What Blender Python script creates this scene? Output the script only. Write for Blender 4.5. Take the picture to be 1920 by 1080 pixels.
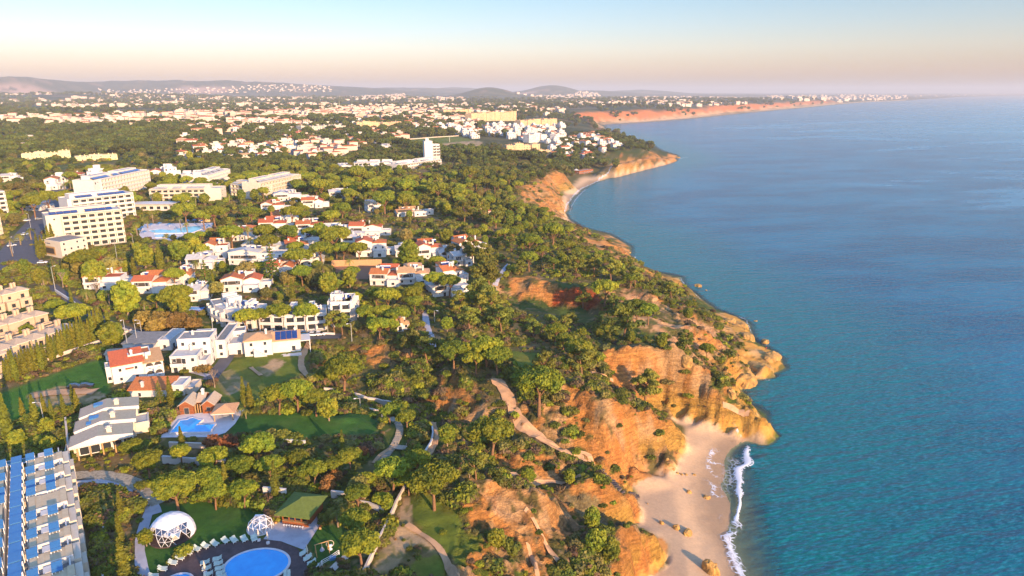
import bpy, bmesh, math, random
import numpy as np
from mathutils import Vector, Matrix
from mathutils.geometry import delaunay_2d_cdt
from mathutils.bvhtree import BVHTree
for o in list(bpy.data.objects): bpy.data.objects.remove(o)
SC = bpy.context.scene; COL = SC.collection
# ---------------------------------------------------------------- camera
CH, PITCH, F = 118.0, math.radians(16.1), 1280.0     # metres above the sea, downward tilt, focal length in px of 1920
ST, CT = math.sin(PITCH), math.cos(PITCH)
cam = bpy.data.cameras.new('camera'); cam.lens = 24; cam.sensor_width = 36; cam.clip_start = 1; cam.clip_end = 120000
co = bpy.data.objects.new('camera', cam); COL.objects.link(co); co.location = (0, 0, CH)
co.rotation_euler = (math.pi/2 - PITCH, 0, 0); SC.camera = co
# ---------------------------------------------------------------- light
SUN_EL, SUN_AZ = 13.5, 143.0            # degrees; azimuth clockwise from +Y (the view direction)
SX, SY = math.sin(math.radians(SUN_AZ)), math.cos(math.radians(SUN_AZ))
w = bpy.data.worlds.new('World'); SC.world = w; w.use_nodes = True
nt = w.node_tree; nt.nodes.clear()
out = nt.nodes.new('ShaderNodeOutputWorld'); bg = nt.nodes.new('ShaderNodeBackground')
sky = nt.nodes.new('ShaderNodeTexSky'); sky.sky_type = 'NISHITA'; sky.sun_disc = False
sky.sun_elevation = math.radians(SUN_EL); sky.sun_rotation = math.radians(SUN_AZ)
sky.air_density = 1.0; sky.dust_density = 1.0; sky.ozone_density = 2.0; sky.altitude = 0
tc = nt.nodes.new('ShaderNodeTexCoord'); sep = nt.nodes.new('ShaderNodeSeparateXYZ')
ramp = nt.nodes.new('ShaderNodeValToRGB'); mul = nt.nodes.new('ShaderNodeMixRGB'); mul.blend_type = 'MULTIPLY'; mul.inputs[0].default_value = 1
# pink band low in the sky opposite the sun, all the way round; unseen upper sky raised to add fill
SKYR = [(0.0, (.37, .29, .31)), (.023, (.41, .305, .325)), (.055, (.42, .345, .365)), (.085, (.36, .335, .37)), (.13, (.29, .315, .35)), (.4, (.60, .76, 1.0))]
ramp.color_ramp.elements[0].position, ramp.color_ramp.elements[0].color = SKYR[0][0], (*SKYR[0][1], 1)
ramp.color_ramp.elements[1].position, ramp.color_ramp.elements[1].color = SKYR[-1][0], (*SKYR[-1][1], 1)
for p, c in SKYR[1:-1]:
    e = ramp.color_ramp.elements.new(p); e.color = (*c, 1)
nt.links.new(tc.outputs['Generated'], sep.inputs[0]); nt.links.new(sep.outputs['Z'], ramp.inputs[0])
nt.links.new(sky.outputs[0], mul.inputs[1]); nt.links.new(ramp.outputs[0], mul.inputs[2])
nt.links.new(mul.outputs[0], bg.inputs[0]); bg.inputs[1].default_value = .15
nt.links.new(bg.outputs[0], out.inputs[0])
sl = bpy.data.lights.new('sun', 'SUN'); sl.energy = 2.8; sl.angle = math.radians(.6); sl.color = (1, .645, .36)
so = bpy.data.objects.new('sun', sl); COL.objects.link(so); so.location = (200, -300, 400)
sd = Vector((SX*math.cos(math.radians(SUN_EL)), SY*math.cos(math.radians(SUN_EL)), math.sin(math.radians(SUN_EL))))
so.rotation_euler = sd.to_track_quat('Z', 'Y').to_euler()
SC.view_settings.view_transform = 'Standard'; SC.view_settings.look = 'None'
SC.view_settings.exposure = 1.93; SC.view_settings.gamma = 1
SC.render.engine = 'CYCLES'; SC.cycles.use_denoising = True; SC.cycles.max_bounces = 5; SC.cycles.diffuse_bounces = 2
SC.cycles.transparent_max_bounces = 8; SC.cycles.volume_bounces = 0; SC.cycles.caustics_reflective = False; SC.cycles.caustics_refractive = False

# ---------------------------------------------------------------- helpers
def ray(px, py):
    u = (np.asarray(px, float)-960)/F; v = (540-np.asarray(py, float))/F
    return u, CT + v*ST, -ST + v*CT          # direction per metre of optical depth
def W(px, py, z=27.0):
    dx, dy, dz = ray(px, py); d = (CH-z)/-dz
    return dx*d, dy*d
def vnoise(x, y, seed=0):
    x = np.asarray(x, float); y = np.asarray(y, float)
    xi = np.floor(x).astype(np.int64); yi = np.floor(y).astype(np.int64); xf = x-xi; yf = y-yi
    def h(a, b):
        n = (a*374761393 + b*668265263 + seed*1442695041) & 0xffffffff
        n = ((n ^ (n >> 13))*1274126177) & 0xffffffff
        return ((n ^ (n >> 16)) & 0xffff)/65535.0
    u = xf*xf*(3-2*xf); v = yf*yf*(3-2*yf)
    return (h(xi, yi)*(1-u)+h(xi+1, yi)*u)*(1-v) + (h(xi, yi+1)*(1-u)+h(xi+1, yi+1)*u)*v
def fbm(x, y, o=4, seed=0, g=.5):
    s = 0; a = 1; t = 0
    for k in range(o):
        s = s + a*vnoise(x*2**k+17.3*k, y*2**k-9.1*k, seed+k); t += a; a *= g
    return s/t                              # 0..1
def ridged(x, y, o=3, seed=0):
    s = 0; a = 1; t = 0
    for k in range(o):
        s = s + a*(1-np.abs(2*vnoise(x*2**k, y*2**k, seed+k)-1)); t += a; a *= .5
    return s/t
def sst(a, b, x):
    t = np.clip((x-a)/(b-a), 0, 1); return t*t*(3-2*t)
def inpoly(x, y, poly):
    c = np.zeros(np.shape(x), bool); n = len(poly); j = n-1
    for i in range(n):
        xi, yi = poly[i][:2]; xj, yj = poly[j][:2]
        if yi != yj:
            c ^= ((yi > y) != (yj > y)) & (x < (xj-xi)*(y-yi)/(yj-yi)+xi)
        j = i
    return c
def pts(s):
    return [tuple(float(v) for v in q.split(',')) for q in s.split()]
HAZE = 9e-5
# ---------------------------------------------------------------- terrain: break lines read as (px, py, height) and triangulated in the world
COAST = pts('1450,1400 1430,1160 1388,1080 1376,1040 1362,1000 1372,970 1368,940 1350,910 1358,890 1356,862 1372,842 1395,824 1422,813 1431,802 1431,772 1418,764 1392,758 1390,735 1388,724 1413,717 1417,700 1440,697 1464,675 1442,655 1414,642 1405,625 1402,605 1375,592 1345,582 1318,565 1303,552 1285,540 1277,530 1276,518 1250,513 1215,508 1190,497 1177,487 1181,462 1140,438 1095,428 1062,410 1056,400 1064,380 1085,358 1110,344 1150,326 1190,316 1225,309 1262,298 1271,293 1262,289 1240,283 1215,268 1180,257 1150,248 1132,241 1128,234 1180,231 1240,227 1300,222 1400,211.5 1460,206 1510,201.5 1560,196.5 1620,191.5 1690,189 1720,186.2 1760,184 1800,181.5 1860,180 1960,178 2300,177')
LINES = '''
680,1080,27 705,1030,27 740,970,27 765,915,27.5 800,870,26.5 830,815,25
560,1400,29 700,1200,28 860,1080,26
600,690,24 700,738,20.5 800,775,18.5 880,815,18 920,860,18.5 960,893,17.5 1010,903,15.5 1080,893,13 1125,884,10 1160,915,6 1188,935,3
925,710,28 955,755,25 1000,815,20 1060,845,16.5 1110,864,12 1150,885,7 1172,905,3
930,838,21 1000,846,20.5 1060,868,17 1090,878,14.5
760,700,24 820,690,25 860,720,26 900,760,24 920,800,21
860,690,29 900,690,29 1000,692,29.5 1045,712,28.5 1075,721,28 1110,742,27 1145,762,24.5 1197,776,19.5 1235,785,15 1262,796,10.5 1276,809,8
1050,760,24 1100,800,19 1140,845,14 1165,880,9
1130,790,22 1170,820,14 1205,830,10 1235,832,8.8 1262,818,7.6
1277,819,5.5 1264,834,5.5 1252,850,6.1 1240,859,6.6 1215,857,6 1197,861,5.6 1183,876,6.5
1235,768,4 1262,780,3 1282,806,3 1277,832,3 1262,846,3 1257,866,3 1235,878,3 1200,871,3.4 1182,893,3 1172,906,3
1075,700,23 1120,722,20 1160,746,15 1200,763,9 1235,771,4.2
1140,656,27 1167,656,27.5 1210,655,27.5 1260,659,26 1290,679,22.5 1322,695,18.5 1350,712,14 1372,742,11 1387,762,9.5 1410,767,9.3 1427,773,9
1105,690,23 1150,697,20 1190,722,14.5 1230,738,12 1246,756,8.5
1270,720,15 1300,735,13.5 1330,750,11 1360,765,9.2
1250,759,6 1272,763,5.3 1300,768,6.2 1330,780,5.4 1352,788,5.1 1380,790,5 1410,790,5.4 1427,780,7.2
1242,766,3.4 1267,773,3 1285,780,3 1297,786,2.8 1322,792,2.4 1350,803,2 1385,809,1 1422,812,.6
1385,725,6 1360,715,9 1330,680,11 1375,690,7 1410,690,5.5 1440,680,5 1455,672,3.5 1420,660,4 1395,650,4.5 1360,655,8 1395,615,4.5 1370,605,5
1165,540,26 1210,551,24.5 1260,573,20.5 1310,593,14.5 1350,615,8.5 1380,632,5
1120,554,27.5 1147,580,26.5 1185,591,26 1235,598,24.5 1285,611,21.5 1310,626,18.5 1340,638,14.5 1368,655,8.5
1180,562,22.5 1250,588,18.5 1310,612,12 1360,635,6
1040,640,25 1100,625,24 1150,640,22.5 1200,647,21.5 1270,651,20 1320,668,13.5
960,520,30 997,520,30.5 1035,533,30 1060,542,29.5 1100,541,29.5 1122,552,28.5
950,562,24 1000,577,21.5 1040,574,20.5 1090,583,21.5 1130,590,23
960,640,26 1010,650,26 1060,690,25.5
1067,915,16 1095,905,17 1115,907,16.5 1135,925,14.5 1160,934,13 1178,937,11 1191,933,8
1060,952,13 1100,977,10.5 1135,988,7.5 1165,990,5.5 1187,985,3.2
1198,985,3 1197,950,3 1199,930,3 1186,918,3.5
870,893,30.5 920,904,29.5 960,917,28 997,926,26.5 1035,943,23 1060,965,18 1080,992,14
1040,1000,16 1072,1022,16.5 1110,1005,16.5 1140,1000,16.5 1185,987,14 1220,999,11 1235,1006,10
1235,1006,10 1212,1020,12 1182,1040,13.4 1170,1068,12.6 1130,1085,13 1100,1110,13
1240,998,3 1252,1018,2.8 1249,1036,2.6 1245,1053,2.5 1216,1075,2.5 1212,1090,2.5 1180,1130,2.5 1150,1300,2.5
860,960,28 900,965,26.5 960,1000,23 1000,1040,19.5 1045,1085,16
1010,955,23.5 1022,1000,19 1045,1045,16.5 1070,1095,14
840,1080,25.5 900,1080,23.5 960,1085,20.5
700,640,28.5 740,645,28.5 700,685,23.5 760,680,24
600,640,28 570,660,28 565,700,27 600,640,28 640,640,28.5
1290,1300,2.5 1290,1100,2.6 1290,1040,2.6 1270,960,2.8 1260,900,2.9 1290,840,2.8
940,460,31 1000,470,30 1060,490,28 1120,500,27 1170,520,25.5
950,500,31 900,560,30 880,620,29
1150,480,20 1170,470,13 1135,455,17 1095,440,20 1060,425,24 1178,478,9
1195,505,10 1240,520,9.5 1268,522,8.5 1230,535,14 1275,545,8 1310,575,7
985,348,31 1010,346,29 1030,352,26 1043,368,19 1053,388,9
975,388,21 1000,402,18 1025,414,14 1045,414,6
1047,362,3 1058,374,2.5 1062,390,1.5
1060,350,3 1100,335,3 1150,322,3 1190,313,3 1040,343,7 1075,325,7 1120,322,5 1010,335,24 1060,315,25
1190,309,4 1235,301,4 1150,314,5 1140,303,20 1170,296,22 1200,294,18 1235,291,15 1260,290,10 1190,287,27 1120,300,26
1130,255,27 1170,270,27 1200,281,25 1230,288,16 1215,275,20
1120,243,27 1100,236,27
0,1080,27 150,1080,27 300,1080,27 480,1080,27 600,1060,27 0,1400,30
0,860,28 150,850,28 300,900,27.5 480,880,27.5 620,870,27.5 700,800,28 560,780,29 440,760,29 300,740,29
0,700,30 200,640,30 400,600,30 600,560,30 0,560,32 200,520,32 420,500,32 700,500,32 830,560,31 760,600,30
0,450,34 300,440,34 600,430,34 900,440,33 0,380,36 400,370,36 800,380,34 950,400,31
0,320,40 400,310,38 800,310,36 1000,300,33 0,270,45 300,270,44 700,270,40 1000,270,34
1300,245,-15 1400,228,-15 1500,220,-15 1600,214,-15 1700,206,-15 1800,198,-15 1900,192,-15 1980,184,-15
1250,270,-10 1500,270,-15 1700,230,-15 1900,210,-15 1400,330,-12 1700,300,-15 1900,250,-15 1200,400,-9 1400,420,-12 1800,400,-15 1500,600,-9 1800,700,-12 1500,900,-6
0,235,52 400,235,50 800,235,46 1050,235,38 900,260,36
'''
OFFL = [(-60, 20, 42), (0, 30, 42), (60, 30, 40), (120, 20, 30), (-200, 30, 40), (-60, 70, 36), (-10, 72, 34), (30, 78, 26), (75, 90, 14), (-120, 85, 34), (110, 60, 10), (-200, 95, 30), (-90, 100, 28)]  # unseen ground below the frame, raised into a mound to shade the pool
FAR = [(-40000, 4000, 60), (-40000, 40000, 60), (0, 40000, 50), (30000, 45000, 30), (-9000, 5000, 60), (-4500, 5000, 56), (-1500, 4200, 52), (800, 5000, 50), (2500, 7000, 42), (-6000, 12000, 60), (0, 12000, 55), (6000, 12000, 40), (5000, 20000, 50), (12000, 22000, 30), (-40000, 0, 60), (-600, 0, 40)]
tp = []
def dens(line, close=False):
    o = []
    for a, b in zip(line[:-1], line[1:]):
        L = math.hypot(a[0]-b[0], a[1]-b[1]); st = max(4.0, .012*min(math.hypot(*a[:2]), math.hypot(*b[:2]))); n = max(1, int(L/st))
        o += [tuple(a[k]+(b[k]-a[k])*i/n for k in range(3)) for i in range(n)]
    return o+[line[-1]]
for ln in LINES.strip().split('\n'):
    q = [(*map(float, W(x, y, z)), z) for x, y, z in pts(ln)]
    # lists of scattered points are not polylines: only join neighbours that are close
    seg = [q[0]]
    for a, b in zip(q[:-1], q[1:]):
        if math.hypot(a[0]-b[0], a[1]-b[1]) < .22*math.hypot(*a[:2]): seg.append(b)
        else: tp += dens(seg); seg = [b]
    tp += dens(seg)
cw = [(*map(float, W(x, y, 0)), 0.) for x, y in COAST]
cd = dens(cw); tp += cd
CX = np.array([c[0] for c in cd]); CY = np.array([c[1] for c in cd])
for i in range(1, len(cd)-1):
    dx, dy = cd[i+1][0]-cd[i-1][0], cd[i+1][1]-cd[i-1][1]; L = math.hypot(dx, dy) or 1
    r = math.hypot(cd[i][0], cd[i][1]); off = 7+.012*r
    ox, oy = cd[i][0]+dy/L*off, cd[i][1]-dx/L*off
    if np.min((CX-ox)**2+(CY-oy)**2) > (.8*off)**2: tp.append((ox, oy, -1.2 if r < 215 else -4.5))
for i in range(1, len(cd)-1):       # beach and cliff of the long far bay
    r = math.hypot(cd[i][0], cd[i][1]); dx, dy = cd[i+1][0]-cd[i-1][0], cd[i+1][1]-cd[i-1][1]; L = math.hypot(dx, dy) or 1
    if r > 2480:
        k = cd[i][0]/cd[i][1]; top = 45 if k < .47 else 22 if k < .52 else 9
        for o_, z_ in ((45, 3.5), (95, top*.8), (125, top), (260, top+2)): tp.append((cd[i][0]-dy/L*o_, cd[i][1]+dx/L*o_, z_))
tp += OFFL+FAR+[(60000, 30000, -20), (60000, -2000, -20), (400, 0, -12), (300, 150, -9), (500, 400, -12), (1500, 1500, -20), (5000, 3500, -20), (170, 60, -4), (200, 0, -6)]
seen = {}
for p in tp: seen.setdefault((round(p[0], 1), round(p[1], 1)), p)
tp = list(seen.values())
res = delaunay_2d_cdt([Vector(p[:2]) for p in tp], [], [], 0, 1e-3)
tv = [(v.x, v.y, tp[o[0]][2]) for v, o in zip(res[0], res[3])]
bvh = BVHTree.FromPolygons([Vector(v) for v in tv], [list(f) for f in res[2]])
# grid whose cells grow with distance
rows = [45.0]
while rows[-1] < 900: rows.append(rows[-1]*1.0048)
while rows[-1] < 34000: rows.append(rows[-1]*1.012)
RY = np.array(rows); NR = len(RY); U0, U1, NC = -1.12, 1.05, 640; RU = np.linspace(U0, U1, NC)
GX = RU[None, :]*(RY[:, None]+30); GY = np.repeat(RY[:, None], NC, 1)
GZ = np.full(GX.shape, -12.0)
dn = Vector((0, 0, -1)); rc = bvh.ray_cast
for i in range(NR):
    y = rows[i]
    for j in range(NC):
        h = rc(Vector((GX[i, j], y, 900)), dn)
        if h[0] is not None: GZ[i, j] = h[0].z
def blur(a, n=1):
    for _ in range(n):
        b = np.pad(a, 1, 'edge'); a = (b[1:-1, 1:-1]*4+b[:-2, 1:-1]*2+b[2:, 1:-1]*2+b[1:-1, :-2]*2+b[1:-1, 2:]*2+b[:-2, :-2]+b[2:, 2:]+b[:-2, 2:]+b[2:, :-2])/16
    return a
GZ = blur(GZ, 2)
def grads(Z):
    gx = np.gradient(Z, axis=1)/np.gradient(GX, axis=1)
    gy = np.gradient(Z, axis=0)/np.gradient(GY, axis=0)
    return np.hypot(gx, gy)
SL = blur(grads(GZ), 4)
near = 1-sst(900, 1600, GY)
land = sst(.3, 2.5, GZ)
steep = sst(.12, .5, SL)*land
rug = (ridged(GX/9+fbm(GX/6, GY/6, 2, 5), GY/9, 4, 3)-.55)*3.6*steep*near*(.3+.7*sst(9, 14, GZ))
rug += (ridged(GX/26, GY/26, 4, 13)-.55)*3.2*(.3+.7*sst(9, 14, GZ))*sst(.05, .3, SL)*land*near
rug += (fbm(GX/14, GY/14, 4, 8)-.5)*3.4*(.3+.7*sst(9, 14, GZ))*sst(.04, .2, SL)*land*near
rug += (ridged(GX/4.2+fbm(GX/3, GY/3, 2, 6)*1.5, GY/5, 3, 44)-.55)*2.6*steep*near+(ridged(GX/1.9, GY/2.3, 2, 45)-.55)*1.3*sst(.2, .6, SL)*near
rug += (fbm(GX/2.2, GY/2.2, 3, 9)-.5)*1.2*steep*near
rug += (fbm(GX/1.5, GY/2.6, 2, 19)-.5)*.15*near
rug += (vnoise(GX/1.7, GY/1.7, 29)-.5)*1.6*sst(.3, .9, SL)*sst(.5, 2, GZ)*(1-sst(11, 18, GZ))*near
rug += (fbm(GX/220, GY/220, 4, 21)-.5)*16*sst(700, 1800, GY)*sst(8, 20, GZ)
rug += (ridged(GX/120, GY/60, 4, 31)-.5)*30*sst(1500, 2300, GY)*steep
# keep the terraces of the resort level
# the flat spur and the beach keep their shape
calm = 1-.75*(sst(1, 3, GZ)*(1-sst(10, 12, GZ)))*(1-sst(.35, .8, SL)); GZ = GZ+rug*np.where(GY < 400, calm, 1)
def hill(px, d, h, wx, wy):
    x = (px-960)/F*d; return h*np.exp(-((GX-x)/wx)**2-((GY-d)/wy)**2)
H = hill(35, 7600, 150, 480, 900)+hill(-80, 8200, 110, 600, 900)+hill(110, 8000, 50, 500, 800)+hill(230, 9000, 120, 1200, 900)
H += hill(420, 9500, 130, 1500, 800)+hill(620, 10500, 120, 1500, 900)+hill(560, 9200, 60, 900, 600)
H += hill(918, 7300, 92, 330, 420)+hill(1035, 10800, 128, 430, 700)+hill(985, 10500, 35, 900, 700)+hill(1110, 12000, 70, 900, 700)+hill(1190, 15000, 95, 900, 900)+hill(780, 12500, 130, 1500, 900)+hill(860, 14500, 130, 900, 900)
H += hill(200, 5200, 38, 900, 500)+hill(-150, 5600, 60, 900, 500)
H *= .78+.44*fbm(GX/900, GY/900, 5, 41)
GZ = GZ+H*sst(3, 12, GZ)
SL2 = blur(grads(GZ), 1)
LR0, RR = math.log(1.0048), None
lrows = np.log(RY)
def hz(x, y):
    x = np.asarray(x, float); y = np.maximum(np.asarray(y, float), 45.01)
    r = np.interp(np.log(y), lrows, np.arange(NR)); c = np.clip((x/(y+30)-U0)/(U1-U0)*(NC-1), 0, NC-1.001)
    i = np.clip(r.astype(int), 0, NR-2); j = c.astype(int); a = r-i; b = c-j
    return (GZ[i, j]*(1-b)+GZ[i, j+1]*b)*(1-a)+(GZ[i+1, j]*(1-b)+GZ[i+1, j+1]*b)*a
DT = 60*1.0035**np.arange(1830)
def G(px, py):
    """where the sight line through a pixel of the photograph first meets the ground or the sea"""
    px = np.atleast_1d(np.asarray(px, float)); py = np.atleast_1d(np.asarray(py, float))
    dx, dy, dz = ray(px, py)
    X = dx[:, None]*DT; Y = dy[:, None]*DT; Z = CH+dz[:, None]*DT
    D = Z-np.maximum(hz(X, Y), 0); neg = D < 0; k = np.argmax(neg, 1); k = np.where(neg.any(1), np.maximum(k, 1), len(DT)-1)
    r = np.arange(len(px)); d0, d1 = D[r, k-1], D[r, k]; t = np.clip(d0/(d0-d1+1e-9), 0, 1); d = DT[k-1]+(DT[k]-DT[k-1])*t
    return dx*d, dy*d, np.maximum(CH+dz*d, 0)
def GP(s):
    p = pts(s) if isinstance(s, str) else s; x, y, z = G([q[0] for q in p], [q[1] for q in p]); return list(zip(x.tolist(), y.tolist(), z.tolist()))
# ---------------------------------------------------------------- materials
def N(nt, t, **k):
    n = nt.nodes.new(t)
    for a, b in k.items():
        if a.startswith('i_'): n.inputs[int(a[2:]) if a[2:].isdigit() else a[2:].replace('_', ' ')].default_value = b
        else: setattr(n, a, b)
    return n
MATS = {}
def mat(name, col, rough=.85, var=.18, scale=1.5, metal=0, spec=.3, col2=None, bump=0, bscale=None, rand=0, obj=True):
    """surface colour broken up by noise in the thing's own space, a little different on each object when rand > 0"""
    if name in MATS: return MATS[name]
    m = bpy.data.materials.new(name); m.use_nodes = True; t = m.node_tree; b = t.nodes['Principled BSDF']; L = t.links.new
    b.inputs['Roughness'].default_value = rough; b.inputs['Metallic'].default_value = metal; b.inputs['Specular IOR Level'].default_value = spec
    tc = N(t, 'ShaderNodeTexCoord'); no = N(t, 'ShaderNodeTexNoise', i_Scale=scale, i_Detail=5., i_Roughness=.65)
    L(tc.outputs['Object' if obj else 'Generated'], no.inputs['Vector'])
    mr = N(t, 'ShaderNodeMapRange'); mr.inputs[1].default_value = .3; mr.inputs[2].default_value = .7
    L(no.outputs[0], mr.inputs[0])
    mx = N(t, 'ShaderNodeMixRGB'); c2 = col2 or tuple(c*(1-2*var) for c in col)
    mx.inputs[1].default_value = (*col, 1); mx.inputs[2].default_value = (*c2, 1); L(mr.outputs[0], mx.inputs[0]); o = mx.outputs[0]
    if rand:
        oi = N(t, 'ShaderNodeObjectInfo'); hs = N(t, 'ShaderNodeHueSaturation')
        r1 = N(t, 'ShaderNodeMapRange'); r1.inputs[3].default_value = 1-rand; r1.inputs[4].default_value = 1+rand; L(oi.outputs['Random'], r1.inputs[0]); L(r1.outputs[0], hs.inputs['Value'])
        r2 = N(t, 'ShaderNodeMath', operation='MULTIPLY'); r2.inputs[1].default_value = 7.31; L(oi.outputs['Random'], r2.inputs[0])
        r3 = N(t, 'ShaderNodeMath', operation='FRACT'); L(r2.outputs[0], r3.inputs[0])
        r4 = N(t, 'ShaderNodeMapRange'); r4.inputs[3].default_value = .5-rand*.09; r4.inputs[4].default_value = .5+rand*.09; L(r3.outputs[0], r4.inputs[0]); L(r4.outputs[0], hs.inputs['Hue'])
        L(o, hs.inputs['Color']); o = hs.outputs[0]
    L(o, b.inputs['Base Color'])
    if bump:
        n2 = N(t, 'ShaderNodeTexNoise', i_Scale=bscale or scale*4, i_Detail=4.); L(tc.outputs['Object'], n2.inputs['Vector'])
        bp = N(t, 'ShaderNodeBump', i_Strength=.6, i_Distance=bump); L(n2.outputs[0], bp.inputs['Height']); L(bp.outputs[0], b.inputs['Normal'])
    MATS[name] = m; return m
# ---------------------------------------------------------------- the ground and its cover, as colours that belong to the ground, save the painted-in shade of olive
PAINT = '''
sand|1180,900 1190,870 1235,885 1285,850 1285,800 1235,765 1290,778 1350,800 1430,815 1500,900 1480,1200 1200,1200 1215,1075 1250,1060 1250,1020 1195,985 1195,925
sand|1035,372 1060,350 1090,332 1150,318 1230,304 1260,296 1280,305 1200,330 1120,370 1080,420 1055,410
sand|1125,231 1300,218 1560,193 1700,183 1700,200 1300,235 1130,245
orange|1135,655 1210,653 1265,657 1300,675 1345,705 1300,705 1240,722 1195,735 1150,705
pale|1160,680 1210,680 1240,700 1220,735 1190,735
orange|1060,722 1075,718 1150,765 1205,790 1190,830 1220,850 1262,850 1285,830 1262,885 1180,910 1150,890 1100,835 1060,780
orange|1125,860 1170,895 1165,915 1140,890
pale|1120,770 1160,790 1185,830 1165,840 1120,800
red|1030,545 1060,540 1100,541 1125,553 1130,575 1105,580 1080,572 1035,573
orange|955,520 1000,518 1036,535 1030,570 985,560 955,548
orange|960,600 1000,615 1040,650 1020,660 960,640
pale|1165,538 1215,552 1262,573 1315,596 1355,620 1325,625 1270,602 1200,572 1165,556
pale|1178,590 1240,598 1300,612 1345,640 1375,657 1340,665 1300,645 1262,650 1235,632 1190,612
orange|1290,608 1350,640 1376,665 1350,672 1300,640
orange|684,655 705,645 730,650 735,685 715,695 690,680
orange|868,895 960,917 1045,944 1085,993 1060,1012 1040,1000 1030,960 1005,950 1010,1000 1050,1090 990,1090 955,1010 905,965 880,930
pale|905,925 965,935 990,960 960,985 920,960
orange|900,843 960,834 1030,853 1070,875 1050,886 960,882 925,872
orange|1063,916 1095,903 1120,905 1137,927 1130,936 1075,935
olive|1060,925 1130,935 1185,985 1135,985 1075,950
orange|1165,935 1195,930 1200,985 1183,985 1180,955
orange|1182,1040 1212,1018 1237,1004 1255,1020 1247,1055 1215,1080 1150,1200 1090,1150 1130,1082 1168,1068
ochre|1240,758 1300,765 1352,785 1400,788 1432,775 1432,812 1380,812 1300,790 1245,775
ochre|1330,690 1360,675 1400,640 1470,655 1470,685 1420,722 1390,730 1360,710
ochre|1340,585 1375,590 1405,610 1400,650 1370,640 1350,610
orange|1090,432 1140,440 1182,455 1182,492 1145,492 1110,462 1060,435
ochre|1205,505 1278,515 1282,540 1250,530 1210,515
orange|1000,345 1050,360 1062,395 1052,415 1015,400 985,378 965,352
orange|985,335 1035,325 1075,330 1050,345 1000,345
orange|1125,318 1160,290 1200,296 1235,290 1275,287 1275,303 1215,312 1140,328
lawn|440,783 480,778 700,778 716,795 702,813 560,823 430,813
field|-20,745 130,690 200,670 206,690 206,738 130,765 -20,810
dirt|50,738 120,722 190,735 215,750 150,760 60,765
lawn|258,1090 262,1010 290,950 380,938 500,955 520,990 480,1015 330,1040 280,1090
lawn|575,985 650,985 655,1050 590,1060
grass|762,925 830,928 862,955 880,1020 860,1050 800,1010 762,960
grass|430,680 500,655 570,640 582,655 560,705 480,765 340,765 420,705
dirt|480,690 520,670 540,680 500,710
grass|1250,705 1320,720 1375,748 1386,765 1360,788 1310,775 1250,750
grass|1052,555 1068,570 1078,605 1060,612 1045,580
grass|1120,870 1150,855 1162,885 1150,895
dirt|735,990 757,930 772,930 772,985 800,1005 838,1030 822,1040 785,1018 762,1030 750,1060 748,1100 680,1100
grass|790,1045 825,1040 845,1060 845,1100 765,1100 765,1060
grass|870,1085 840,1030 900,1000 960,1040 990,1090
dirt|395,705 430,690 470,720 430,745
grass|740,264 850,254 890,262 870,280 780,278
dirt|820,270 900,262 905,276 850,282
grass|950,655 1010,660 1010,700 960,700
'''
CL = {'sand': (.58, .385, .215), 'orange': (.52, .235, .062), 'pale': (.52, .30, .135), 'red': (.42, .085, .02), 'ochre': (.50, .27, .055), 'olive': (.24, .18, .08),  # olive darkens the shaded mound face: shade put into the colour
      'lawn': (.035, .10, .014), 'field': (.045, .13, .014), 'grass': (.11, .14, .016), 'dirt': (.40, .27, .14)}
def lerp(a, b, t): return a*(1-t[..., None])+np.asarray(b)*t[..., None]
n1 = fbm(GX/30, GY/30, 4, 51); n2 = fbm(GX/7, GY/7, 4, 52); n3 = fbm(GX/1.8, GY/1.8, 3, 53); n4 = fbm(GX/150, GY/90, 5, 54)
C = np.zeros(GX.shape+(3,)); C[:] = (.10, .088, .022)
C = lerp(C, (.17, .115, .045), sst(.5, .72, n2)); C = lerp(C, (.06, .085, .015), sst(.5, .65, n1))
C = lerp(C, (.30, .19, .09), sst(.62, .74, n3)*.7)
fr = sst(700, 1500, GY)
farc = lerp(lerp(np.zeros_like(C)+(.035, .05, .016), (.11, .095, .035), sst(.52, .7, n4)), (.26, .16, .09), sst(.66, .72, fbm(GX/260, GY/70, 4, 57))*.8)
C = C*(1-fr[..., None])+farc*fr[..., None]
BARE = np.zeros(GX.shape); VEGK = np.ones(GX.shape)
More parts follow.
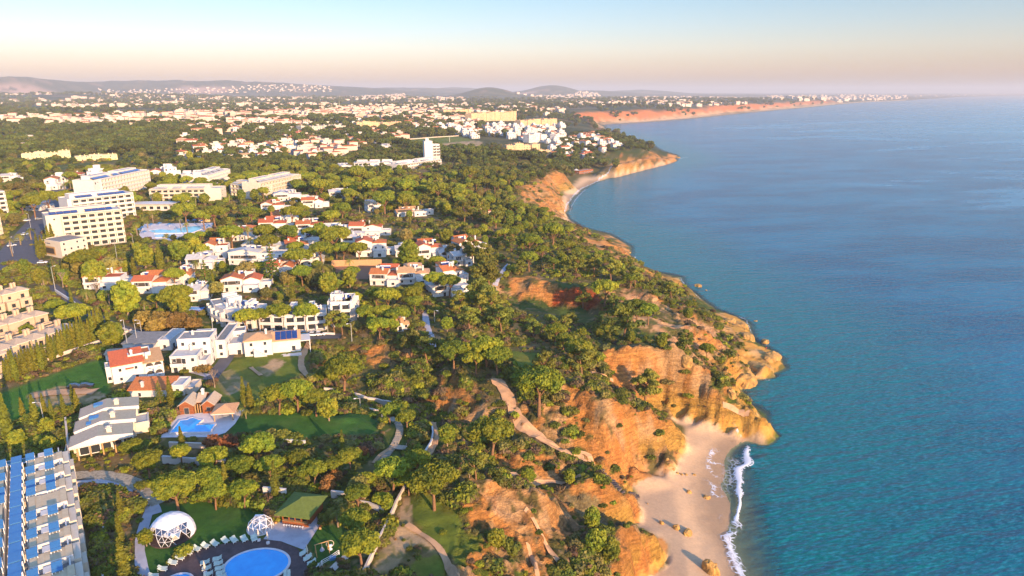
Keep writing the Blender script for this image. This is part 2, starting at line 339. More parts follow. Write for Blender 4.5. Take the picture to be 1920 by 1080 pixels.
# bare rock wherever the ground is steep
st_ = sst(.58, .92, SL2+.45*(n3-.5)+.35*(n2-.5))*land
rock = lerp(lerp(np.zeros_like(C)+(.46, .19, .05), CL['pale'], sst(.45, .6, n2)), CL['ochre'], 1-sst(8, 14, GZ))
st_ *= np.where(GY > 1500, 1, .8)
C = C*(1-st_[..., None])+rock*st_[..., None]; BARE = np.maximum(BARE, st_)
PG = {}
for ln in PAINT.strip().split('\n'):
    k, s = ln.split('|'); q = GP(s); poly = [(a, b) for a, b, c in q]
    xs = [a for a, b in poly]; ys = [b for a, b in poly]
    r0, r1 = np.searchsorted(RY, [min(ys)-6, max(ys)+6]); r0 = max(0, r0-2); r1 = min(NR, r1+2)
    sub = (slice(r0, r1), slice(None)); m = inpoly(GX[sub], GY[sub], poly).astype(float)
    hard = k in ('lawn', 'sand', 'field'); m = blur(m, 1 if hard else 3)
    if not hard: m = sst(.42, .62, m*(1 if k in ('orange', 'ochre', 'pale', 'red') else .95)+(n3[sub]-.5)*.75+(n2[sub]-.5)*.45)
    if k in ('orange', 'pale', 'olive'): m = m*(1-.9*sst(.54, .60, fbm(GX[sub]/10, GY[sub]/7, 4, 77)))
    if k == 'grass': m = m*(1-sst(.6, 1.0, SL2[sub]))
    if k == 'sand': m = m*(1-sst(4.6, 6, GZ[sub]))
    c = np.zeros(m.shape+(3,)); c[:] = CL[k]
    if k in ('orange', 'pale', 'red', 'ochre'):
        c = lerp(c, (.58, .34, .15) if k != 'red' else (.52, .2, .05), sst(.5, .7, n2[sub])*.7); c = lerp(c, np.array(CL[k])*(.75, .55, .5), sst(.5, .68, n3[sub])*.6); c = lerp(c, (.11, .10, .03), sst(.6, .66, .55*n2[sub]+.45*n3[sub])*.9)
        band = .5+.5*np.sin(GZ[sub]*1.7+n1[sub]*9); c = c*(1-.3*(band*sst(.4, .6, n2[sub]))[..., None])
    if k in ('lawn', 'field', 'grass'): c = lerp(c, np.array(CL[k])*(1.9, 1.25, 1.6), sst(.45, .7, n2[sub])*.6); c = c*(.75+.5*n3[sub][..., None])
    if k == 'dirt': c = lerp(c, (.24, .17, .07), sst(.45, .65, n2[sub])*.6); c = lerp(c, (.13, .13, .03), sst(.52, .62, n1[sub]*.4+n3[sub]*.6)*.7)
    if k == 'sand':
        c = lerp(c, (.50, .34, .20), sst(.48, .66, n1[sub])*.6)
        wet = (1-sst(.5, 2.3, GZ[sub]+(n1[sub]-.5)*2.2)); c = lerp(c, (.20, .14, .09), wet*.7)
    C[sub] = C[sub]*(1-m[..., None])+c*m[..., None]
    if k in ('orange', 'pale', 'red', 'ochre', 'sand', 'dirt', 'olive'): BARE[sub] = np.maximum(BARE[sub], m)
    if k in ('lawn', 'field', 'sand'): VEGK[sub] = np.minimum(VEGK[sub], 1-m)
    if k in ('grass',): VEGK[sub] = np.minimum(VEGK[sub], 1-.75*m)
    PG.setdefault(k, []).append(poly)
# pale foot and red crown of the far cliffs
far_cl = sst(.16, .45, SL2)*sst(1500, 2300, GY)*sst(2, 5, GZ)*(1-sst(54, 66, GZ)); fc = lerp(np.zeros_like(C)+(.52, .17, .05), (.60, .36, .18), (1-sst(12, 24, GZ+(ridged(GX/60, GY/200, 3, 71)-.5)*26)))
C = C*(1-far_cl[..., None])+fc*far_cl[..., None]
# quarries and bare patches on the hills
for qx, qd, wx, wy in ((78, 7300, 230, 260), (100, 7250, 330, 90), (405, 8600, 330, 240), (980, 10000, 200, 100)):
    x = (qx-960)/F*qd; q = np.exp(-((GX-x)/wx)**4-((GY-qd)/wy)**4)*sst(.35, .5, fbm(GX/150, GY/120, 3, 61)+.12); C = lerp(C, (.55, .33, .22), q*.9)
uw = 1-sst(-.6, .3, GZ); C = lerp(C, (.16, .13, .08), uw*.75)
veg_ok = (1-BARE)*VEGK; RO = np.clip(.25+.75*np.maximum(st_, sst(.15, .6, SL2)), 0, 1)*np.where(GZ < 4.6, .25, 1)
def grid_mesh(name, mask_v, Zs, step=1):
    gx, gy, gz, mk = GX[::step, ::step], GY[::step, ::step], Zs[::step, ::step], mask_v[::step, ::step]
    n, m = gx.shape; idx = np.arange(n*m).reshape(n, m)
    keep = mk[:-1, :-1] | mk[1:, :-1] | mk[:-1, 1:] | mk[1:, 1:]
    q = np.stack([idx[:-1, :-1][keep], idx[:-1, 1:][keep], idx[1:, 1:][keep], idx[1:, :-1][keep]], 1)
    used = np.unique(q); rm = np.full(n*m, -1); rm[used] = np.arange(len(used)); q = rm[q]
    v = np.stack([gx.ravel()[used], gy.ravel()[used], gz.ravel()[used]], 1)
    me = bpy.data.meshes.new(name); me.vertices.add(len(v)); me.vertices.foreach_set('co', v.astype(np.float32).ravel())
    me.loops.add(q.size); me.loops.foreach_set('vertex_index', q.ravel().astype(np.int32)); me.polygons.add(len(q))
    me.polygons.foreach_set('loop_start', np.arange(0, q.size, 4, dtype=np.int32)); me.polygons.foreach_set('loop_total', np.full(len(q), 4, np.int32))
    me.polygons.foreach_set('use_smooth', np.ones(len(q), bool)); me.update(); me.validate()
    return me, used
def put(me, name, m=None, parent=None, **props):
    o = bpy.data.objects.new(name, me); COL.objects.link(o)
    if m: me.materials.append(m)
    if parent: o.parent = parent
    for a, b in props.items(): o[a] = b
    return o
me, used = grid_mesh('ground', GZ > -2.6, GZ)
at = me.color_attributes.new('cover', 'FLOAT_COLOR', 'POINT'); ca = np.ones((len(used), 4), np.float32); ca[:, :3] = C.reshape(-1, 3)[used]; ca[:, 3] = RO.reshape(-1)[used]; at.data.foreach_set('color', ca.ravel())
m = bpy.data.materials.new('ground'); m.use_nodes = True; t = m.node_tree; b = t.nodes['Principled BSDF']; b.inputs['Roughness'].default_value = .95; b.inputs['Specular IOR Level'].default_value = .15
a = N(t, 'ShaderNodeAttribute', attribute_name='cover'); geo = N(t, 'ShaderNodeNewGeometry')
no = N(t, 'ShaderNodeTexNoise', i_Scale=1.3, i_Detail=6., i_Roughness=.7); t.links.new(geo.outputs['Position'], no.inputs['Vector'])
mr = N(t, 'ShaderNodeMapRange'); mr.inputs[1].default_value = .3; mr.inputs[2].default_value = .7; mr.inputs[3].default_value = .62; mr.inputs[4].default_value = 1.3; t.links.new(no.outputs[0], mr.inputs[0])
mx = N(t, 'ShaderNodeMixRGB', blend_type='MULTIPLY'); mx.inputs[0].default_value = 1; t.links.new(a.outputs['Color'], mx.inputs[1]); t.links.new(mr.outputs[0], mx.inputs[2]); t.links.new(mx.outputs[0], b.inputs['Base Color'])
n2_ = N(t, 'ShaderNodeTexNoise', i_Scale=.9, i_Detail=8., i_Roughness=.7); t.links.new(geo.outputs['Position'], n2_.inputs['Vector'])
bp = N(t, 'ShaderNodeBump', i_Strength=1.0, i_Distance=1.1); t.links.new(n2_.outputs[0], bp.inputs['Height']); t.links.new(a.outputs['Alpha'], bp.inputs['Strength']); mm_ = N(t, 'ShaderNodeMath', operation='MULTIPLY_ADD'); mm_.inputs[1].default_value = .75; mm_.inputs[2].default_value = .25; t.links.new(a.outputs['Alpha'], mm_.inputs[0]); t.links.new(mm_.outputs[0], mx.inputs[0]); t.links.new(bp.outputs[0], b.inputs['Normal'])
# beds of rock: thin level layers that show only where the ground is steep
ly = N(t, 'ShaderNodeMapping'); ly.inputs['Scale'].default_value = (.12, .12, 1.1); t.links.new(geo.outputs['Position'], ly.inputs[0]); ln_ = N(t, 'ShaderNodeTexNoise', i_Scale=1., i_Detail=5., i_Roughness=.65); t.links.new(ly.outputs[0], ln_.inputs['Vector'])
lr = N(t, 'ShaderNodeMapRange'); lr.inputs[1].default_value = .38; lr.inputs[2].default_value = .62; lr.inputs[3].default_value = .62; lr.inputs[4].default_value = 1.15; t.links.new(ln_.outputs[0], lr.inputs[0])
lm = N(t, 'ShaderNodeMixRGB', blend_type='MULTIPLY'); la_ = N(t, 'ShaderNodeMapRange'); la_.inputs[1].default_value = .45; la_.inputs[2].default_value = 1.; la_.inputs[4].default_value = .8; t.links.new(a.outputs['Alpha'], la_.inputs[0]); t.links.new(la_.outputs[0], lm.inputs[0]); t.links.new(mx.outputs[0], lm.inputs[1]); t.links.new(lr.outputs[0], lm.inputs[2]); t.links.new(lm.outputs[0], b.inputs['Base Color'])
hs_ = N(t, 'ShaderNodeMath', operation='MULTIPLY_ADD'); hs_.inputs[1].default_value = 1.2; t.links.new(ln_.outputs[0], hs_.inputs[0]); t.links.new(n2_.outputs[0], hs_.inputs[2]); t.links.new(hs_.outputs[0], bp.inputs['Height'])
put(me, 'ground', m, kind='structure')
# ---------------------------------------------------------------- sea
wm = blur((GZ < .8).astype(float), 2) > .01
me, used = grid_mesh('sea', wm, np.zeros_like(GZ), 2)
ux = GX[::2, ::2].ravel()[used]; uy = GY[::2, ::2].ravel()[used]; dz_ = -GZ[::2, ::2].ravel()[used]
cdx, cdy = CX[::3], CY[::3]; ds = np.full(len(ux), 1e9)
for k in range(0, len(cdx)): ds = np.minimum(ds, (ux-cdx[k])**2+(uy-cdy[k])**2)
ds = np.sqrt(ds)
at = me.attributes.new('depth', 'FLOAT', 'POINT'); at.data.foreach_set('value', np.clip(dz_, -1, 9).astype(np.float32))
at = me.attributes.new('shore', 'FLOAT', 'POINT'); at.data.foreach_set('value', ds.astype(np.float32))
m = bpy.data.materials.new('sea_water'); m.use_nodes = True; t = m.node_tree; b = t.nodes['Principled BSDF']; L = t.links.new
geo = N(t, 'ShaderNodeNewGeometry'); mp = N(t, 'ShaderNodeMapping'); mp.inputs['Rotation'].default_value = (0, 0, math.radians(-14)); L(geo.outputs['Position'], mp.inputs[0])
def wn(sx, sy, sc, det=3., rg=.6, rot=None):
    p = N(t, 'ShaderNodeMapping'); p.inputs['Scale'].default_value = (sx, sy, 1); L(mp.outputs[0], p.inputs[0])
    n = N(t, 'ShaderNodeTexNoise', i_Scale=sc, i_Detail=det, i_Roughness=rg); L(p.outputs[0], n.inputs['Vector']); return n.outputs[0]
def mrg(src, a0, a1, b0=0., b1=1.):
    r = N(t, 'ShaderNodeMapRange', interpolation_type='SMOOTHSTEP'); r.inputs[1].default_value = a0; r.inputs[2].default_value = a1; r.inputs[3].default_value = b0; r.inputs[4].default_value = b1; L(src, r.inputs[0]); return r.outputs[0]
def mixc(f, c1, c2):
    x = N(t, 'ShaderNodeMixRGB')
    for i, c in ((1, c1), (2, c2)):
        if isinstance(c, tuple): x.inputs[i].default_value = (*c, 1)
        else: L(c, x.inputs[i])
    L(f, x.inputs[0]); return x.outputs[0]
def mth(op, a0, b0):
    x = N(t, 'ShaderNodeMath', operation=op)
    for i, c in ((0, a0), (1, b0)):
        if isinstance(c, (int, float)): x.inputs[i].default_value = c
        else: L(c, x.inputs[i])
    return x.outputs[0]
dep = N(t, 'ShaderNodeAttribute', attribute_name='depth').outputs['Fac']; sho = N(t, 'ShaderNodeAttribute', attribute_name='shore').outputs['Fac']
DEEP, TEAL, BLUE = (.0, .048, .11), (.0, .11, .11), (.0, .115, .20)
c = mixc(mrg(wn(1, 2.2, .008, 4.), .38, .62), BLUE, DEEP)
c = mixc(mrg(sho, 200, 2200, 0, .9), c, (.13, .50, .58)); c = mixc(mrg(sho, 15, 130, 1, 0), c, TEAL); c = mixc(mrg(dep, .0, 1.6, .9, 0), c, (.20, .22, .17)); c = mixc(mth('MULTIPLY', mrg(wn(1, 3.4, .0016, 5., .6), .50, .60, 0, .42), mrg(sho, 150, 500)), c, (.24, .44, .50))  # far water and slicks paler: sky reflection painted into the base colour
chop = wn(1, 3.2, .42, 5., .68); c = mixc(mrg(chop, .35, .68), c, mixc(mrg(chop, .3, .7), c, (.015, .19, .25)))  # lighter wave highlights painted into the colour along the chop
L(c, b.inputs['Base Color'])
slick = mth('MULTIPLY', mrg(wn(1, 3.4, .0016, 5., .6), .52, .58), mrg(sho, 150, 500))
b.inputs['IOR'].default_value = 1.33; L(mrg(slick, 0, 1, .22, .30), b.inputs['Roughness']); b.inputs['Specular IOR Level'].default_value = .2
h = mth('ADD', mth('MULTIPLY', wn(1, 3.2, .07, 3.), 3.6), mth('MULTIPLY', wn(1, 2.4, .55, 4.), .55))
bp = N(t, 'ShaderNodeBump', i_Distance=1.0); L(h, bp.inputs['Height']); L(mth('MULTIPLY', mrg(slick, 0, 1, 1, .15), .55), bp.inputs['Strength']); L(bp.outputs[0], b.inputs['Normal'])
tr = N(t, 'ShaderNodeBsdfTransparent'); tr.inputs[0].default_value = (.75, .95, .9, 1); ms = N(t, 'ShaderNodeMixShader')
L(mrg(dep, -.1, 2.0, .12, 1), ms.inputs[0]); L(tr.outputs[0], ms.inputs[1]); L(b.outputs[0], ms.inputs[2]); L(ms.outputs[0], t.nodes['Material Output'].inputs['Surface'])
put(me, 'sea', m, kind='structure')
# ---------------------------------------------------------------- air
bm = bmesh.new(); bmesh.ops.create_cube(bm, size=1); me = bpy.data.meshes.new('haze'); bm.to_mesh(me); bm.free()
m = bpy.data.materials.new('haze'); m.use_nodes = True; t = m.node_tree; t.nodes.remove(t.nodes['Principled BSDF'])
v = N(t, 'ShaderNodeVolumePrincipled'); v.inputs['Density'].default_value = HAZE; v.inputs['Color'].default_value = (.66, .70, .74, 1); v.inputs['Anisotropy'].default_value = 0
t.links.new(v.outputs[0], t.nodes['Material Output'].inputs['Volume'])
ho = put(me, 'haze', m, kind='stuff'); ztop = float(GZ.max())+25; ho.scale = (84000, 42000, ztop+25); ho.location = (0, 19500, (ztop-25)/2)
# ---------------------------------------------------------------- building kit
class MB:
    """collects solids in one mesh; .M is the current local frame"""
    def __init__(s): s.v = []; s.f = []; s.M = Matrix()
    def add(s, vs, fs):
        n = len(s.v); s.v += [tuple(s.M @ Vector(p)) for p in vs]; s.f += [tuple(n+i for i in q) for q in fs]; return s
    def box(s, x0, x1, y0, y1, z0, z1):
        return s.add([(x0, y0, z0), (x1, y0, z0), (x1, y1, z0), (x0, y1, z0), (x0, y0, z1), (x1, y0, z1), (x1, y1, z1), (x0, y1, z1)],
                     [(3, 2, 1, 0), (4, 5, 6, 7), (0, 1, 5, 4), (1, 2, 6, 5), (2, 3, 7, 6), (3, 0, 4, 7)])
    def prism(s, poly, z0, z1):
        n = len(poly); return s.add([(x, y, z0) for x, y in poly]+[(x, y, z1) for x, y in poly], [tuple(range(n))[::-1], tuple(range(n, 2*n))]+[(i, (i+1) % n, n+(i+1) % n, n+i) for i in range(n)])
    def tube(s, p, r, n=7, cap=True):
        """tapered tube through the points p with radii r"""
        b = len(s.v); p = [Vector(q) for q in p]; vs = []
        for i, q in enumerate(p):
            d = (p[min(i+1, len(p)-1)]-p[max(i-1, 0)]).normalized(); a = d.orthogonal().normalized(); c = d.cross(a)
            for k in range(n): an = 2*math.pi*k/n; vs.append(q+(a*math.cos(an)+c*math.sin(an))*r[i])
        fs = [(i*n+k, i*n+(k+1) % n, (i+1)*n+(k+1) % n, (i+1)*n+k) for i in range(len(p)-1) for k in range(n)]
        if cap: fs += [tuple(range(n))[::-1], tuple(range((len(p)-1)*n, len(p)*n))]
        return s.add(vs, fs)
    def cone(s, x, y, z0, z1, r0, r1, n=10): return s.tube([(x, y, z0), (x, y, z1)], [r0, r1], n)
    def gable(s, x0, x1, y0, y1, z, h, ov=.35, th=.22, along='x'):
        """two sloped slabs with their gable ends"""
        if along == 'x':
            m = (y0+y1)/2
            for a, b in ((y0-ov, m), (y1+ov, m)):
                za = z-ov*h/((y1-y0)/2); s.add([(x0-ov, a, za), (x1+ov, a, za), (x1+ov, b, z+h), (x0-ov, b, z+h), (x0-ov, a, za+th), (x1+ov, a, za+th), (x1+ov, b, z+h+th), (x0-ov, b, z+h+th)],
                    [(0, 3, 2, 1), (4, 5, 6, 7), (0, 1, 5, 4), (1, 2, 6, 5), (2, 3, 7, 6), (3, 0, 4, 7)])
        else:
            m = (x0+x1)/2
            for a, b in ((x0-ov, m), (x1+ov, m)):
                za = z-ov*h/((x1-x0)/2); s.add([(a, y0-ov, za), (b, y0-ov, z+h), (b, y1+ov, z+h), (a, y1+ov, za), (a, y0-ov, za+th), (b, y0-ov, z+h+th), (b, y1+ov, z+h+th), (a, y1+ov, za+th)],
                    [(0, 3, 2, 1), (4, 5, 6, 7), (0, 1, 5, 4), (1, 2, 6, 5), (2, 3, 7, 6), (3, 0, 4, 7)])
        return s
    def gable_end(s, x0, x1, y0, y1, z, h, along='x'):
        if along == 'x':
            m = (y0+y1)/2; return s.add([(x0, y0, z), (x1, y0, z), (x0, y1, z), (x1, y1, z), (x0, m, z+h), (x1, m, z+h)], [(0, 4, 2), (1, 3, 5), (0, 1, 5, 4), (2, 4, 5, 3)])
        m = (x0+x1)/2; return s.add([(x0, y0, z), (x1, y0, z), (x0, y1, z), (x1, y1, z), (m, y0, z+h), (m, y1, z+h)], [(0, 1, 4), (2, 5, 3), (0, 4, 5, 2), (1, 3, 5, 4)])
    def hip(s, x0, x1, y0, y1, z, h, ov=.35, th=.2):
        x0 -= ov; x1 += ov; y0 -= ov; y1 += ov; r = min((x1-x0), (y1-y0))/2
        if x1-x0 >= y1-y0: a, b = (x0+r, (y0+y1)/2), (x1-r, (y0+y1)/2)
        else: a, b = ((x0+x1)/2, y0+r), ((x0+x1)/2, y1-r)
        if abs(a[0]-b[0])+abs(a[1]-b[1]) < .3:
            s.add([(x0, y0, z), (x1, y0, z), (x1, y1, z), (x0, y1, z), (x0, y0, z+th), (x1, y0, z+th), (x1, y1, z+th), (x0, y1, z+th), (*a, z+h)], [(3, 2, 1, 0), (0, 1, 5, 4), (1, 2, 6, 5), (2, 3, 7, 6), (3, 0, 4, 7), (4, 5, 8), (5, 6, 8), (6, 7, 8), (7, 4, 8)]); return s
        v = [(x0, y0, z), (x1, y0, z), (x1, y1, z), (x0, y1, z), (x0, y0, z+th), (x1, y0, z+th), (x1, y1, z+th), (x0, y1, z+th), (*a, z+h), (*b, z+h)]
        f = [(3, 2, 1, 0), (0, 1, 5, 4), (1, 2, 6, 5), (2, 3, 7, 6), (3, 0, 4, 7)]
        f += [(4, 5, 9, 8), (5, 6, 9), (6, 7, 8, 9), (7, 4, 8)] if x1-x0 >= y1-y0 else [(4, 5, 8), (5, 6, 9, 8), (6, 7, 9), (7, 4, 8, 9)]
        return s.add(v, f)
    def mesh(s, name, m, smooth=False):
        me = bpy.data.meshes.new(name); me.from_pydata(s.v, [], s.f)
        if smooth: me.polygons.foreach_set('use_smooth', [True]*len(me.polygons))
        me.materials.append(m); return me
    def obj(s, name, m, parent=None, smooth=False, **p): return put(s.mesh(name, m, smooth), name, None, parent, **p)
def tag(o, label, cat, group=None):
    o['label'] = label; o['category'] = cat
    if group: o['group'] = group
    return o
def empty(name, x, y, z, rz=0, label=None, cat=None, group=None):
    o = bpy.data.objects.new(name, None); COL.objects.link(o); o.location = (x, y, z); o.rotation_euler = (0, 0, rz); o.empty_display_size = 1
    if label: tag(o, label, cat, group)
    return o
def inst(me, name, parent, loc, scale=(1, 1, 1), rz=0, rot=None, **p):
    o = bpy.data.objects.new(name, me); COL.objects.link(o); o.parent = parent; o.location = loc; o.scale = scale; o.rotation_euler = rot or (0, 0, rz)
    for a, b in p.items(): o[a] = b
    return o
def clone(root, loc, rz, **p):
    r = root.copy(); COL.objects.link(r); r.location = loc; r.rotation_euler = (0, 0, rz)
    for a, b in p.items(): r[a] = b
    for ch in list(root.children):
        c = ch.copy(); COL.objects.link(c); c.parent = r
        for g in list(ch.children):
            d = g.copy(); COL.objects.link(d); d.parent = c
    return r
FOOT = []      # footprints that trees keep clear of: (polygon in world)
def clear(poly): FOOT.append(([p[:2] for p in poly], min(p[0] for p in poly), max(p[0] for p in poly), min(p[1] for p in poly), max(p[1] for p in poly)))
WHITE = mat('white_render', (.60, .565, .515), .9, .06, .5, rand=.05)
CREAM = mat('cream_render', (.58, .51, .40), .9, .07, .5, rand=.05)
BEIGE = mat('beige_render', (.52, .39, .26), .9, .08, .5, rand=.05)
OCHRE = mat('ochre_render', (.62, .42, .22), .9, .08, .5, rand=.06)
TERRA = mat('terracotta_tiles', (.52, .15, .05), .9, .22, 2.2, rand=.12, bump=.05, bscale=7)
TANROOF = mat('sun_bleached_tiles', (.55, .32, .15), .9, .15, 2.2, rand=.1, bump=.05, bscale=7)
SANDROOF = mat('sand_tiles', (.46, .36, .25), .9, .12, 2.0, rand=.05, bump=.04, bscale=6)
GREYR = mat('grey_flat_roof', (.27, .26, .24), .95, .18, .9, rand=.15)
PALER = mat('pale_flat_roof', (.50, .48, .44), .95, .14, .7, rand=.12)
GLASS = mat('window_glass', (.035, .04, .045), .12, .1, 1, spec=.8)
FRAMEM = mat('window_frame', (.35, .27, .18), .6, .1, 3)
WFRAME = mat('white_window_frame', (.75, .74, .72), .5, .05, 3)
SOLAR = mat('solar_blue', (.02, .06, .22), .25, .15, 2, spec=.8, metal=.2)
PANELB = mat('sky_blue_panel', (.045, .17, .36), .35, .1, 1.2, spec=.6)
WOOD = mat('red_brown_wood', (.33, .10, .03), .7, .25, 3)
TIMBER = mat('honey_timber', (.50, .30, .12), .7, .2, 3)
DARKW = mat('flat_dark', (.06, .05, .04), .9, .1, 1)  # plain dark; laid flat on arches, loggias and openings it stands for shade
CONC = mat('pale_stone', (.55, .47, .37), .95, .15, .8, bump=.05)
METALW = mat('white_metal', (.78, .78, .78), .4, .05, 3)
pm = MB().box(-.5, .5, -.06, .06, 0, 1).mesh('window', WFRAME); pm2 = MB().box(-.5, .5, -.06, .06, 0, 1).mesh('window', FRAMEM)
pg = MB().box(-.43, .43, -.10, -.02, .07, .93).mesh('pane', GLASS)
class Bld:
    def __init__(s, name, label, cat, x, y, z, rz, group=None, detail=1, frame='w'):
        s.e = empty(name, x, y, z, rz, label, cat, group); s.name = name; s.mb = {}; s.M = Matrix(); s.detail = detail; s.win = []; s.fm = pm if frame == 'w' else pm2
        s.x, s.y, s.z, s.rz = x, y, z, rz; s.fr = 7
    def g(s, part, m):
        k = (part, m.name)
        if k not in s.mb: s.mb[k] = (MB(), m)
        s.mb[k][0].M = s.M; return s.mb[k][0]
    def gg(s, part, m): return s.g(part, m) if s.detail == 0 else s.one(part, m)
    def one(s, part, m):            # a part of its own
        k = (part, m.name, len(s.mb)); s.mb[k] = (MB(), m); s.mb[k][0].M = s.M; return s.mb[k][0]
    def at(s, x=0, y=0, rz=0): s.M = Matrix.Translation((x, y, 0)) @ Matrix.Rotation(rz, 4, 'Z'); return s
    def window(s, x, y, z, w, h, face='f'):
        rz = {'f': 0, 'r': math.pi/2, 'b': math.pi, 'l': -math.pi/2}[face]
        s.win.append((s.M @ Matrix.Translation((x, y, z)) @ Matrix.Rotation(rz, 4, 'Z') @ Matrix.Diagonal((w, 1, h, 1))))
    def wins(s, x0, x1, y0, y1, z, floors, fh=3.0, bay=3.4, w=1.1, h=1.3, faces='frl', skip=0., sill=.9, rng=random):
        for fl in range(floors):
            zz = z+fl*fh+sill
            for fc in faces:
                L = (x1-x0) if fc in 'fb' else (y1-y0); n = max(1, int(L/bay))
                for i in range(n):
                    if rng.random() < skip: continue
                    p = (i+.5)/n; ww, hh, z2 = (w, h, zz) if rng.random() < .7 else (w*1.3, h+sill-.1, z+fl*fh+.1)
                    if fc == 'f': s.window(x0+p*L, y0, z2, ww, hh, 'f')
                    elif fc == 'b': s.window(x0+p*L, y1, z2, ww, hh, 'b')
                    elif fc == 'r': s.window(x1, y0+p*L, z2, ww, hh, 'r')
                    else: s.window(x0, y0+p*L, z2, ww, hh, 'l')
    def block(s, x0, x1, y0, y1, z0, h, roof='flat', wm=None, rm=None, floors=None, fh=3.0, faces='frl', bay=3.4, rh=1.6, par=.45, along='x', skip=.1, rng=random, w=1.1, wh=1.3):
        wm = wm or WHITE; b0 = z0-(2.5 if z0 < .5 else 0)
        if roof == 'flat':
            s.gg('wall', wm).box(x0, x1, y0, y1, b0, z0+h)
            p = .28; pr = s.gg('parapet', wm)
            pr.box(x0-.04, x1+.04, y0-.04, y0+p, z0+h, z0+h+par).box(x0-.04, x1+.04, y1-p, y1+.04, z0+h, z0+h+par).box(x0-.04, x0+p, y0+p, y1-p, z0+h, z0+h+par).box(x1-p, x1+.04, y0+p, y1-p, z0+h, z0+h+par)
            s.gg('roof', rm or PALER).box(x0+p, x1-p, y0+p, y1-p, z0+h, z0+h+.12)
        elif roof == 'gable':
            s.g('wall', wm).box(x0, x1, y0, y1, b0, z0+h).gable_end(x0, x1, y0, y1, z0+h, rh-.05, along)
            s.gg('roof', rm or TERRA).gable(x0, x1, y0, y1, z0+h, rh, along=along)
        elif roof == 'hip':
            s.g('wall', wm).box(x0, x1, y0, y1, b0, z0+h); s.gg('roof', rm or TERRA).hip(x0, x1, y0, y1, z0+h, rh)
        elif roof == 'shed':
            s.g('wall', wm).box(x0, x1, y0, y1, b0, z0+h)
            s.g('wall', wm).add([(x0, y0, z0+h), (x1, y0, z0+h), (x1, y1, z0+h), (x0, y1, z0+h), (x1, y1, z0+h+rh), (x0, y1, z0+h+rh)], [(0, 1, 4, 5), (1, 2, 4), (0, 5, 3), (2, 3, 5, 4)])
            s.gg('roof', rm or TERRA).add([(x0-.3, y0-.4, z0+h-.05), (x1+.3, y0-.4, z0+h-.05), (x1+.3, y1+.2, z0+h+rh+.05), (x0-.3, y1+.2, z0+h+rh+.05), (x0-.3, y0-.4, z0+h+.2), (x1+.3, y0-.4, z0+h+.2), (x1+.3, y1+.2, z0+h+rh+.3), (x0-.3, y1+.2, z0+h+rh+.3)],
                [(3, 2, 1, 0), (4, 5, 6, 7), (0, 1, 5, 4), (1, 2, 6, 5), (2, 3, 7, 6), (3, 0, 4, 7)])
        if floors is None: floors = max(1, int(h/fh+.2))
        if faces: s.wins(x0, x1, y0, y1, z0, floors, fh, bay, w, wh, faces, skip, rng=rng)
        c = [s.M @ Vector(p) for p in ((x0-1.5, y0-s.fr, 0), (x1+1.5, y0-s.fr, 0), (x1+1.5, y1+1.5, 0), (x0-1.5, y1+1.5, 0))]
        cs, sn = math.cos(s.rz), math.sin(s.rz); clear([(s.x+p.x*cs-p.y*sn, s.y+p.x*sn+p.y*cs) for p in c])
        return s
    def chimney(s, x, y, z, h=1.6, m=None, r=.35):
        s.one('chimney', m or WHITE).box(x-r, x+r, y-r, y+r, z-.4, z+h).box(x-r*1.35, x+r*1.35, y-r*1.35, y+r*1.35, z+h, z+h+.18).box(x-r*.7, x+r*.7, y-r*.7, y+r*.7, z+h+.18, z+h+.45); return s
    def panel(s, x, y, z, w=2.2, d=1.4, tilt=.5):
        """solar water heater: tilted collector with its tank"""
        m = s.one('solar_panel', SOLAR); hh = d*math.sin(tilt); dd = d*math.cos(tilt)
        m.add([(x-w/2, y, z+.1), (x+w/2, y, z+.1), (x+w/2, y+dd, z+hh), (x-w/2, y+dd, z+hh), (x-w/2, y, z), (x+w/2, y, z), (x+w/2, y+dd, z+hh-.1), (x-w/2, y+dd, z+hh-.1)],
            [(0, 1, 2, 3), (4, 7, 6, 5), (0, 4, 5, 1), (1, 5, 6, 2), (2, 6, 7, 3), (3, 7, 4, 0)])
        s.one('water_tank', METALW).tube([(x-w/2, y+dd+.2, z+hh+.1), (x+w/2, y+dd+.2, z+hh+.1)], [.28, .28], 8); return s
    def gallery(s, x0, x1, y, z0, floors, fh=3.1, dep=2.0, bay=4.2, wm=None, face='f', roof=True, rail=.95):
        """storeys of balconies: floor slabs, parapets, dividing walls and the glazing behind them"""
        wm = wm or WHITE; M0 = s.M; n = max(1, round((x1-x0)/bay)); b = (x1-x0)/n
        for f in range(floors+1):
            z = z0+f*fh
            if f < floors or roof: s.g('balcony_slab', wm).box(x0-.1, x1+.1, y-dep, y-.02, z-.16, z+.06)
            if f < floors and f > 0 or (f == 0 and z0 > 1): s.g('balcony_parapet', wm).box(x0-.1, x1+.1, y-dep-.12, y-dep, z-.3, z+rail)
            if f < floors:
                for i in range(n+1): s.g('balcony_divider', wm).box(x0+i*b-.12, x0+i*b+.12, y-dep, y-.02, z+.06, z+fh-.17)
                for i in range(n): s.window(x0+(i+.5)*b, y, z+.1, b*.78, 2.3, 'f')
        s.M = M0; return s
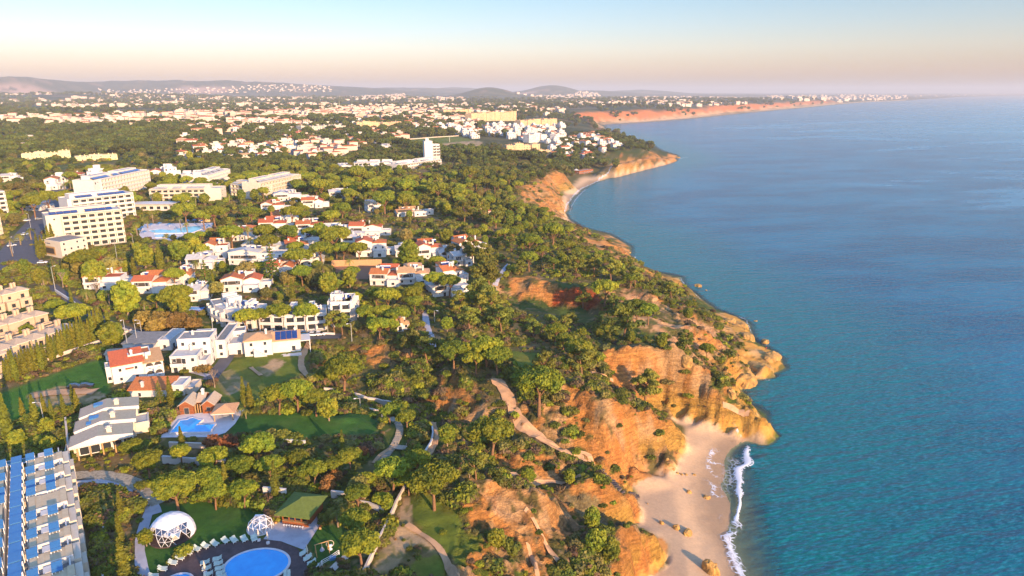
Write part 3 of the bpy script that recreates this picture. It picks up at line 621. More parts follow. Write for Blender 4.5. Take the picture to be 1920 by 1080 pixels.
    def done(s, smooth=()):
        for k, (mb, m) in s.mb.items():
            if mb.v:
                o = mb.obj(k[0], m, s.e, smooth=k[0] in smooth)
                if k[0] in ('balcony_divider', 'balcony_slab', 'balcony_parapet', 'terrace_wall', 'terrace_floor', 'panel_rack', 'pergola', 'roof_plant', 'fascia_strip') and len(mb.f) > 12: o['kind'] = 'stuff'
        if s.win:
            if s.detail >= 2:
                for M in s.win:
                    o = bpy.data.objects.new('window', s.fm); COL.objects.link(o); o.parent = s.e; o.matrix_local = M
                    g = bpy.data.objects.new('pane', pg); COL.objects.link(g); g.parent = o
            else:
                a, b = MB(), MB()
                for M in s.win: a.M = M; a.box(-.5, .5, -.05, .05, 0, 1); b.M = M; b.box(-.43, .43, -.1, -.02, .07, .93)
                f = a.obj('window_frames', WFRAME if s.fm is pm else FRAMEM, s.e, kind='stuff'); b.obj('panes', GLASS, f, kind='stuff')
        return s.e
def face(px1, py1, px2, py2):
    """frame of a front wall whose foot runs between two pixels: x, y, z, heading, length in metres"""
    (x1, y1, z1), (x2, y2, z2) = GP([(px1, py1), (px2, py2)]); return x1, y1, min(z1, z2), math.atan2(y2-y1, x2-x1), math.hypot(x2-x1, y2-y1)
def B(name, label, cat, f, group=None, detail=1, frame='w'):
    x, y, z, r, L = face(*f); b = Bld(name, label, cat, x, y, z, r, group, detail, frame); b.L = L; return b
def drape(name, poly_px, m, lift=.12, kind='structure', th=.0, world=None, step=2.5, **p):
    """a sheet that follows the ground inside a polygon"""
    q = world or GP(poly_px); me = bpy.data.meshes.new(name); xs = [a[0] for a in q]; ys = [a[1] for a in q]
    v = [Vector(a[:2]) for a in q]; 
    for X in np.arange(min(xs)+step/2, max(xs), step):
        for Y in np.arange(min(ys)+step/2, max(ys), step):
            if inpoly(np.array([X]), np.array([Y]), q)[0]: v.append(Vector((X, Y)))
    n = len(q); r = delaunay_2d_cdt(v, [(i, (i+1) % n) for i in range(n)], [list(range(n))], 1, 1e-4)
    X = np.array([a.x for a in r[0]]); Y = np.array([a.y for a in r[0]]); Z = hz(X, Y)+lift
    f = [tuple(t) for t in r[2] if inpoly(np.array([np.mean([X[i] for i in t])]), np.array([np.mean([Y[i] for i in t])]), q)[0]]
    me.from_pydata(list(zip(X.tolist(), Y.tolist(), Z.tolist())), [], f); return put(me, name, m, kind=kind, **p)
def ribbon(name, line, width, m, lift=.15, kind='structure', close=False, clr=0, **p):
    q = GP(line); pl = [Vector((a[0], a[1])) for a in q]; o = []
    for a, b in zip(pl[:-1], pl[1:]):
        n = max(1, int((b-a).length/1.5)); o += [a.lerp(b, i/n) for i in range(n)]
    o.append(pl[-1])
    for _ in range(6): o = [o[0]]+[(o[i-1]+o[i]*2+o[i+1])/4 for i in range(1, len(o)-1)]+[o[-1]]
    v = []; f = []; NW = 4
    for i, a in enumerate(o):
        d = (o[min(i+1, len(o)-1)]-o[max(i-1, 0)]); d = d.normalized() if d.length > 1e-6 else Vector((1, 0)); nn = Vector((-d.y, d.x)); wd = width*(.85+.3*float(vnoise(a.x/4, a.y/4, 5))) if kind == 'structure' and 'path' in name else width
        for k in range(NW+1):
            ej = (1+.5*(float(vnoise(a.x/1.3+k*7, a.y/1.3, 11))-.5)) if 'sandy' in name and k in (0, NW) else 1; c = a+nn*(k/NW-.5)*wd*ej; v.append([c.x, c.y, 0])
        if i: f += [((i-1)*(NW+1)+k, (i-1)*(NW+1)+k+1, i*(NW+1)+k+1, i*(NW+1)+k) for k in range(NW)]
    Z = hz([a[0] for a in v], [a[1] for a in v])+lift
    for a, z in zip(v, Z): a[2] = float(z)
    me = bpy.data.meshes.new(name); me.from_pydata(v, [], f)
    if clr:
        for a, b in zip(o[:-1:3], o[3::3]):
            d = (b-a).normalized(); nn = Vector((-d.y, d.x))*(width/2+clr); clear([a-nn, a+nn, b+nn, b-nn])
    return put(me, name, m, kind=kind, **p), o
def smooth_world_line(line, step=1.5):
    q = GP(line); pl = [Vector((a[0], a[1])) for a in q]; o = []
    for a, b in zip(pl[:-1], pl[1:]):
        n = max(1, int((b-a).length/step)); o += [a.lerp(b, i/n) for i in range(n)]
    o.append(pl[-1]); return o
def wall_line(name, label, line, h, th, m, cat='wall', capm=None):
    """a free-standing wall that steps along the ground"""
    o = smooth_world_line(line, 2.5); mb = MB(); cp = MB(); e = empty(name, o[0].x, o[0].y, float(hz(o[0].x, o[0].y)), 0, label, cat)
    for a, b in zip(o[:-1], o[1:]):
        d = (b-a); 
        if d.length < .05: continue
        nn = Vector((-d.y, d.x)).normalized()*th/2; za, zb = float(hz(a.x, a.y)), float(hz(b.x, b.y))
        L = Vector(e.location)
        def bx(M_, n_, z0a, z0b, z1a, z1b): M_.add([Vector((*(a-n_), z0a))-L, Vector((*(b-n_), z0b))-L, Vector((*(b+n_), z0b))-L, Vector((*(a+n_), z0a))-L, Vector((*(a-n_), z1a))-L, Vector((*(b-n_), z1b))-L, Vector((*(b+n_), z1b))-L, Vector((*(a+n_), z1a))-L], [(3, 2, 1, 0), (4, 5, 6, 7), (0, 1, 5, 4), (1, 2, 6, 5), (2, 3, 7, 6), (3, 0, 4, 7)])
        bx(mb, nn, za-1.5, zb-1.5, za+h, zb+h); bx(cp, nn*1.35, za+h+.004, zb+h+.004, za+h+.1, zb+h+.1)
    mb.obj('wall_body', m, e); cp.obj('coping', capm or m, e); return e
# ---------------------------------------------------------------- buildings, nearest first
R = random.Random(7)
# long holiday terrace at the lower left: rotated bays either side of a strip of blue panels
(ax, ay, _), (bx_, by_, _) = [(*map(float, W(x, y, 34)), 34) for x, y in ((28, 1078), (31, 868))]
hy = math.atan2(by_-ay, bx_-ax); LR = math.hypot(bx_-ax, by_-ay)
T = Bld('terrace_hotel', 'long stepped holiday terrace of sand coloured bays around a strip of blue panels', 'hotel', ax, ay, 28, hy-math.pi/2)
SANDR2 = mat('sandy_flat_roof', (.56, .44, .27), .95, .1, .8); SAGE = mat('sage_roof', (.36, .33, .24), .9, .1, 1.5); T.detail = 1; PT = 7.1; nb = int((LR-2)/PT)+1; XS = .75
for i in range(-2, nb):
    y = i*PT; big = i == 3
    for sgn in (1, -1):
        X = lambda a, b: (min(sgn*a, sgn*b)*XS, max(sgn*a, sgn*b)*XS)
        a, b = X(2.4, 12.0); w_ = T.g('wall', CREAM); w_.box(a, b, y, y+PT-.02, -3, 5.0)
        # slightly sagging roof slab in strips, a piece of its own for each bay
        rs = T.one('roof_slab', SANDR2); dpt = PT*(.86 if big else .56)
        for k in range(6):
            u0, u1 = k/6, (k+1)/6; c = lambda u: .45*(2*u-1)**2
            rs.box(*X(3.0+9*u0, 3.0+9*u1), y+.25, y+dpt, 5.0+c((u0+u1)/2), 6.1+c((u0+u1)/2))
        T.one('fascia', WHITE).box(*X(3.0, 12.05), y, y+.24, 4.4, 6.35)
        T.one('end_wall', CREAM).box(*X(12.05, 13.6), y-.1, y+PT-1.5, -3, 5.4)
        T.one('end_wall', CREAM).box(*X(13.62, 14.6), y+.8, y+PT-2.4, -3, 3.4)
        if not big:
            T.g('terrace_floor', GREYR).box(*X(3, 12), y+dpt+.02, y+PT-.1, 5.0, 5.12)
            T.g('terrace_wall', WHITE).box(*X(5.6, 8.2), y+dpt+.4, y+PT-.6, 5.13, 6.1).box(*X(11.0, 11.3), y+dpt, y+PT-.2, 5.13, 6.2)
        for xa, xb in ((2.5, 4.8), (7.4, 9.7)):
            p0, p1 = X(xa, xb); zt = 6.5; ya = y+dpt-1.0+(1.4 if big else 0); yb = ya+2.2
            T.one('solar_panel', PANELB).add([(p0, ya, zt), (p1, ya, zt), (p1, yb, zt+.7), (p0, yb, zt+.7), (p0, ya, zt+.12), (p1, ya, zt+.12), (p1, yb, zt+.82), (p0, yb, zt+.82)], [(3, 2, 1, 0), (4, 5, 6, 7), (0, 1, 5, 4), (1, 2, 6, 5), (2, 3, 7, 6), (3, 0, 4, 7)])
            g_ = T.g('panel_rack', METALW)
            for u in (.25, .5, .75): T.g('panel_rack', SOLAR).box(p0-.02, p1+.02, ya+2.6*u-.05, ya+2.6*u+.05, zt+.13+.7*u, zt+.15+.7*u)
            for u in (.33, .66): g_.box(p0+(p1-p0)*u-.03, p0+(p1-p0)*u+.03, ya, ya+.05, zt-1.2, zt)
            g_.box(p0, p0+.12, ya, ya+.12, 5.1, zt).box(p1-.12, p1, ya, ya+.12, 5.1, zt).box(p0, p0+.12, yb-.12, yb, 5.1, zt+.7).box(p1-.12, p1, yb-.12, yb, 5.1, zt+.7)
    T.g('wall', CREAM).box(-1.75, 1.75, y, y+PT-.02, -3, 3.2)
    for k in range(2):
        T.one('solar_panel', PANELB).box(-1.05, 1.05, y+.1+k*PT/2, y+PT/2-.1+k*PT/2, 6.2+.12*k, 6.38+.12*k)
        T.g('panel_rack', METALW).box(-1.2, 1.2, y+k*PT/2-.1, y+k*PT/2+.02, 3.2, 6.15)
    T.g('roof_plant', CONC).box(1.2, 1.7, y+1, y+2.2, 3.2, 4.6).box(1.2, 1.6, y+3.4, y+4.4, 3.2, 4.2)
cs, sn = math.cos(T.rz), math.sin(T.rz); clear([(T.x+a*cs-b*sn, T.y+a*sn+b*cs) for a, b in ((-12, -20), (12.5, -20), (12.5, LR+4), (-12, LR+4))])
T.done()
# stepped villa with three gabled roofs
b = B('stepped_villa', 'sand coloured villa with three staggered gabled roofs, skylights and a pillared glass front', 'villa', (147, 857, 240, 837), detail=2)
for k, (x0, y0, z) in enumerate(((-1.3, -2.6, 4.3), (-.6, 4.8, 5.0), (.2, 11.6, 5.7))):
    x1 = x0+14.3; y1 = y0+6.6; m = x0+6.4
    if k: b.g('wall', CREAM).box(x0+.5, x1-.5, y0, y1+.6, -3, z-.35)
    else: b.g('wall', CREAM).box(x0+.5, x1-.5, y0+3, y1+.6, -3, z-.35)
    for a0, a1, za, zb in ((x0, m, z-.3, z+1.4), (m, x1, z+1.4, z+.3)):
        b.one('roof', SANDROOF if a0 == x0 else SAGE).add([(a0, y0, za), (a1, y0, zb), (a1, y1, zb), (a0, y1, za), (a0, y0, za+.25), (a1, y0, zb+.25), (a1, y1, zb+.25), (a0, y1, za+.25)], [(3, 2, 1, 0), (4, 5, 6, 7), (0, 1, 5, 4), (1, 2, 6, 5), (2, 3, 7, 6), (3, 0, 4, 7)])
    b.g('fascia', WHITE).add([(x0, y0-.12, z-.75), (x1, y0-.12, z-.35), (x1, y0-.12, z+.58), (m, y0-.12, z+1.68), (x0, y0-.12, z-.02), (x0, y0, z-.75), (x1, y0, z-.35), (x1, y0, z+.58), (m, y0, z+1.68), (x0, y0, z-.02)], [(0, 1, 2, 3, 4), (9, 8, 7, 6, 5), (0, 5, 6, 1), (1, 6, 7, 2), (2, 7, 8, 3), (3, 8, 9, 4), (4, 9, 5, 0)])
    b.g('gutter', GREYR).box(x0-.15, x0, y0, y1, z-.35, z+.0)
    if k: b.one('skylight', PANELB).box(m-3.0, m-.8, y0+3.2, y0+5.2, z+.85, z+1.45)
    b.chimney(m+2.6, y0+2.2, z+1.2, 1.3, CREAM, .55)
b.one('skylight', PANELB).box(2.2, 4.2, 4.2+1.4, 4.2+3.2, 5.4, 6.0)
for i in range(5): b.one('pillar', TIMBER).box(.2+i*2.75, .5+i*2.75, -2.2, -1.9, -1.5, 3.7)
b.g('pergola', TIMBER).box(-.8, 12.2, -2.3, -2.05, 3.5, 3.75)
for i in range(26): b.g('pergola', TIMBER).box(-.6+i*.5, -.5+i*.5, -2.8, .2, 3.76, 3.88)
for i in range(5): b.window(1.5+i*2.5, .4, 0, 2.3, 3.0)
b.g('terrace', CONC).box(-1.2, 14, -3.4, .2, -2, -.1)
b.g('garden_wall', CREAM).box(-3.2, -2.9, -6, 20, -2, .9)
for i in range(3): b.window(12.6, 4+i*5, 1, 1.6, 1.8, 'r')
b.block(13.2, 16.5, 6, 12, 0, 3.2, faces='r', wm=CREAM)
b.done(); 
# white house with arched loggias
b = B('arched_house', 'white two-storey house with round arched loggias on its right corner, red tiled shed roofs', 'house', (214, 721, 309, 703), detail=2)
L = b.L
b.block(0, L*.62, 0, 8.5, 0, 6.0, 'shed', rh=2.0, faces='fl', bay=4, w=.9, wh=1.1, rng=R)
b.block(L*.62+.02, L, -.6, 8.0, 0, 5.4, 'shed', rm=TANROOF, rh=1.5, faces='', rng=R)
b.block(L*.35, L*.8, 3.5, 9.5, 0, 7.2, 'flat', rm=TERRA, faces='', rng=R)
b.block(-1.6, -.02, 2.0, 7.0, 0, 5.0, 'flat', faces='f', rng=R)
def disc(y, z, r, X=None, Yr=None, n=14): return [(X+r*math.cos(a), y, z+r*math.sin(a)) for a in [2*math.pi*k/n for k in range(n)]]
for fl in range(2):
    for k in range(2):
        cx = L*.62+1.5+k*(L*.38-3.0); cz = 1.6+fl*2.75
        b.one('arch_shade', DARKW).add(disc(-.66, cz, 1.05, cx)+disc(-.60, cz, 1.05, cx), [tuple(range(14)), tuple(range(14, 28))]+[(i, (i+1) % 14, 14+(i+1) % 14, 14+i) for i in range(14)])  # dark discs stand in for the shade inside the arches
        b.one('arch_surround', WHITE).add(disc(-.75, cz, 1.35, cx)+disc(-.75, cz, 1.06, cx)+disc(-.6, cz, 1.35, cx), [(i, (i+1) % 14, 14+(i+1) % 14, 14+i) for i in range(14)]+[(i, (i+1) % 14, 28+(i+1) % 14, 28+i) for i in range(14)])
        b.one('balcony_rail', METALW).box(cx-.9, cx+.9, -.78, -.70, cz-.75, cz-.15)
        yy = 1.5+k*3.2
        b.one('arch_shade', DARKW).add([(L+.05, yy+1.05*math.cos(a), cz+1.05*math.sin(a)) for a in [2*math.pi*q/14 for q in range(14)]], [tuple(range(14))])
b.chimney(L*.42, 2.6, 8.2, 1.1); b.chimney(L*.7, 2.0, 6.4, 1.2); b.one('awning', TERRA).box(L*.26, L*.42, -.9, -.02, 4.55, 4.75)
b.done()
# low outbuilding
b = B('outbuilding', 'low white outbuilding with a bright orange-red tiled roof below the arched house', 'outbuilding', (243, 745, 322, 743), detail=2)
b.block(0, b.L, 0, 6, 0, 2.3, 'shed', rh=1.5, faces='f', bay=5, w=.7, wh=.6, rng=R); b.chimney(b.L*.3, 1.2, 3.0, 1.2)
b.block(b.L+.02, b.L+3.4, .6, 7, 0, 3.0, 'flat', rng=R); b.block(b.L+3.5, b.L+6, 1.6, 8, 0, 1.6, 'flat', faces='', wm=CONC, rng=R)
b.done()
# cubic house with roof terraces
b = B('cubic_house', 'white cubic house of stacked flat-roofed blocks with roof terraces beside the lane', 'house', (322, 699, 373, 698), detail=2)
L = b.L
b.block(0, L, 0, 7, 0, 5.6, 'flat', rng=R, bay=2.8); b.block(.5, L+2.5, 7.02, 15, 0, 9.0, 'flat', rng=R, rm=GREYR); b.block(3.0, L+1.0, 15.02, 21, 0, 7.5, 'flat', rng=R)
b.block(L+2.6, L+6, 12, 30, 0, 6.2, 'flat', rng=R, rm=GREYR, faces='fr'); b.block(L+.02, L+2.4, 1, 6.9, 0, 3.4, 'flat', rng=R)
b.g('loggia_shade', DARKW).box(.6, 4, -.05, .0, 3.3, 5.2); b.g('balcony_parapet', WHITE).box(.3, 4.3, -1.4, -1.25, 3.0, 3.9).box(.3, 4.3, -1.4, 0, 2.8, 3.0)  # flat dark sheet on the wall as painted loggia shade
b.chimney(L*.6, 6.0, 6.1, 1.3); b.chimney(L*.5, 12.0, 9.2, 1.0)
b.done()
# cottage with photovoltaic roof
b = B('tiled_cottage', 'white two-storey cottage with faded tiled roofs and a large solar array', 'house', (460, 669, 512, 665), detail=2)
L = b.L
b.block(0, L, 0, 9, 0, 5.8, 'hip', rm=TANROOF, rh=1.6, rng=R); b.block(L+.02, L+9.5, 1.5, 10, 0, 4.4, 'gable', rm=TANROOF, rh=2.0, rng=R)
b.block(-8, -.02, 3, 11, 0, 4.2, 'flat', rng=R, rm=PALER); b.block(-5, 0, 11.02, 16, 0, 6, 'flat', rng=R, rm=GREYR)
for i in range(4):
    for j in range(2):
        x0, y0 = L+1.2+i*1.9, 1.6+j*1.9; z0, z1 = 4.75+j*.92, 5.62+j*.92
        b.one('solar_panel', SOLAR).add([(x0, y0, z0), (x0+1.75, y0, z0), (x0+1.75, y0+1.75, z1), (x0, y0+1.75, z1), (x0, y0, z0+.1), (x0+1.75, y0, z0+.1), (x0+1.75, y0+1.75, z1+.1), (x0, y0+1.75, z1+.1)], [(3, 2, 1, 0), (4, 5, 6, 7), (0, 1, 5, 4), (1, 2, 6, 5), (2, 3, 7, 6), (3, 0, 4, 7)])
for i in range(3): b.one('pergola_post', WHITE).box(L+12.6, L+12.9, 2+i*3, 2.3+i*3, -1.5, 3.3)
b.one('pergola_roof', WHITE).box(L+9.4, L+13, 1.8, 8.6, 3.3, 3.6)
b.g('stair', WHITE).add([(3, -.02, 3), (3, -1.2, 3), (8, -.02, -.5), (8, -1.2, -.5), (3, -.02, -2), (3, -1.2, -2), (8, -.02, -2), (8, -1.2, -2)], [(0, 1, 3, 2), (1, 5, 7, 3), (0, 2, 6, 4), (2, 3, 7, 6), (0, 4, 5, 1)])
b.g('terrace', WHITE).box(-8.5, L+9.6, -2.4, -.03, -2, -.15)
b.chimney(L*.8, 4, 7.0, 1.2); b.chimney(L+8, 5.5, 5.8, 1.4)
b.done()
# the flat roofed workshop
b = B('flat_roofed_bungalow', 'white bungalow with weathered grey flat roofs behind the arched house', 'bungalow', (232, 661, 293, 661), detail=2)
b.block(0, b.L, 0, 10, 0, 3.4, 'shed', rm=GREYR, rh=.6, rng=R); b.block(b.L*.45, b.L, -4, -.02, 0, 2.6, 'shed', rm=GREYR, rh=.5, rng=R); b.block(b.L+.02, b.L+4.5, 2, 14, 0, 3.6, 'flat', rng=R); b.done()
b = B('shed', 'small white shed with a sandy pitched roof left of the arched house', 'shed', (199, 677, 232, 675), detail=2)
b.block(0, b.L, 0, 5, 0, 2.4, 'gable', rm=SANDROOF, rh=.7, rng=R); b.done()
# brown cabin by the pool
b = B('pool_house', 'red-brown timber pool house with a pale tiled roof and white chimney', 'cabin', (338, 778, 403, 775), detail=2, frame='b')
L = b.L
b.block(0, L*.4, 0, 6, 0, 2.9, 'gable', wm=WOOD, rm=SANDROOF, rh=1.3, along='y', bay=3, rng=R); b.block(L*.66, L, 0, 6, 0, 2.9, 'gable', wm=WOOD, rm=SANDROOF, rh=1.3, along='y', bay=3, rng=R)
b.block(L*.4+.36, L*.66-.36, 2.4, 7.6, 0, 2.9, 'gable', wm=WOOD, rm=SANDROOF, rh=1.5, faces='', rng=R)
for k in range(4): b.one('pillar', TIMBER).box(L*.42+k*L*.07, L*.42+k*L*.07+.22, .6, .82, -.5, 2.8)
for k in range(5): b.one('board', DARKW).box(-.03, L*.4+.03, -.04, -.01, .5+k*.55, .55+k*.55)
b.chimney(L*.55, 4.6, 4.2, 1.4); b.done()
b = B('gazebo', 'open poolside gazebo with a tan pyramid roof on timber posts', 'gazebo', (402, 792, 438, 789), detail=2)
L = b.L; b.g('roof', TANROOF).hip(0, L, 0, 5.5, 2.7, 1.5, .6); b.g('roof_rim', WHITE).box(-.55, L+.55, -.6, -.5, 2.5, 2.72).box(L+.5, L+.6, -.6, 6, 2.5, 2.72)
for X in (0, L-.25):
    for Y in (0, 5.2): b.one('post', TIMBER).box(X, X+.25, Y, Y+.25, -1, 2.7)
b.g('table_top', WHITE).cone(L/2, 2.6, .72, .78, .9, .9, 12); b.g('table_leg', WHITE).cone(L/2, 2.6, -.4, .72, .12, .12, 6); b.done()
# townhouse rows
def row(label, f, units, h, dep=9, seed=1, chim=2):
    r = random.Random(seed); b = B('townhouse_row', label, 'terraced houses', f, detail=1, frame='b', group=None); w = b.L/units
    for i in range(units):
        off = .7*(i % 2); x0, x1 = i*w, (i+1)*w-.04; zz = i*.0
        b.block(x0, x1, off, off+dep*.62, 0, h, 'hip', wm=BEIGE, rm=SANDROOF, rh=1.5, faces='fr', bay=3.2, rng=r)
        b.block(x0+.3, x1-.3, off-2.6, off-.4, 0, h*.48, 'flat', wm=BEIGE, rm=GREYR, faces='f', bay=2.6, rng=r, w=1.5, wh=1.7)
        b.block(x0+.4, x1-.4, off+dep*.62+.4, dep+off+1.5, 0, h-.6, 'flat', wm=BEIGE, rm=SANDROOF, faces='', rng=r)
        b.one('roof_rim', CREAM).box(x0-.3, x1+.28, off-.42, off-.36, h-.1, h+.2)
        for c in range(chim): b.chimney(x0+1.0+c*1.1, off+dep*.55, h+1.0, 1.5, BEIGE, .4)
    return b.done()
row('lowest row of sand coloured townhouses, behind the cypress hedge at the left edge', (4, 692, 152, 640), 5, 6.2, seed=1)
row('middle row of sand coloured townhouses with paired chimneys at the left edge', (-30, 655, 95, 617), 5, 6.4, seed=2)
row('upper row of sand coloured townhouses below the main road at the left edge', (-45, 594, 60, 570), 4, 6.4, seed=3)
row('bottom corner block of sand coloured townhouses, mostly outside the left edge', (-70, 722, 20, 690), 3, 5.5, seed=4)
b = B('canopy', 'long low canopy with a moss green roof behind the cypress trees', 'canopy', (92, 670, 166, 646), detail=1)
GREENR = mat('moss_green_roof', (.13, .17, .03), .9, .15, 1.2)
b.g('roof', GREENR).gable(0, b.L*.48, 0, 6.5, 2.6, .9); b.g('roof', GREENR).gable(b.L*.48+.75, b.L, .3, 6.8, 2.7, .9)
for i in range(7):
    b.one('post', TIMBER).box(b.L*i/6.2, b.L*i/6.2+.2, .1, .3, -1.5, 2.6)
b.g('back_wall', TIMBER).box(0, b.L, 6.1, 6.3, -1, 2.6); b.g('blue_curtain', PANELB).box(2, 5, .2, .35, 0, 2.0); cs_ = (b.x, b.y); b.done()
clear(GP([(88, 672), (168, 650), (160, 625), (86, 645)]))
# crescent shaped apartment building
def polyblock(name, label, pxs, h, dep, seed, cat='apartment building', z0=0, gal=True, chim=3, pan=3, rm=None, wm=None, jig=0):
    r = random.Random(seed); q = GP(pxs); b = Bld(name, label, cat, q[0][0], q[0][1], min(a[2] for a in q), 0)
    for i in range(len(q)-1):
        x, y = q[i][0]-q[0][0], q[i][1]-q[0][1]; dx, dy = q[i+1][0]-q[i][0], q[i+1][1]-q[i][1]; L = math.hypot(dx, dy)
        b.at(x, y, math.atan2(dy, dx)); hh = h+r.uniform(-jig, jig)
        b.block(0, L+.5, 0, dep, 0, hh, 'flat', faces='' if gal else 'frl', rm=rm or r.choice([PALER, GREYR]), wm=wm, rng=r, floors=int(h/3))
        if gal: b.gallery(.2, L-.2, 0, .3, int(h/3), 3.0, 1.5, 3.8, wm, roof=False)
        for k in range(chim): b.chimney(r.uniform(1, L-1), r.uniform(2, dep-2), hh, 1.6)
        for k in range(pan): b.panel(r.uniform(1.5, L-1.5), r.uniform(2, dep-2.5), hh+.3, r.uniform(2, 3.6), 1.8)
        if r.random() < .8: b.block(L*.2, L*.5, dep*.4, dep*.9, hh+.12, 2.2, 'flat', faces='', rm=PALER, wm=wm, rng=r, floors=0)
    return b.done()
polyblock('crescent_building', 'curved white apartment crescent with solar heaters on its flat roof, by the small pool', '397,590 404,601 422,611 448,617 478,619', 7.0, 11, 11)
polyblock('terrace_building', 'long white apartment terrace with chimneys behind a line of umbrella pines', '490,618 535,621 575,620 612,617', 6.5, 10, 12, pan=2)
polyblock('corner_building', 'white three-storey corner block with solar panels at the end of the pine line', '622,612 660,608 668,590', 9.5, 9, 13)
# white villas of the resort
def villa(label, f, seed, h=5.8, dep=9, tiles=TERRA, extra=2, chim=2, pan=1, name='white_villa', cat='villa', wm=None, detail=1, group=None):
    r = random.Random(seed); b = B(name, label, cat, f, group, detail); L = b.L
    k = r.uniform(.45, .6); a = r.random() < .5
    x0, x1, x2 = 0, L*k, L
    b.block(x0, x1, 0, dep, 0, h, 'gable', rm=tiles, rh=1.5, along='x' if a else 'y', rng=r, wm=wm)
    b.block(x1+.02, x2, 1.4, dep+.6, 0, h-1.0, r.choice(['gable', 'flat', 'hip']), rm=tiles, rh=1.3, along='y', rng=r, wm=wm)
    b.block(x0+L*.2, x0+L*.75, dep+.62, dep+5.5, 0, h+.6, r.choice(['flat', 'hip', 'gable']), rm=tiles, rh=1.2, rng=r, wm=wm)
    if extra > 0: b.block(x1+.5, x2-.4, -2.2, 1.38, 0, 2.9, 'flat', rng=r, faces='f', w=1.6, wm=wm)
    if extra > 1: b.block(x2+.02, x2+L*.28, 2.6, dep-1, 0, 3.0, 'flat', rng=r, wm=wm)
    b.g('balcony_parapet', wm or WHITE).box(x0+.3, x1-.3, -1.3, -1.15, 2.75, 3.7).box(x0+.3, x1-.3, -1.14, -.02, 2.7, 2.9)
    b.g('loggia_shade', DARKW).box(x0+1, x1-1, -.04, 0, 3.0, 5.0)  # thin dark sheet standing in for the shade of a loggia
    for i in range(chim): b.chimney(r.uniform(.15, .85)*L, r.uniform(.3, .8)*dep, h+.4, 1.7)
    for i in range(pan): b.panel(r.uniform(.2, .8)*L, dep*.6+r.uniform(0, 2), h+1.0)
    return b.done()
V = [('white villa with faded red roofs behind the leafless trees, left of the round brown tree', (158, 543, 226, 541), 21, {}),
     ('white villa with two red gables right of the round brown tree', (250, 551, 312, 549), 22, {}),
     ('white villa wing in the trees beside the red-gabled villa', (322, 537, 356, 536), 23, dict(extra=0)),
     ('white villa with orange roofs above the crescent building', (416, 548, 488, 545), 24, {}),
     ('tall white villa with red roofs and solar panels at the left end of the resort', (380, 485, 428, 483), 25, dict(h=7, dep=8, pan=2)),
     ('low white villa stepping down in front of the tall red-roofed villa', (350, 505, 402, 503), 26, dict(tiles=PALER, h=5)),
     ('white apartment villa with a long flat front right of the tall red-roofed villa', (430, 497, 532, 497), 27, dict(tiles=PALER, h=6.5, chim=4, pan=3)),
     ('white villa with orange roof pieces in the middle of the pines', (537, 478, 580, 474), 28, {}),
     ('white villa with red roof at the upper left of the resort hill', (486, 435, 536, 433), 29, dict(pan=2)),
     ('white villa with many red roof ridges beside the upper left villa', (556, 438, 606, 436), 30, dict(chim=4)),
     ('flat white wing joining two red-roofed villas on the resort hill', (592, 446, 652, 443), 31, dict(tiles=PALER, h=5)),
     ('white villa with a bright red double roof on the resort hill', (655, 443, 714, 443), 32, dict(h=6.5)),
     ('tall white villa with red roofs and plain lit walls behind the garden wall', (668, 482, 725, 480), 33, dict(h=8, pan=0)),
     ('white villa with red roofs and an arched gate among the pines', (782, 487, 832, 484), 34, dict(h=7, chim=4)),
     ('white villa with many thin chimneys at the right of the arched gate villa', (862, 476, 905, 470), 35, dict(h=6, chim=5)),
     ('low white link building between the two chimneyed villas', (826, 490, 866, 488), 36, dict(tiles=PALER, h=4.2, extra=1)),
     ('white villa with a red and ochre roof and blue pool chairs, nearest the garden wall', (694, 535, 752, 535), 37, dict(h=5.6, chim=4, pan=3)),
     ('long white villa with an ochre roof beside the red and ochre roofed villa', (746, 534, 806, 532), 38, dict(tiles=TANROOF, h=5.8, chim=3)),
     ('white villa with an orange roof at the cliff end of the resort', (832, 535, 872, 530), 39, dict(h=7, pan=3, chim=4)),
     ('white colonnaded villa below the cliff end villa', (812, 558, 868, 552), 40, dict(tiles=PALER, h=4.6)),
     ('white link wing between the two middle pine villas', (604, 446, 660, 446), 42, dict(tiles=PALER, h=4.5, extra=0, chim=4)),
     ('white flat-roofed wing behind the long flat front', (455, 478, 534, 476), 43, dict(tiles=PALER, h=5.5, chim=5, extra=0)),
     ('white stepped terraces below the red double roof', (640, 462, 690, 462), 44, dict(tiles=PALER, h=5)),
     ('white red-roofed villa at the back of the resort hill', (510, 420, 550, 418), 45, dict(chim=3)),
     ('white low building with grey roof left of the walled court', (560, 500, 606, 498), 46, dict(tiles=PALER, h=4, extra=0)),
     ('white terrace house over the cliff path with thin chimneys', (852, 500, 884, 496), 47, dict(tiles=PALER, h=5.5, chim=4)),
     ('white flat wing between the tall villa and the long flat front', (540, 466, 596, 464), 48, dict(tiles=PALER, h=5, extra=0)),
     ('white low wing left of the arched gate villa', (742, 482, 780, 481), 49, dict(tiles=PALER, h=4, extra=0, chim=3)),
     ('red-roofed white villa below the long flat front', (500, 520, 548, 519), 50, dict(h=5.5)),
     ('white flat villa over the narrow garden pool', (352, 566, 392, 564), 52, dict(tiles=PALER, h=5, extra=0)),
     ('white villa with red roof among pines behind the upper left villa', (436, 452, 482, 451), 53, dict(h=5.5)),
     ('small white house with open arches under the umbrella pines', (745, 622, 768, 620), 41, dict(h=3.2, dep=4, extra=0, chim=0, pan=0, tiles=TANROOF))]
for lb, f, s, k in V: villa(lb, f, s, **k)
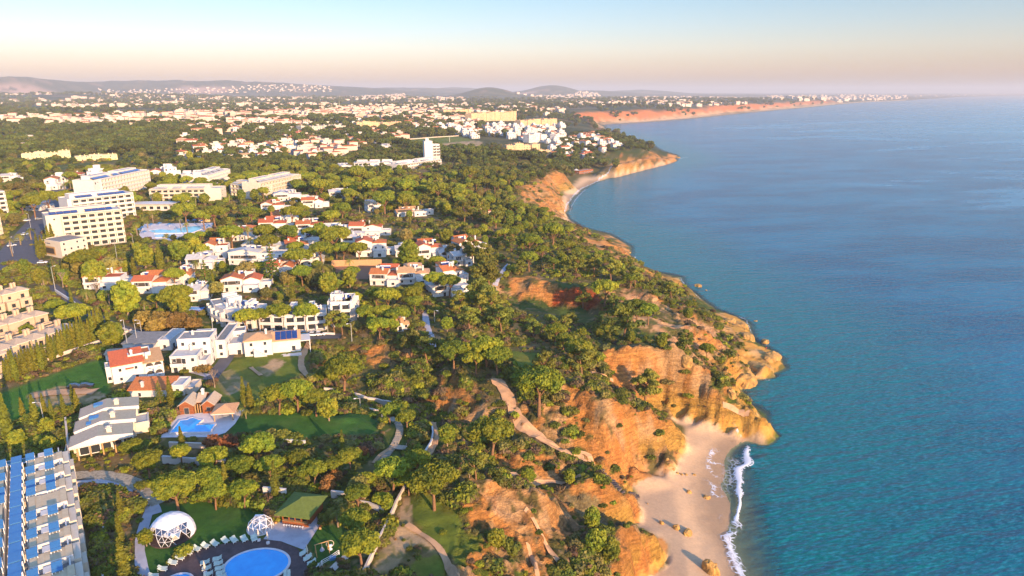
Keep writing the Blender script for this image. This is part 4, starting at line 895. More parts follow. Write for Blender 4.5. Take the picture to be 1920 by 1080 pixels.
for i, (lb, f, s, k) in enumerate([
     ('white villa with red roof right behind the hotel lawn', (490, 398, 532, 397), 51, {}), ('small orange-roofed white villa above the resort pines', (566, 390, 606, 389), 52, {}),
     ('flat white villa cluster below the long hotel', (514, 378, 566, 376), 53, dict(tiles=PALER)), ('white villa in the wood left of the big cream hotel wing', (618, 374, 662, 372), 54, dict(tiles=PALER)),
     ('white villa half hidden by round pines under the tower', (690, 398, 716, 396), 55, dict(tiles=TANROOF)), ('pale low house in the pines left of the tower wings', (640, 322, 664, 320), 56, dict(tiles=PALER)),
     ('white two-storey house with red roof beside the hillside lane', (586, 292, 606, 291), 57, dict(h=7)), ('white low restaurant with flat terrace on the beach road', (745, 407, 800, 404), 58, dict(tiles=TANROOF, h=3.5)),
     ('clay roofed round restaurant hidden in the clifftop trees', (868, 406, 930, 404), 59, dict(tiles=TERRA, h=3.5, wm=OCHRE)), ('white chapel-like house in the field edge wood', (712, 281, 734, 281), 60, dict(tiles=PALER)),
     ('white house with flat roof left of the big front hotel', (42, 395, 82, 394), 61, dict(tiles=PALER)), ('white flat house in the pine wood at the far left', (2, 342, 34, 341), 62, dict(tiles=PALER))]):
    villa(lb, f, s, **k)
# hotels
def hotel(name, label, f, floors, dep, gal=(0, 1), wm=CREAM, rm=SOLAR, cat='hotel', side=True, top=1):
    b = B(name, label, cat, f, detail=2 if floors > 4 else 1); L = b.L; h = floors*3.15
    b.block(0, L, 0, dep, 0, h, 'flat', wm=wm, rm=PALER, faces='r' if side else '', floors=floors, fh=3.15, bay=5, rng=R, par=.7)
    g0, g1 = gal; b.gallery(L*g0+.5, L*g1-.3, 0, .4, floors, 3.12, 1.8, 4.4, wm)
    if g0 > .05: b.wins(1, L*g0, 0, dep, 0, floors, 3.15, 3.2, 1.0, 1.2, 'f', .2, rng=R)
    for i in range(top):
        x0 = L*(.08+.9*i/max(1, top)); x1 = x0+L*.75/max(1, top); b.block(x0, x1, dep*.35, dep*.8, h+.12, 2.4, 'flat', wm=wm, rm=PALER, faces='', rng=R)
    n = int(L*.85/3.4)
    for i in range(n):
        if R.random() < .8:
            x0 = L*.06+i*3.4; mm = b.one('solar_panel', rm); z = h+1.0; mm.add([(x0, dep*.08, z), (x0+3.2, dep*.08, z), (x0+3.2, dep*.3, z+.9), (x0, dep*.3, z+.9), (x0, dep*.08, z-.1), (x0+3.2, dep*.08, z-.1), (x0+3.2, dep*.3, z+.8), (x0, dep*.3, z+.8)], [(0, 1, 2, 3), (7, 6, 5, 4), (0, 4, 5, 1), (1, 5, 6, 2), (2, 6, 7, 3), (3, 7, 4, 0)])
    return b.done()
hotel('front_hotel', 'large cream six-storey hotel with rows of balconies beside the main road', (97, 471, 237, 453), 6, 15, (.18, 1))
b = B('hotel_entrance', 'three-storey white hotel entrance wing with a brown framed opening and small lettering', 'hotel wing', (84, 478, 118, 485), detail=1)
b.block(0, b.L, 0, 14, 0, 8.6, 'flat', wm=CREAM, rm=GREYR, faces='r', rng=R); b.g('timber_panel', TIMBER).box(1.2, b.L*.66, -.14, -.02, 1.2, 5.6); b.g('recess_shade', DARKW).box(1.8, b.L*.6, -.18, -.145, 1.8, 4.8)  # dark sheet on the panel paints the shade of the opening
b.g('logo', TIMBER).cone(2.2, -.1, 7.0, 7.6, .35, .35, 8)
for k in range(7): b.g('lettering', SOLAR).box(3.0+k*.62, 3.45+k*.62, -.1, -.02, 7.0, 7.3+.25*(k in (0, 3, 5)))
b.done()
hotel('second_hotel', 'white five-storey hotel with blue panelled roof behind the cream front hotel', (134, 421, 256, 404), 5, 16, (.05, .98), WHITE)
hotel('slanted_hotel', 'long slanting cream hotel wing with a blue solar roof behind the second hotel', (180, 378, 281, 351), 5, 16, (.1, 1), WHITE, top=2)
hotel('long_hotel', 'long low cream hotel range with white roof edge, lit by the sun', (283, 379, 416, 377), 3, 14, (0, .78), CREAM, PALER, top=1)
hotel('corner_hotel', 'pale stepped hotel block at the left end of the cream balcony hotel', (432, 366, 486, 373), 3, 14, (.1, 1), CREAM, PALER, top=2)
hotel('balcony_hotel', 'cream four-storey balcony hotel seen at an angle in the pines', (488, 374, 563, 354), 4, 15, (0, 1), CREAM, PALER, top=2)
hotel('terrace_apartments', 'white stepped apartments with roof terraces above the long cream hotel', (342, 349, 384, 347), 3, 16, (0, 1), WHITE, PALER, top=2)
hotel('upper_apartments', 'white upper apartments right of the stepped apartments', (388, 350, 430, 335), 3, 16, (0, 1), WHITE, PALER, top=2)
hotel('edge_hotel', 'white hotel block cut by the left edge of the picture', (-40, 408, 17, 402), 5, 14, (0, 1), WHITE)
hotel('edge_hotel_annex', 'lower white hotel annex cut by the left edge of the picture', (-50, 452, 3, 440), 4, 12, (0, 1), CREAM)
b = B('canopy_hall', 'white curved canopy hall between the second hotel and the palms', 'hall', (252, 395, 318, 395)); b.block(0, b.L, 0, 12, 0, 4.5, 'flat', wm=WHITE, rng=R, bay=5, w=3, wh=2.4)
b.g('canopy', WHITE).box(-2, b.L+4, -3, 10, 4.96, 5.3); b.done()
b = B('tower', 'slim white hotel tower with a plain lit wall and side balconies, rising from the pines', 'tower', (797, 303, 812, 303)); L = b.L
b.block(0, L, 0, 12, 0, 24, 'flat', faces='', rng=R); b.block(L+.02, L+9, 2, 11, 0, 20, 'flat', faces='', rng=R); b.block(2, 6, 3, 8, 24.4, 2.4, 'flat', faces='', rng=R)
b.at(L, 2).gallery(.2, 8.8, 0, 6, 4, 3.4, 2.0, 4.2, WHITE, roof=False); b.done()
hotel('tower_wing', 'low white balcony wing in front of the hotel tower', (744, 320, 826, 309), 2, 14, (0, 1), WHITE, PALER, top=2)
hotel('west_tower_wing', 'flat white villa-like wing left of the tower balcony wing', (664, 317, 742, 316), 2, 14, (0, .4), WHITE, PALER, top=3)
def saw(label, f, floors, wm, seed, dep=14, name='apartment_block'):
    r = random.Random(seed); b = B(name, label, 'apartment block', f); L = b.L; n = max(2, int(L/11)); w = L/n
    for i in range(n):
        hh = floors*3.0+r.uniform(-1.6, 1.6); o = r.uniform(-1.5, 1.5); b.block(i*w+.05, (i+1)*w-.05, o, dep+o, 0, hh, 'flat', wm=wm, rm=r.choice([PALER, SANDROOF]), rng=r, floors=floors, bay=3.6)
        b.chimney(i*w+w*.4, dep*.4, hh, 1.5, wm, .5); b.chimney(i*w+w*.7, dep*.6, hh, 1.5, wm, .5)
    return b.done()
YEL = mat('pale_yellow_render', (.72, .60, .30), .9, .08, .5)
saw('long pale yellow apartment block with battlement-like chimneys in the far left wood', (42, 304, 134, 300), 3, YEL, 71, name='yellow_block'); saw('right half of the pale yellow apartment range in the far left wood', (141, 302, 221, 299), 2, YEL, 72, name='yellow_block')
saw('large ochre beach hotel with ribbed front above the white village', (884, 229, 968, 227), 8, OCHRE, 73, 20, 'ochre_hotel'); saw('ochre hotel wing left of the large ochre beach hotel', (832, 217, 884, 215), 5, OCHRE, 74, 20, 'ochre_hotel')
saw('low ochre hotel range at the edge of the red cliffs', (976, 237, 1045, 235), 5, OCHRE, 75, 18, 'ochre_hotel'); saw('ochre apartment range left of the white village', (670, 244, 712, 243), 5, OCHRE, 76, 18); saw('ochre apartment range next to the football-ground trees', (718, 242, 760, 240), 4, OCHRE, 77, 18)
saw('cream apartment range in the middle of the inland town', (565, 250, 648, 247), 4, CREAM, 78, 18); saw('cream apartment block below the ochre apartments', (645, 257, 692, 256), 3, CREAM, 79, 16)
saw('white apartment block at the seaward corner of the white village', (992, 268, 1024, 267), 5, WHITE, 80, 14); saw('square white block on the village slope', (1042, 268, 1062, 267), 5, WHITE, 81, 12)
saw('terracotta coloured apartment range under the white village', (950, 281, 1012, 281), 3, OCHRE, 82, 12)
saw('rust brown apartment house at the valley edge of the village', (1008, 292, 1034, 292), 3, OCHRE, 83, 10)
# houses of the villages and towns: a few designs, copied one by one
def house_proto(seed, w, d, h, roof, wm, rm):
    b = Bld('village_house', 'x', 'house', 0, 0, 0, 0, detail=0); r = random.Random(seed); FOOTn = len(FOOT)
    b.block(-w/2, w/2, -d/2, d/2, 0, h, roof, wm=wm, rm=rm, rh=1.4, rng=r, bay=3.2, w=1.3)
    b.block(-w/2+1, w*.1, -d/2-3, -d/2-.02, 0, h*.55, 'flat', wm=wm, rng=r, faces='f'); b.block(w/2+.02, w/2+w*.35, -d/4, d/3, 0, h*.6, 'flat', wm=wm, rng=r, faces='f')
    if roof == 'flat': b.block(-w*.2, w*.25, -d*.1, d*.35, h+.12, 2.3, 'flat', wm=wm, rng=r, faces='')
    b.chimney(w*.2, 0, h+.3, 1.4, wm, .4); e = b.done(); del FOOT[FOOTn:]; return e
PR = [house_proto(i, *a) for i, a in enumerate([(12, 9, 6.2, 'flat', WHITE, PALER), (10, 9, 6, 'hip', WHITE, TERRA), (14, 9, 6, 'gable', WHITE, TERRA), (11, 10, 9, 'flat', WHITE, PALER), (12, 9, 5.4, 'gable', CREAM, TANROOF), (16, 10, 6.4, 'flat', CREAM, PALER), (13, 10, 6, 'hip', OCHRE, TERRA), (9, 8, 3.4, 'flat', WHITE, GREYR)])]
FAV = {'w': [0, 3, 0, 2, 7, 1], 'm': [1, 2, 4, 0, 5, 7, 6], 'r': [1, 2, 6, 4], 'c': [5, 4, 0, 2]}
used_p = set(); fars = MB(); farr = MB(); NH = [0]
def far_house(mb_w, mb_r, x, y, z, w, d, h, a):
    mb_w.M = Matrix.Translation((x, y, z)) @ Matrix.Rotation(a, 4, 'Z'); mb_w.box(-w/2, w/2, -d/2, d/2, -2, h)
    if R.random() < .6: mb_w.box(-w/2, w*.1, -d/2-3, -d/2, -2, h*.6)
    mb_r.M = mb_w.M
    if R.random() < .55: mb_r.hip(-w/2, w/2, -d/2, d/2, h, 1.5, .3)
    else: mb_w.box(-w*.25, w*.2, -d*.2, d*.3, h, h+2.2)
def village(label, group, s, n, fam, mind=11, ang=None, single=True, scale=1.0, seed=0):
    r = random.Random(seed+n); q = GP(s); xs = [a[0] for a in q]; ys = [a[1] for a in q]; c = []; t = 0
    while len(c) < n and t < n*60:
        t += 1
        # denser towards the viewer's side would be a picture trick: uniform on the ground
        x, y = r.uniform(min(xs), max(xs)), r.uniform(min(ys), max(ys))
        if not inpoly(np.array([x]), np.array([y]), q)[0] or any((x-a)**2+(y-b)**2 < mind**2 for a, b in c): continue
        if hz(x, y) < 6 or any(x0-2 < x < x1+2 and y0-2 < y < y1+2 for _, x0, x1, y0, y1 in FOOT): continue
        c.append((x, y))
    if single: NH[0] += len(c)
    mx_, my_ = (sum(a for a, b in c)/max(1, len(c)), sum(b for a, b in c)/max(1, len(c)))
    for x, y in c:
        z = float(hz(x, y)); a = (ang if ang is not None else .4)+r.uniform(-.25, .25)+r.choice([0, math.pi/2, 0])
        if single:
            k = r.choice(FAV[fam]); p = PR[k]
            if k in used_p: o = clone(p, (x, y, z), a)
            else: used_p.add(k); o = p; o.location = (x, y, z); o.rotation_euler = (0, 0, a)
            s_ = scale*r.uniform(.85, 1.2); o.scale = (s_, s_, s_*r.uniform(.9, 1.15)); PD = ['flat-roofed with roof room', 'red hip-roofed', 'red gabled', 'tall and flat-roofed', 'tan-roofed', 'long and flat-roofed', 'ochre and red-roofed', 'low with a grey roof'][k]; wh = f"{'near' if y < my_ else 'far'} {'left' if x < mx_ else 'right'}"; tag(o, f"{label}, {PD}, {wh} part", 'house', f"{group}, {PD}, {wh}")
        else: far_house(fars, farr, x, y, z, r.uniform(9, 22)*scale, r.uniform(8, 12)*scale, r.uniform(3.5, 9)*scale, a)
        clear([(x-7*scale, y-7*scale), (x+7*scale, y-7*scale), (x+7*scale, y+7*scale), (x-7*scale, y+7*scale)])
village('clifftop village house', 'white village houses on the clifftop', '985,238 1052,238 1062,266 1040,272 985,268 905,252 905,236', 88, 'w', 10, seed=1)
village('headland bungalow among trees', 'white houses on the headland', '1050,262 1110,258 1160,276 1150,288 1115,297 1045,302 1020,292', 44, 'w', 11, seed=2)
village('inland village house', 'white houses of the inland village', '770,240 880,236 900,250 890,262 855,252 760,250', 75, 'w', 12, seed=3)
village('hillside suburb house', 'red-roofed houses of the hillside suburb', '430,240 560,236 600,252 560,285 490,300 430,300 440,262', 84, 'm', 15, seed=4)
village('house by the suburb lane', 'pale houses beside the suburb lane', '340,262 430,262 430,295 390,302 340,300', 22, 'm', 16, seed=5)
village('holiday house behind the hotels', 'white holiday houses behind the hotels', '92,352 120,340 205,330 205,347 160,362 95,362', 12, 'w', 11, seed=6)
village('house in the pines above the hotels', 'white houses in the pines above the hotels', '290,326 320,322 322,336 292,338', 5, 'w', 11, seed=7)
village('house on the ridge behind the suburb', 'pale houses on the ridge behind the suburb', '560,222 760,222 770,236 660,240 560,240', 46, 'c', 16, seed=8)
# the far towns, too small to tell apart
for k, (s, n, mind, sc) in enumerate([('0,222 330,214 420,222 400,232 60,234 0,236', 150, 20, 1.5), ('400,214 900,208 900,222 500,230', 260, 18, 1.4), ('900,205 1060,205 1060,214 960,216 900,216', 60, 18, 1.3),
     ('60,196 480,192 620,196 640,200 100,204', 240, 20, 1.6), ('620,200 1000,196 1000,206 620,210', 240, 20, 1.5), ('1050,191 1300,190 1330,196 1060,198', 200, 22, 1.7), ('1000,183 1600,181 1600,186 1000,190', 340, 28, 2.0),
     ('200,178 760,176 760,187 200,190', 520, 36, 1.7), ('180,166 620,163 620,173 200,174', 150, 50, 1.7), ('330,205 700,203 700,214 330,214', 160, 20, 1.4), ('690,186 870,185 870,190 700,192', 120, 30, 2.4), ('970,176 1110,175 1130,180 970,182', 70, 60, 2.6),
     ('0,178 200,176 200,192 0,196', 60, 50, 2.2), ('1430,181 1700,180.5 1700,184.5 1560,190 1470,190', 330, 26, 3.0), ('1700,179.5 1920,176 1920,176.8 1720,182', 50, 50, 2.4), ('1250,195 1400,193 1400,199 1250,202', 40, 30, 1.8), ('350,240 440,236 440,250 380,258', 20, 18, 1.2), ('560,240 700,240 760,246 760,262 640,285 565,285', 110, 15, 1.0), ('430,226 560,226 560,240 430,240', 90, 15, 1.1), ('760,224 900,222 900,238 760,240', 100, 14, 1.0), ('560,286 640,272 640,290 580,300', 20, 14, 1.0), ('30,262 110,258 100,280 20,285', 12, 18, .9), ('1100,248 1150,262 1130,270 1080,262', 14, 12, .9)]):
    village('', '', s, n, 'm', mind, single=False, scale=sc, seed=20+k)
fars.M = Matrix(); farr.M = Matrix()
fw = fars.obj('distant_houses', mat('distant_render', (.60, .53, .45), .9, .1, .012, col2=(.42, .31, .22)), kind='stuff'); farr.obj('distant_roofs', TERRA, fw, kind='stuff')
for k, p in enumerate(PR):
    if k not in used_p: bpy.data.objects.remove(p)
# ---------------------------------------------------------------- roads, paths, pools, garden things
ASPH = mat('asphalt', (.10, .10, .11), .9, .15, .3, obj=True); SANDP = mat('trodden_sand', (.56, .33, .17), .95, .18, .35); PAVE = mat('grey_paving', (.44, .42, .44), .9, .12, .6); STONEP = mat('stone_setts', (.44, .38, .27), .9, .3, 1.4)
DECKW = mat('dark_deck_boards', (.10, .065, .06), .7, .25, .9); POOLW = mat('pool_water', (.01, .25, .60), .08, .15, .5, spec=.5, col2=(.02, .36, .72)); WHITEP = mat('pale_pool_paving', (.66, .60, .58), .9, .1, .5)
CLAY = mat('clay_court', (.30, .15, .08), .95, .1, .2); LOUNGE = mat('pale_green_cushion', (.56, .62, .50), .8, .1, 2); AQUA = mat('aqua_pool_water', (.08, .40, .48), .1, .2, .15, col2=(.3, .62, .66))
ROCKM = mat('ochre_sea_rock', (.52, .30, .08), .95, .28, .6, bump=.35, bscale=1.5, col2=(.22, .13, .05)); LIMEW = mat('pale_boundary_wall', (.62, .52, .42), .95, .12, .6)  # warm pale tone for boundary and garden walls
for s, w_, c in (('-60,520 0,500 32,462 60,428 86,398 104,372 112,350', 13, 3), ('50,500 78,470 95,440', 7, 2), ('96,535 130,561 158,581 200,605 240,619 300,629 340,632 360,640', 4.5, 2), ('392,712 412,690 426,672 430,655 424,640 400,632', 4.5, 1), ('556,300 548,290 545,280 552,268', 8, 2), ('565,633 600,631 640,630', 5, 1)):
    ribbon('road', s, w_, ASPH, .1, clr=c)
for s, w_ in (('580,642 574,655 566,668 563,682 568,697 580,712 590,718', 2.4), ('928,711 945,728 952,745 958,765 975,790 1000,815 1030,835 1060,848 1090,858 1113,866', 4.4), ('812,793 820,808 820,822 814,838 806,852 798,868', 2.0), ('762,985 790,1000 815,1018 832,1035 838,1055 848,1075 860,1095', 1.6), ('985,955 1005,975 1018,1000 1026,1030 1048,1060 1075,1095', 1.5), ('1010,1090 1000,1050 990,1020', 1.2),
              ('1085,697 1110,700 1150,715', 1.2), ('960,893 1000,901 1040,903 1090,892', 1.6), ('1355,760 1385,770 1405,775', 1.3), ('470,690 490,705', 1.5), ('55,745 110,735 180,735', 5.), ('745,835 720,845 700,870', 1.2)):
    ribbon('sandy_path', s, w_*.85, SANDP, .32, clr=2.2)
for s, w_ in (('796,575 798,598 804,625 812,650', 2.4), ('924,545 932,525 945,505 955,495', 2.2), ('138,908 190,905 230,912 262,928 288,946 290,965', 3.0), ('283,950 270,985 262,1015 261,1045 268,1075 276,1095', 2.0), ('232,520 300,500 360,490', 2), ('330,690 390,705', 2)): ribbon('paved_path', s, w_, PAVE, .14, clr=.8)
ribbon('stone_verge', '135,893 180,889 225,895 262,910 290,932 300,945', 3.6, STONEP, .16, clr=.5)
drape('patio', '494,1012 528,968 612,968 570,1032 556,1027 527,1016', PAVE, .16); clear(GP('494,1012 528,968 612,968 570,1032 527,1016'))
drape('pool_deck', '262,1110 285,1086 312,1066 345,1045 380,1030 420,1020 460,1015 495,1013 526,1016 556,1029 580,1052 595,1085 600,1180 250,1180', DECKW, .14); clear(GP('262,1110 300,1068 345,1040 420,1015 526,1012 585,1040 600,1180 250,1180'))
drape('tennis_court', '624,500 716,499 700,513 690,524 668,524 628,510', CLAY, .1); drape('car_park', '72,460 90,430 60,425 20,470 50,500', ASPH, .06)
drape('turf_circle', '960,408 985,404 1012,408 1010,414 985,417 965,414', mat('turf', (.12, .16, .03), .95), .2)
drape('hotel_pool_terrace', '258,446 270,420 400,418 392,442 330,452', WHITEP, .1); drape('pool_paving', '300,821 331,779 458,768 441,795 423,812 398,820', WHITEP, .12)
def pool(label, px, m, z_up=.30, rim=.35, name='swimming_pool', world=None):
    q = world or [Vector(a) for a in GP(px)]; cx = sum(a[0] for a in q)/len(q); cy = sum(a[1] for a in q)/len(q); z = float(hz(cx, cy)); e = empty(name, cx, cy, z, 0, label, 'pool'); l = [(a[0]-cx, a[1]-cy) for a in q]
    n = len(l); o = []; 
    for i in range(n):
        a, b, c = Vector(l[i-1]), Vector(l[i]), Vector(l[(i+1) % n]); t = (c-a).normalized(); nn = Vector((t.y, -t.x)); nn = nn if nn.dot(b) > 0 else -nn; o.append(tuple(b+nn*rim*1.3))
    ar = MB(); ar.add([(x, y, z_up) for x, y in l]+[(x, y, z_up) for x, y in o]+[(x, y, -1) for x, y in o]+[(x, y, z_up-.1) for x, y in l], [(i, n+i, n+(i+1) % n, (i+1) % n) for i in range(n)]+[(n+i, 2*n+i, 2*n+(i+1) % n, n+(i+1) % n) for i in range(n)]+[(i, (i+1) % n, 3*n+(i+1) % n, 3*n+i) for i in range(n)]); ar.obj('rim', WHITEP, e)
    MB().prism(l, -1, z_up-.07).obj('water', m, e); clear([(a[0], a[1]) for a in q]); return e
cx, cy = map(float, W(481, 1054, 28)); pool('large oval swimming pool with a white rim in the dark boarded deck', None, POOLW, world=[(cx+6.1*math.cos(a), cy+4.9*math.sin(a), 28) for a in [k*math.pi/24 for k in range(48)]])
cx2, cy2 = map(float, W(334, 1084, 28)); pool('small round children\'s pool at the bottom edge of the deck', None, POOLW, world=[(cx2+2.3*math.cos(a), cy2+2.0*math.sin(a), 28) for a in [k*math.pi/12 for k in range(24)]])
clear(GP('285,858 300,820 445,816 445,846')); pool('angular bright blue pool on pale paving in front of the timber pool house', '321,815 339,791 352,790 356,787 362,786 368,788 372,790 379,790 371,799 404,798 394,814', POOLW, .6)
pool('small kidney blue pool in the garden left of the crescent building', '343,578 352,576 392,577 388,590 372,589 355,585', POOLW)
pool('long aqua hotel pool among palms', '278,433 300,430 322,432 330,430 352,424 372,422 378,430 360,437 330,438 290,438', AQUA); pool('pale shallow hotel pool in front of the long aqua pool', '288,441 300,439 326,440 318,446 292,446', mat('shallow_pool', (.45, .66, .70), .15)); pool('pool beside the white villas above the walled court', '743,462 752,455 762,457 758,466', AQUA)
pool('narrow lap pool behind the stepped terrace hotel', '8,868 40,863 72,856 72,861 40,870 10,874', mat('teal_lap_pool', (.05, .22, .25), .1))
# loungers
def lounger():
    e = empty('sun_lounger', 0, 0, 0); f = MB().box(-.34, .34, 0, 1.25, .28, .34).box(-.33, -.27, .05, .11, 0, .28).box(.27, .33, .05, .11, 0, .28).box(-.33, -.27, 1.8, 1.86, 0, .28).box(.27, .33, 1.8, 1.86, 0, .28); f.obj('frame', METALW, e)
    c = MB(); [c.box(-.33, .33, .02+k*.31, .30+k*.31, .345, .42) for k in range(4)]; c.obj('cushion', LOUNGE, e)
    MB().add([(-.33, 1.28, .36), (.33, 1.28, .36), (.33, 1.95, .72), (-.33, 1.95, .72), (-.33, 1.28, .44), (.33, 1.28, .44), (.33, 1.93, .80), (-.33, 1.93, .80)], [(3, 2, 1, 0), (4, 5, 6, 7), (0, 1, 5, 4), (1, 2, 6, 5), (2, 3, 7, 6), (3, 0, 4, 7)]).obj('backrest', LOUNGE, e); return e
lp = lounger(); first = [True]
def lay(px, py, ang, label, group):
    x, y = map(float, W(px, py, 28)); z = float(hz(x, y))+.16
    if first[0]: o = lp; o.location = (x, y, z); o.rotation_euler = (0, 0, ang); first[0] = False
    else: o = clone(lp, (x, y, z), ang)
    o.scale = (.9, .9, .9); tag(o, label, 'sun lounger', group)
arc = pts('296,1075 312,1062 331,1051 344,1042 359,1033 374,1027 390,1022 407,1018 426,1013 442,1012 460,1011 478,1010'); ordn = ['first', 'second', 'third', 'fourth', 'fifth', 'sixth', 'seventh', 'eighth', 'ninth', 'tenth', 'eleventh', 'twelfth']
for i, (px, py) in enumerate(arc):
    x, y = map(float, W(px, py, 28)); a = math.atan2(y-cy+2, x-cx-3)-math.pi/2
    for s in (-1, 1): lay(px+s*3.3*math.cos(a), py-s*3.3*math.sin(a)*.6, a, f'lawn-edge lounger, {"left" if s < 0 else "right"} of the {ordn[i]} pair from the left', 'sun loungers on the curved lawn edge')
for i, (px, py) in enumerate(pts('375,1052 378,1062 381,1073 398,1045 400,1053 402,1062 404,1071 406,1079')):
    for s in (-1, 1): lay(px, py+s*1.8, -math.pi/2+.25, f'{"far" if s < 0 else "near"} lounger of the {ordn[i if i < 3 else i-3]} pair in the {"left" if i < 3 else "right"} inner column', 'sun loungers between the two pools')
for i, (px, py) in enumerate(pts('562,1036 569,1045 576,1054 581,1063 583,1073')):
    for s in (-1, 1): lay(px, py+s*1.8, -math.pi/2+.9-i*.12, f'{"far" if s < 0 else "near"} lounger of the {ordn[i]} pair right of the oval pool', 'sun loungers right of the oval pool')
for i, (px, py) in enumerate(pts('534,1078 541,1078')): lay(px, py, .3, f'{("left","right")[i]} lounger at the bottom right rim of the oval pool', 'sun loungers at the bottom pool rim')
for px, py, lb in ((485, 1008, 'closed cream parasol at the end of the lounger row'), (502, 1013, 'closed cream parasol at the corner of the paved patio'), (384, 1068, 'closed cream parasol between the two inner lounger columns'), (576, 1037, 'closed cream parasol beside the right lounger row')):
    x, y = map(float, W(px, py, 28)); e = empty('parasol', x, y, float(hz(x, y)), 0, lb, 'parasol'); MB().cone(0, 0, 0, .5, .4, .35, 10).obj('base', WHITEP, e); MB().cone(0, 0, .5, 3.1, .04, .04, 6).obj('pole', TIMBER, e); MB().tube([(0, 0, 1.2), (0, 0, 1.5), (0, 0, 3.0)], [.12, .26, .04], 8).obj('canopy', CREAM, e)
# bar pavilion
b = B('bar_pavilion', 'red-brown timber bar pavilion with a moss green hipped roof on the paved patio', 'pavilion', (530, 984, 578, 990), detail=2, frame='b'); L = b.L
b.g('roof', GREENR).hip(-.9, L+.9, -1, 7.6, 3.0, 2.0, .2); b.g('counter', WOOD).box(.2, L-.2, 0, .35, -.3, 1.15); b.g('counter_top', TIMBER).box(.1, L-.1, -.2, .5, 1.16, 1.24)
b.g('back_wall', WOOD).box(0, L, 4.5, 7.2, -1, 3.05).box(L-1.9, L, 1.2, 4.5, -1, 3.05)
for i in range(5): b.one('post', WOOD).box(i*(L-.22)/4, i*(L-.22)/4+.22, .05, .27, -.5, 3.05)
for i in range(8): b.one('bar_stool', METALW).box(.6+i*.62, .95+i*.62, -.9, -.6, .6, .75).box(.74+i*.62, .8+i*.62, -.78, -.72, -.2, .6)
b.g('chalk_board', DARKW).box(L-1.6, L-.5, 1.12, 1.19, .8, 2.2); b.done(); clear(GP('522,992 585,995 622,935 545,925'))
for px, py, lb in ((517, 976, 'left'), (600, 985, 'right')):
    x, y = map(float, W(px, py, 28)); e = empty('lantern_box', x, y, float(hz(x, y)), .3, f'small honey timber lantern box {lb} of the bar pavilion', 'lantern'); MB().box(-.25, .25, -.25, .25, 0, .55).obj('box', TIMBER, e); MB().box(-.3, .3, -.3, .3, .55, .62).obj('lid', WOOD, e)
# geodesic domes
COVER = mat('dome_cover', (.74, .76, .78), .45, .05, 2); CLEARP = bpy.data.materials.new('clear_film'); CLEARP.use_nodes = True; t = CLEARP.node_tree; gb = N(t, 'ShaderNodeBsdfGlossy', i_Roughness=.08); tb = N(t, 'ShaderNodeBsdfTransparent'); ms = N(t, 'ShaderNodeMixShader'); ms.inputs[0].default_value = .14
t.links.new(tb.outputs[0], ms.inputs[1]); t.links.new(gb.outputs[0], ms.inputs[2]); t.links.new(ms.outputs[0], t.nodes['Material Output'].inputs['Surface'])
def dome(label, px, py, r, solid, ang):
    x, y = map(float, W(px, py, 28)); e = empty('geodesic_dome', x, y, float(hz(x, y)), 0, label, 'dome tent'); bm = bmesh.new(); bmesh.ops.create_icosphere(bm, subdivisions=3 if solid else 2, radius=r)
    fs = [f for f in bm.faces if f.calc_center_median().z > r*.02]; v0 = Vector((math.cos(ang), math.sin(ang), .25)).normalized(); ed = set()
    for f in fs:
        c = f.calc_center_median(); cn = c.normalized(); front = cn.dot(v0) > .38 and c.z < r*.66
        door = cn.dot(Vector((math.cos(ang-.55), math.sin(ang-.55), .1)).normalized()) > .93 or cn.dot(Vector((math.cos(ang+.75), math.sin(ang+.75), .1)).normalized()) > .95
        vs = [Vector((v.co.x, v.co.y, max(0, v.co.z))) for v in f.verts]
        for i in range(3):
            k = tuple(sorted((tuple(round(q, 3) for q in vs[i]), tuple(round(q, 3) for q in vs[(i+1) % 3]))))
            if k[0] != k[1] and not (front and door): ed.add((k, front or not solid))
        if front and door: continue
        n_ = cn*.03; MB().add([v+n_ for v in vs]+[v for v in vs], [(0, 1, 2), (5, 4, 3), (0, 3, 4, 1), (1, 4, 5, 2), (2, 5, 3, 0)]).obj('cover_panel' if solid and not front else 'clear_panel', COVER if solid and not front or (not solid and cn.dot(Vector((-.5, .6, .5)).normalized()) > .93) else CLEARP, e)
    bm.free(); fr = MB()
    for (a_, b_), big in ed: fr.tube([a_, b_], [.07 if big and not solid else .045]*2, 4, False)
    fr.obj('frame', METALW, e, kind='stuff'); MB().prism([(r*1.02*math.cos(k*.2618), r*1.02*math.sin(k*.2618)) for k in range(24)], -.3, .18).obj('floor', WHITEP if not solid else DECKW, e)
    MB().box(-.9, .9, -.5, .5, .86, .95).obj('table_top', METALW, e); MB().box(-.8, -.7, -.4, .4, .18, .86).box(.7, .8, -.4, .4, .18, .86).obj('table_legs', METALW, e)
    for k in range(4): MB().box(-.9+(k % 2)*1.3, -.4+(k % 2)*1.3, (-1.4 if k < 2 else .9), (-.9 if k < 2 else 1.4), .18, .65).box(-.9+(k % 2)*1.3, -.4+(k % 2)*1.3, (-1.5 if k < 2 else 1.4), (-1.4 if k < 2 else 1.5), .18, 1.2).obj('chair', METALW, e)
    if not solid: MB().box(-1.6, .2, .3, 1.9, .18, 2.1).obj('white_cabinet', COVER, e); MB().box(-1.2, -.4, .22, .29, 1.0, 1.6).obj('screen', DARKW, e)
    clear([(x-r*1.1, y-r*1.1), (x+r*1.1, y-r*1.1), (x+r*1.1, y+r*1.1), (x-r*1.1, y+r*1.1)])
dome('large geodesic dome tent with a white cover and an open glazed front on the lawn', 322, 995, 4.7, True, -math.pi/2+.15); dome('small transparent geodesic dome with thick white struts beside the patio', 488, 984, 2.8, False, -math.pi/2+.2)
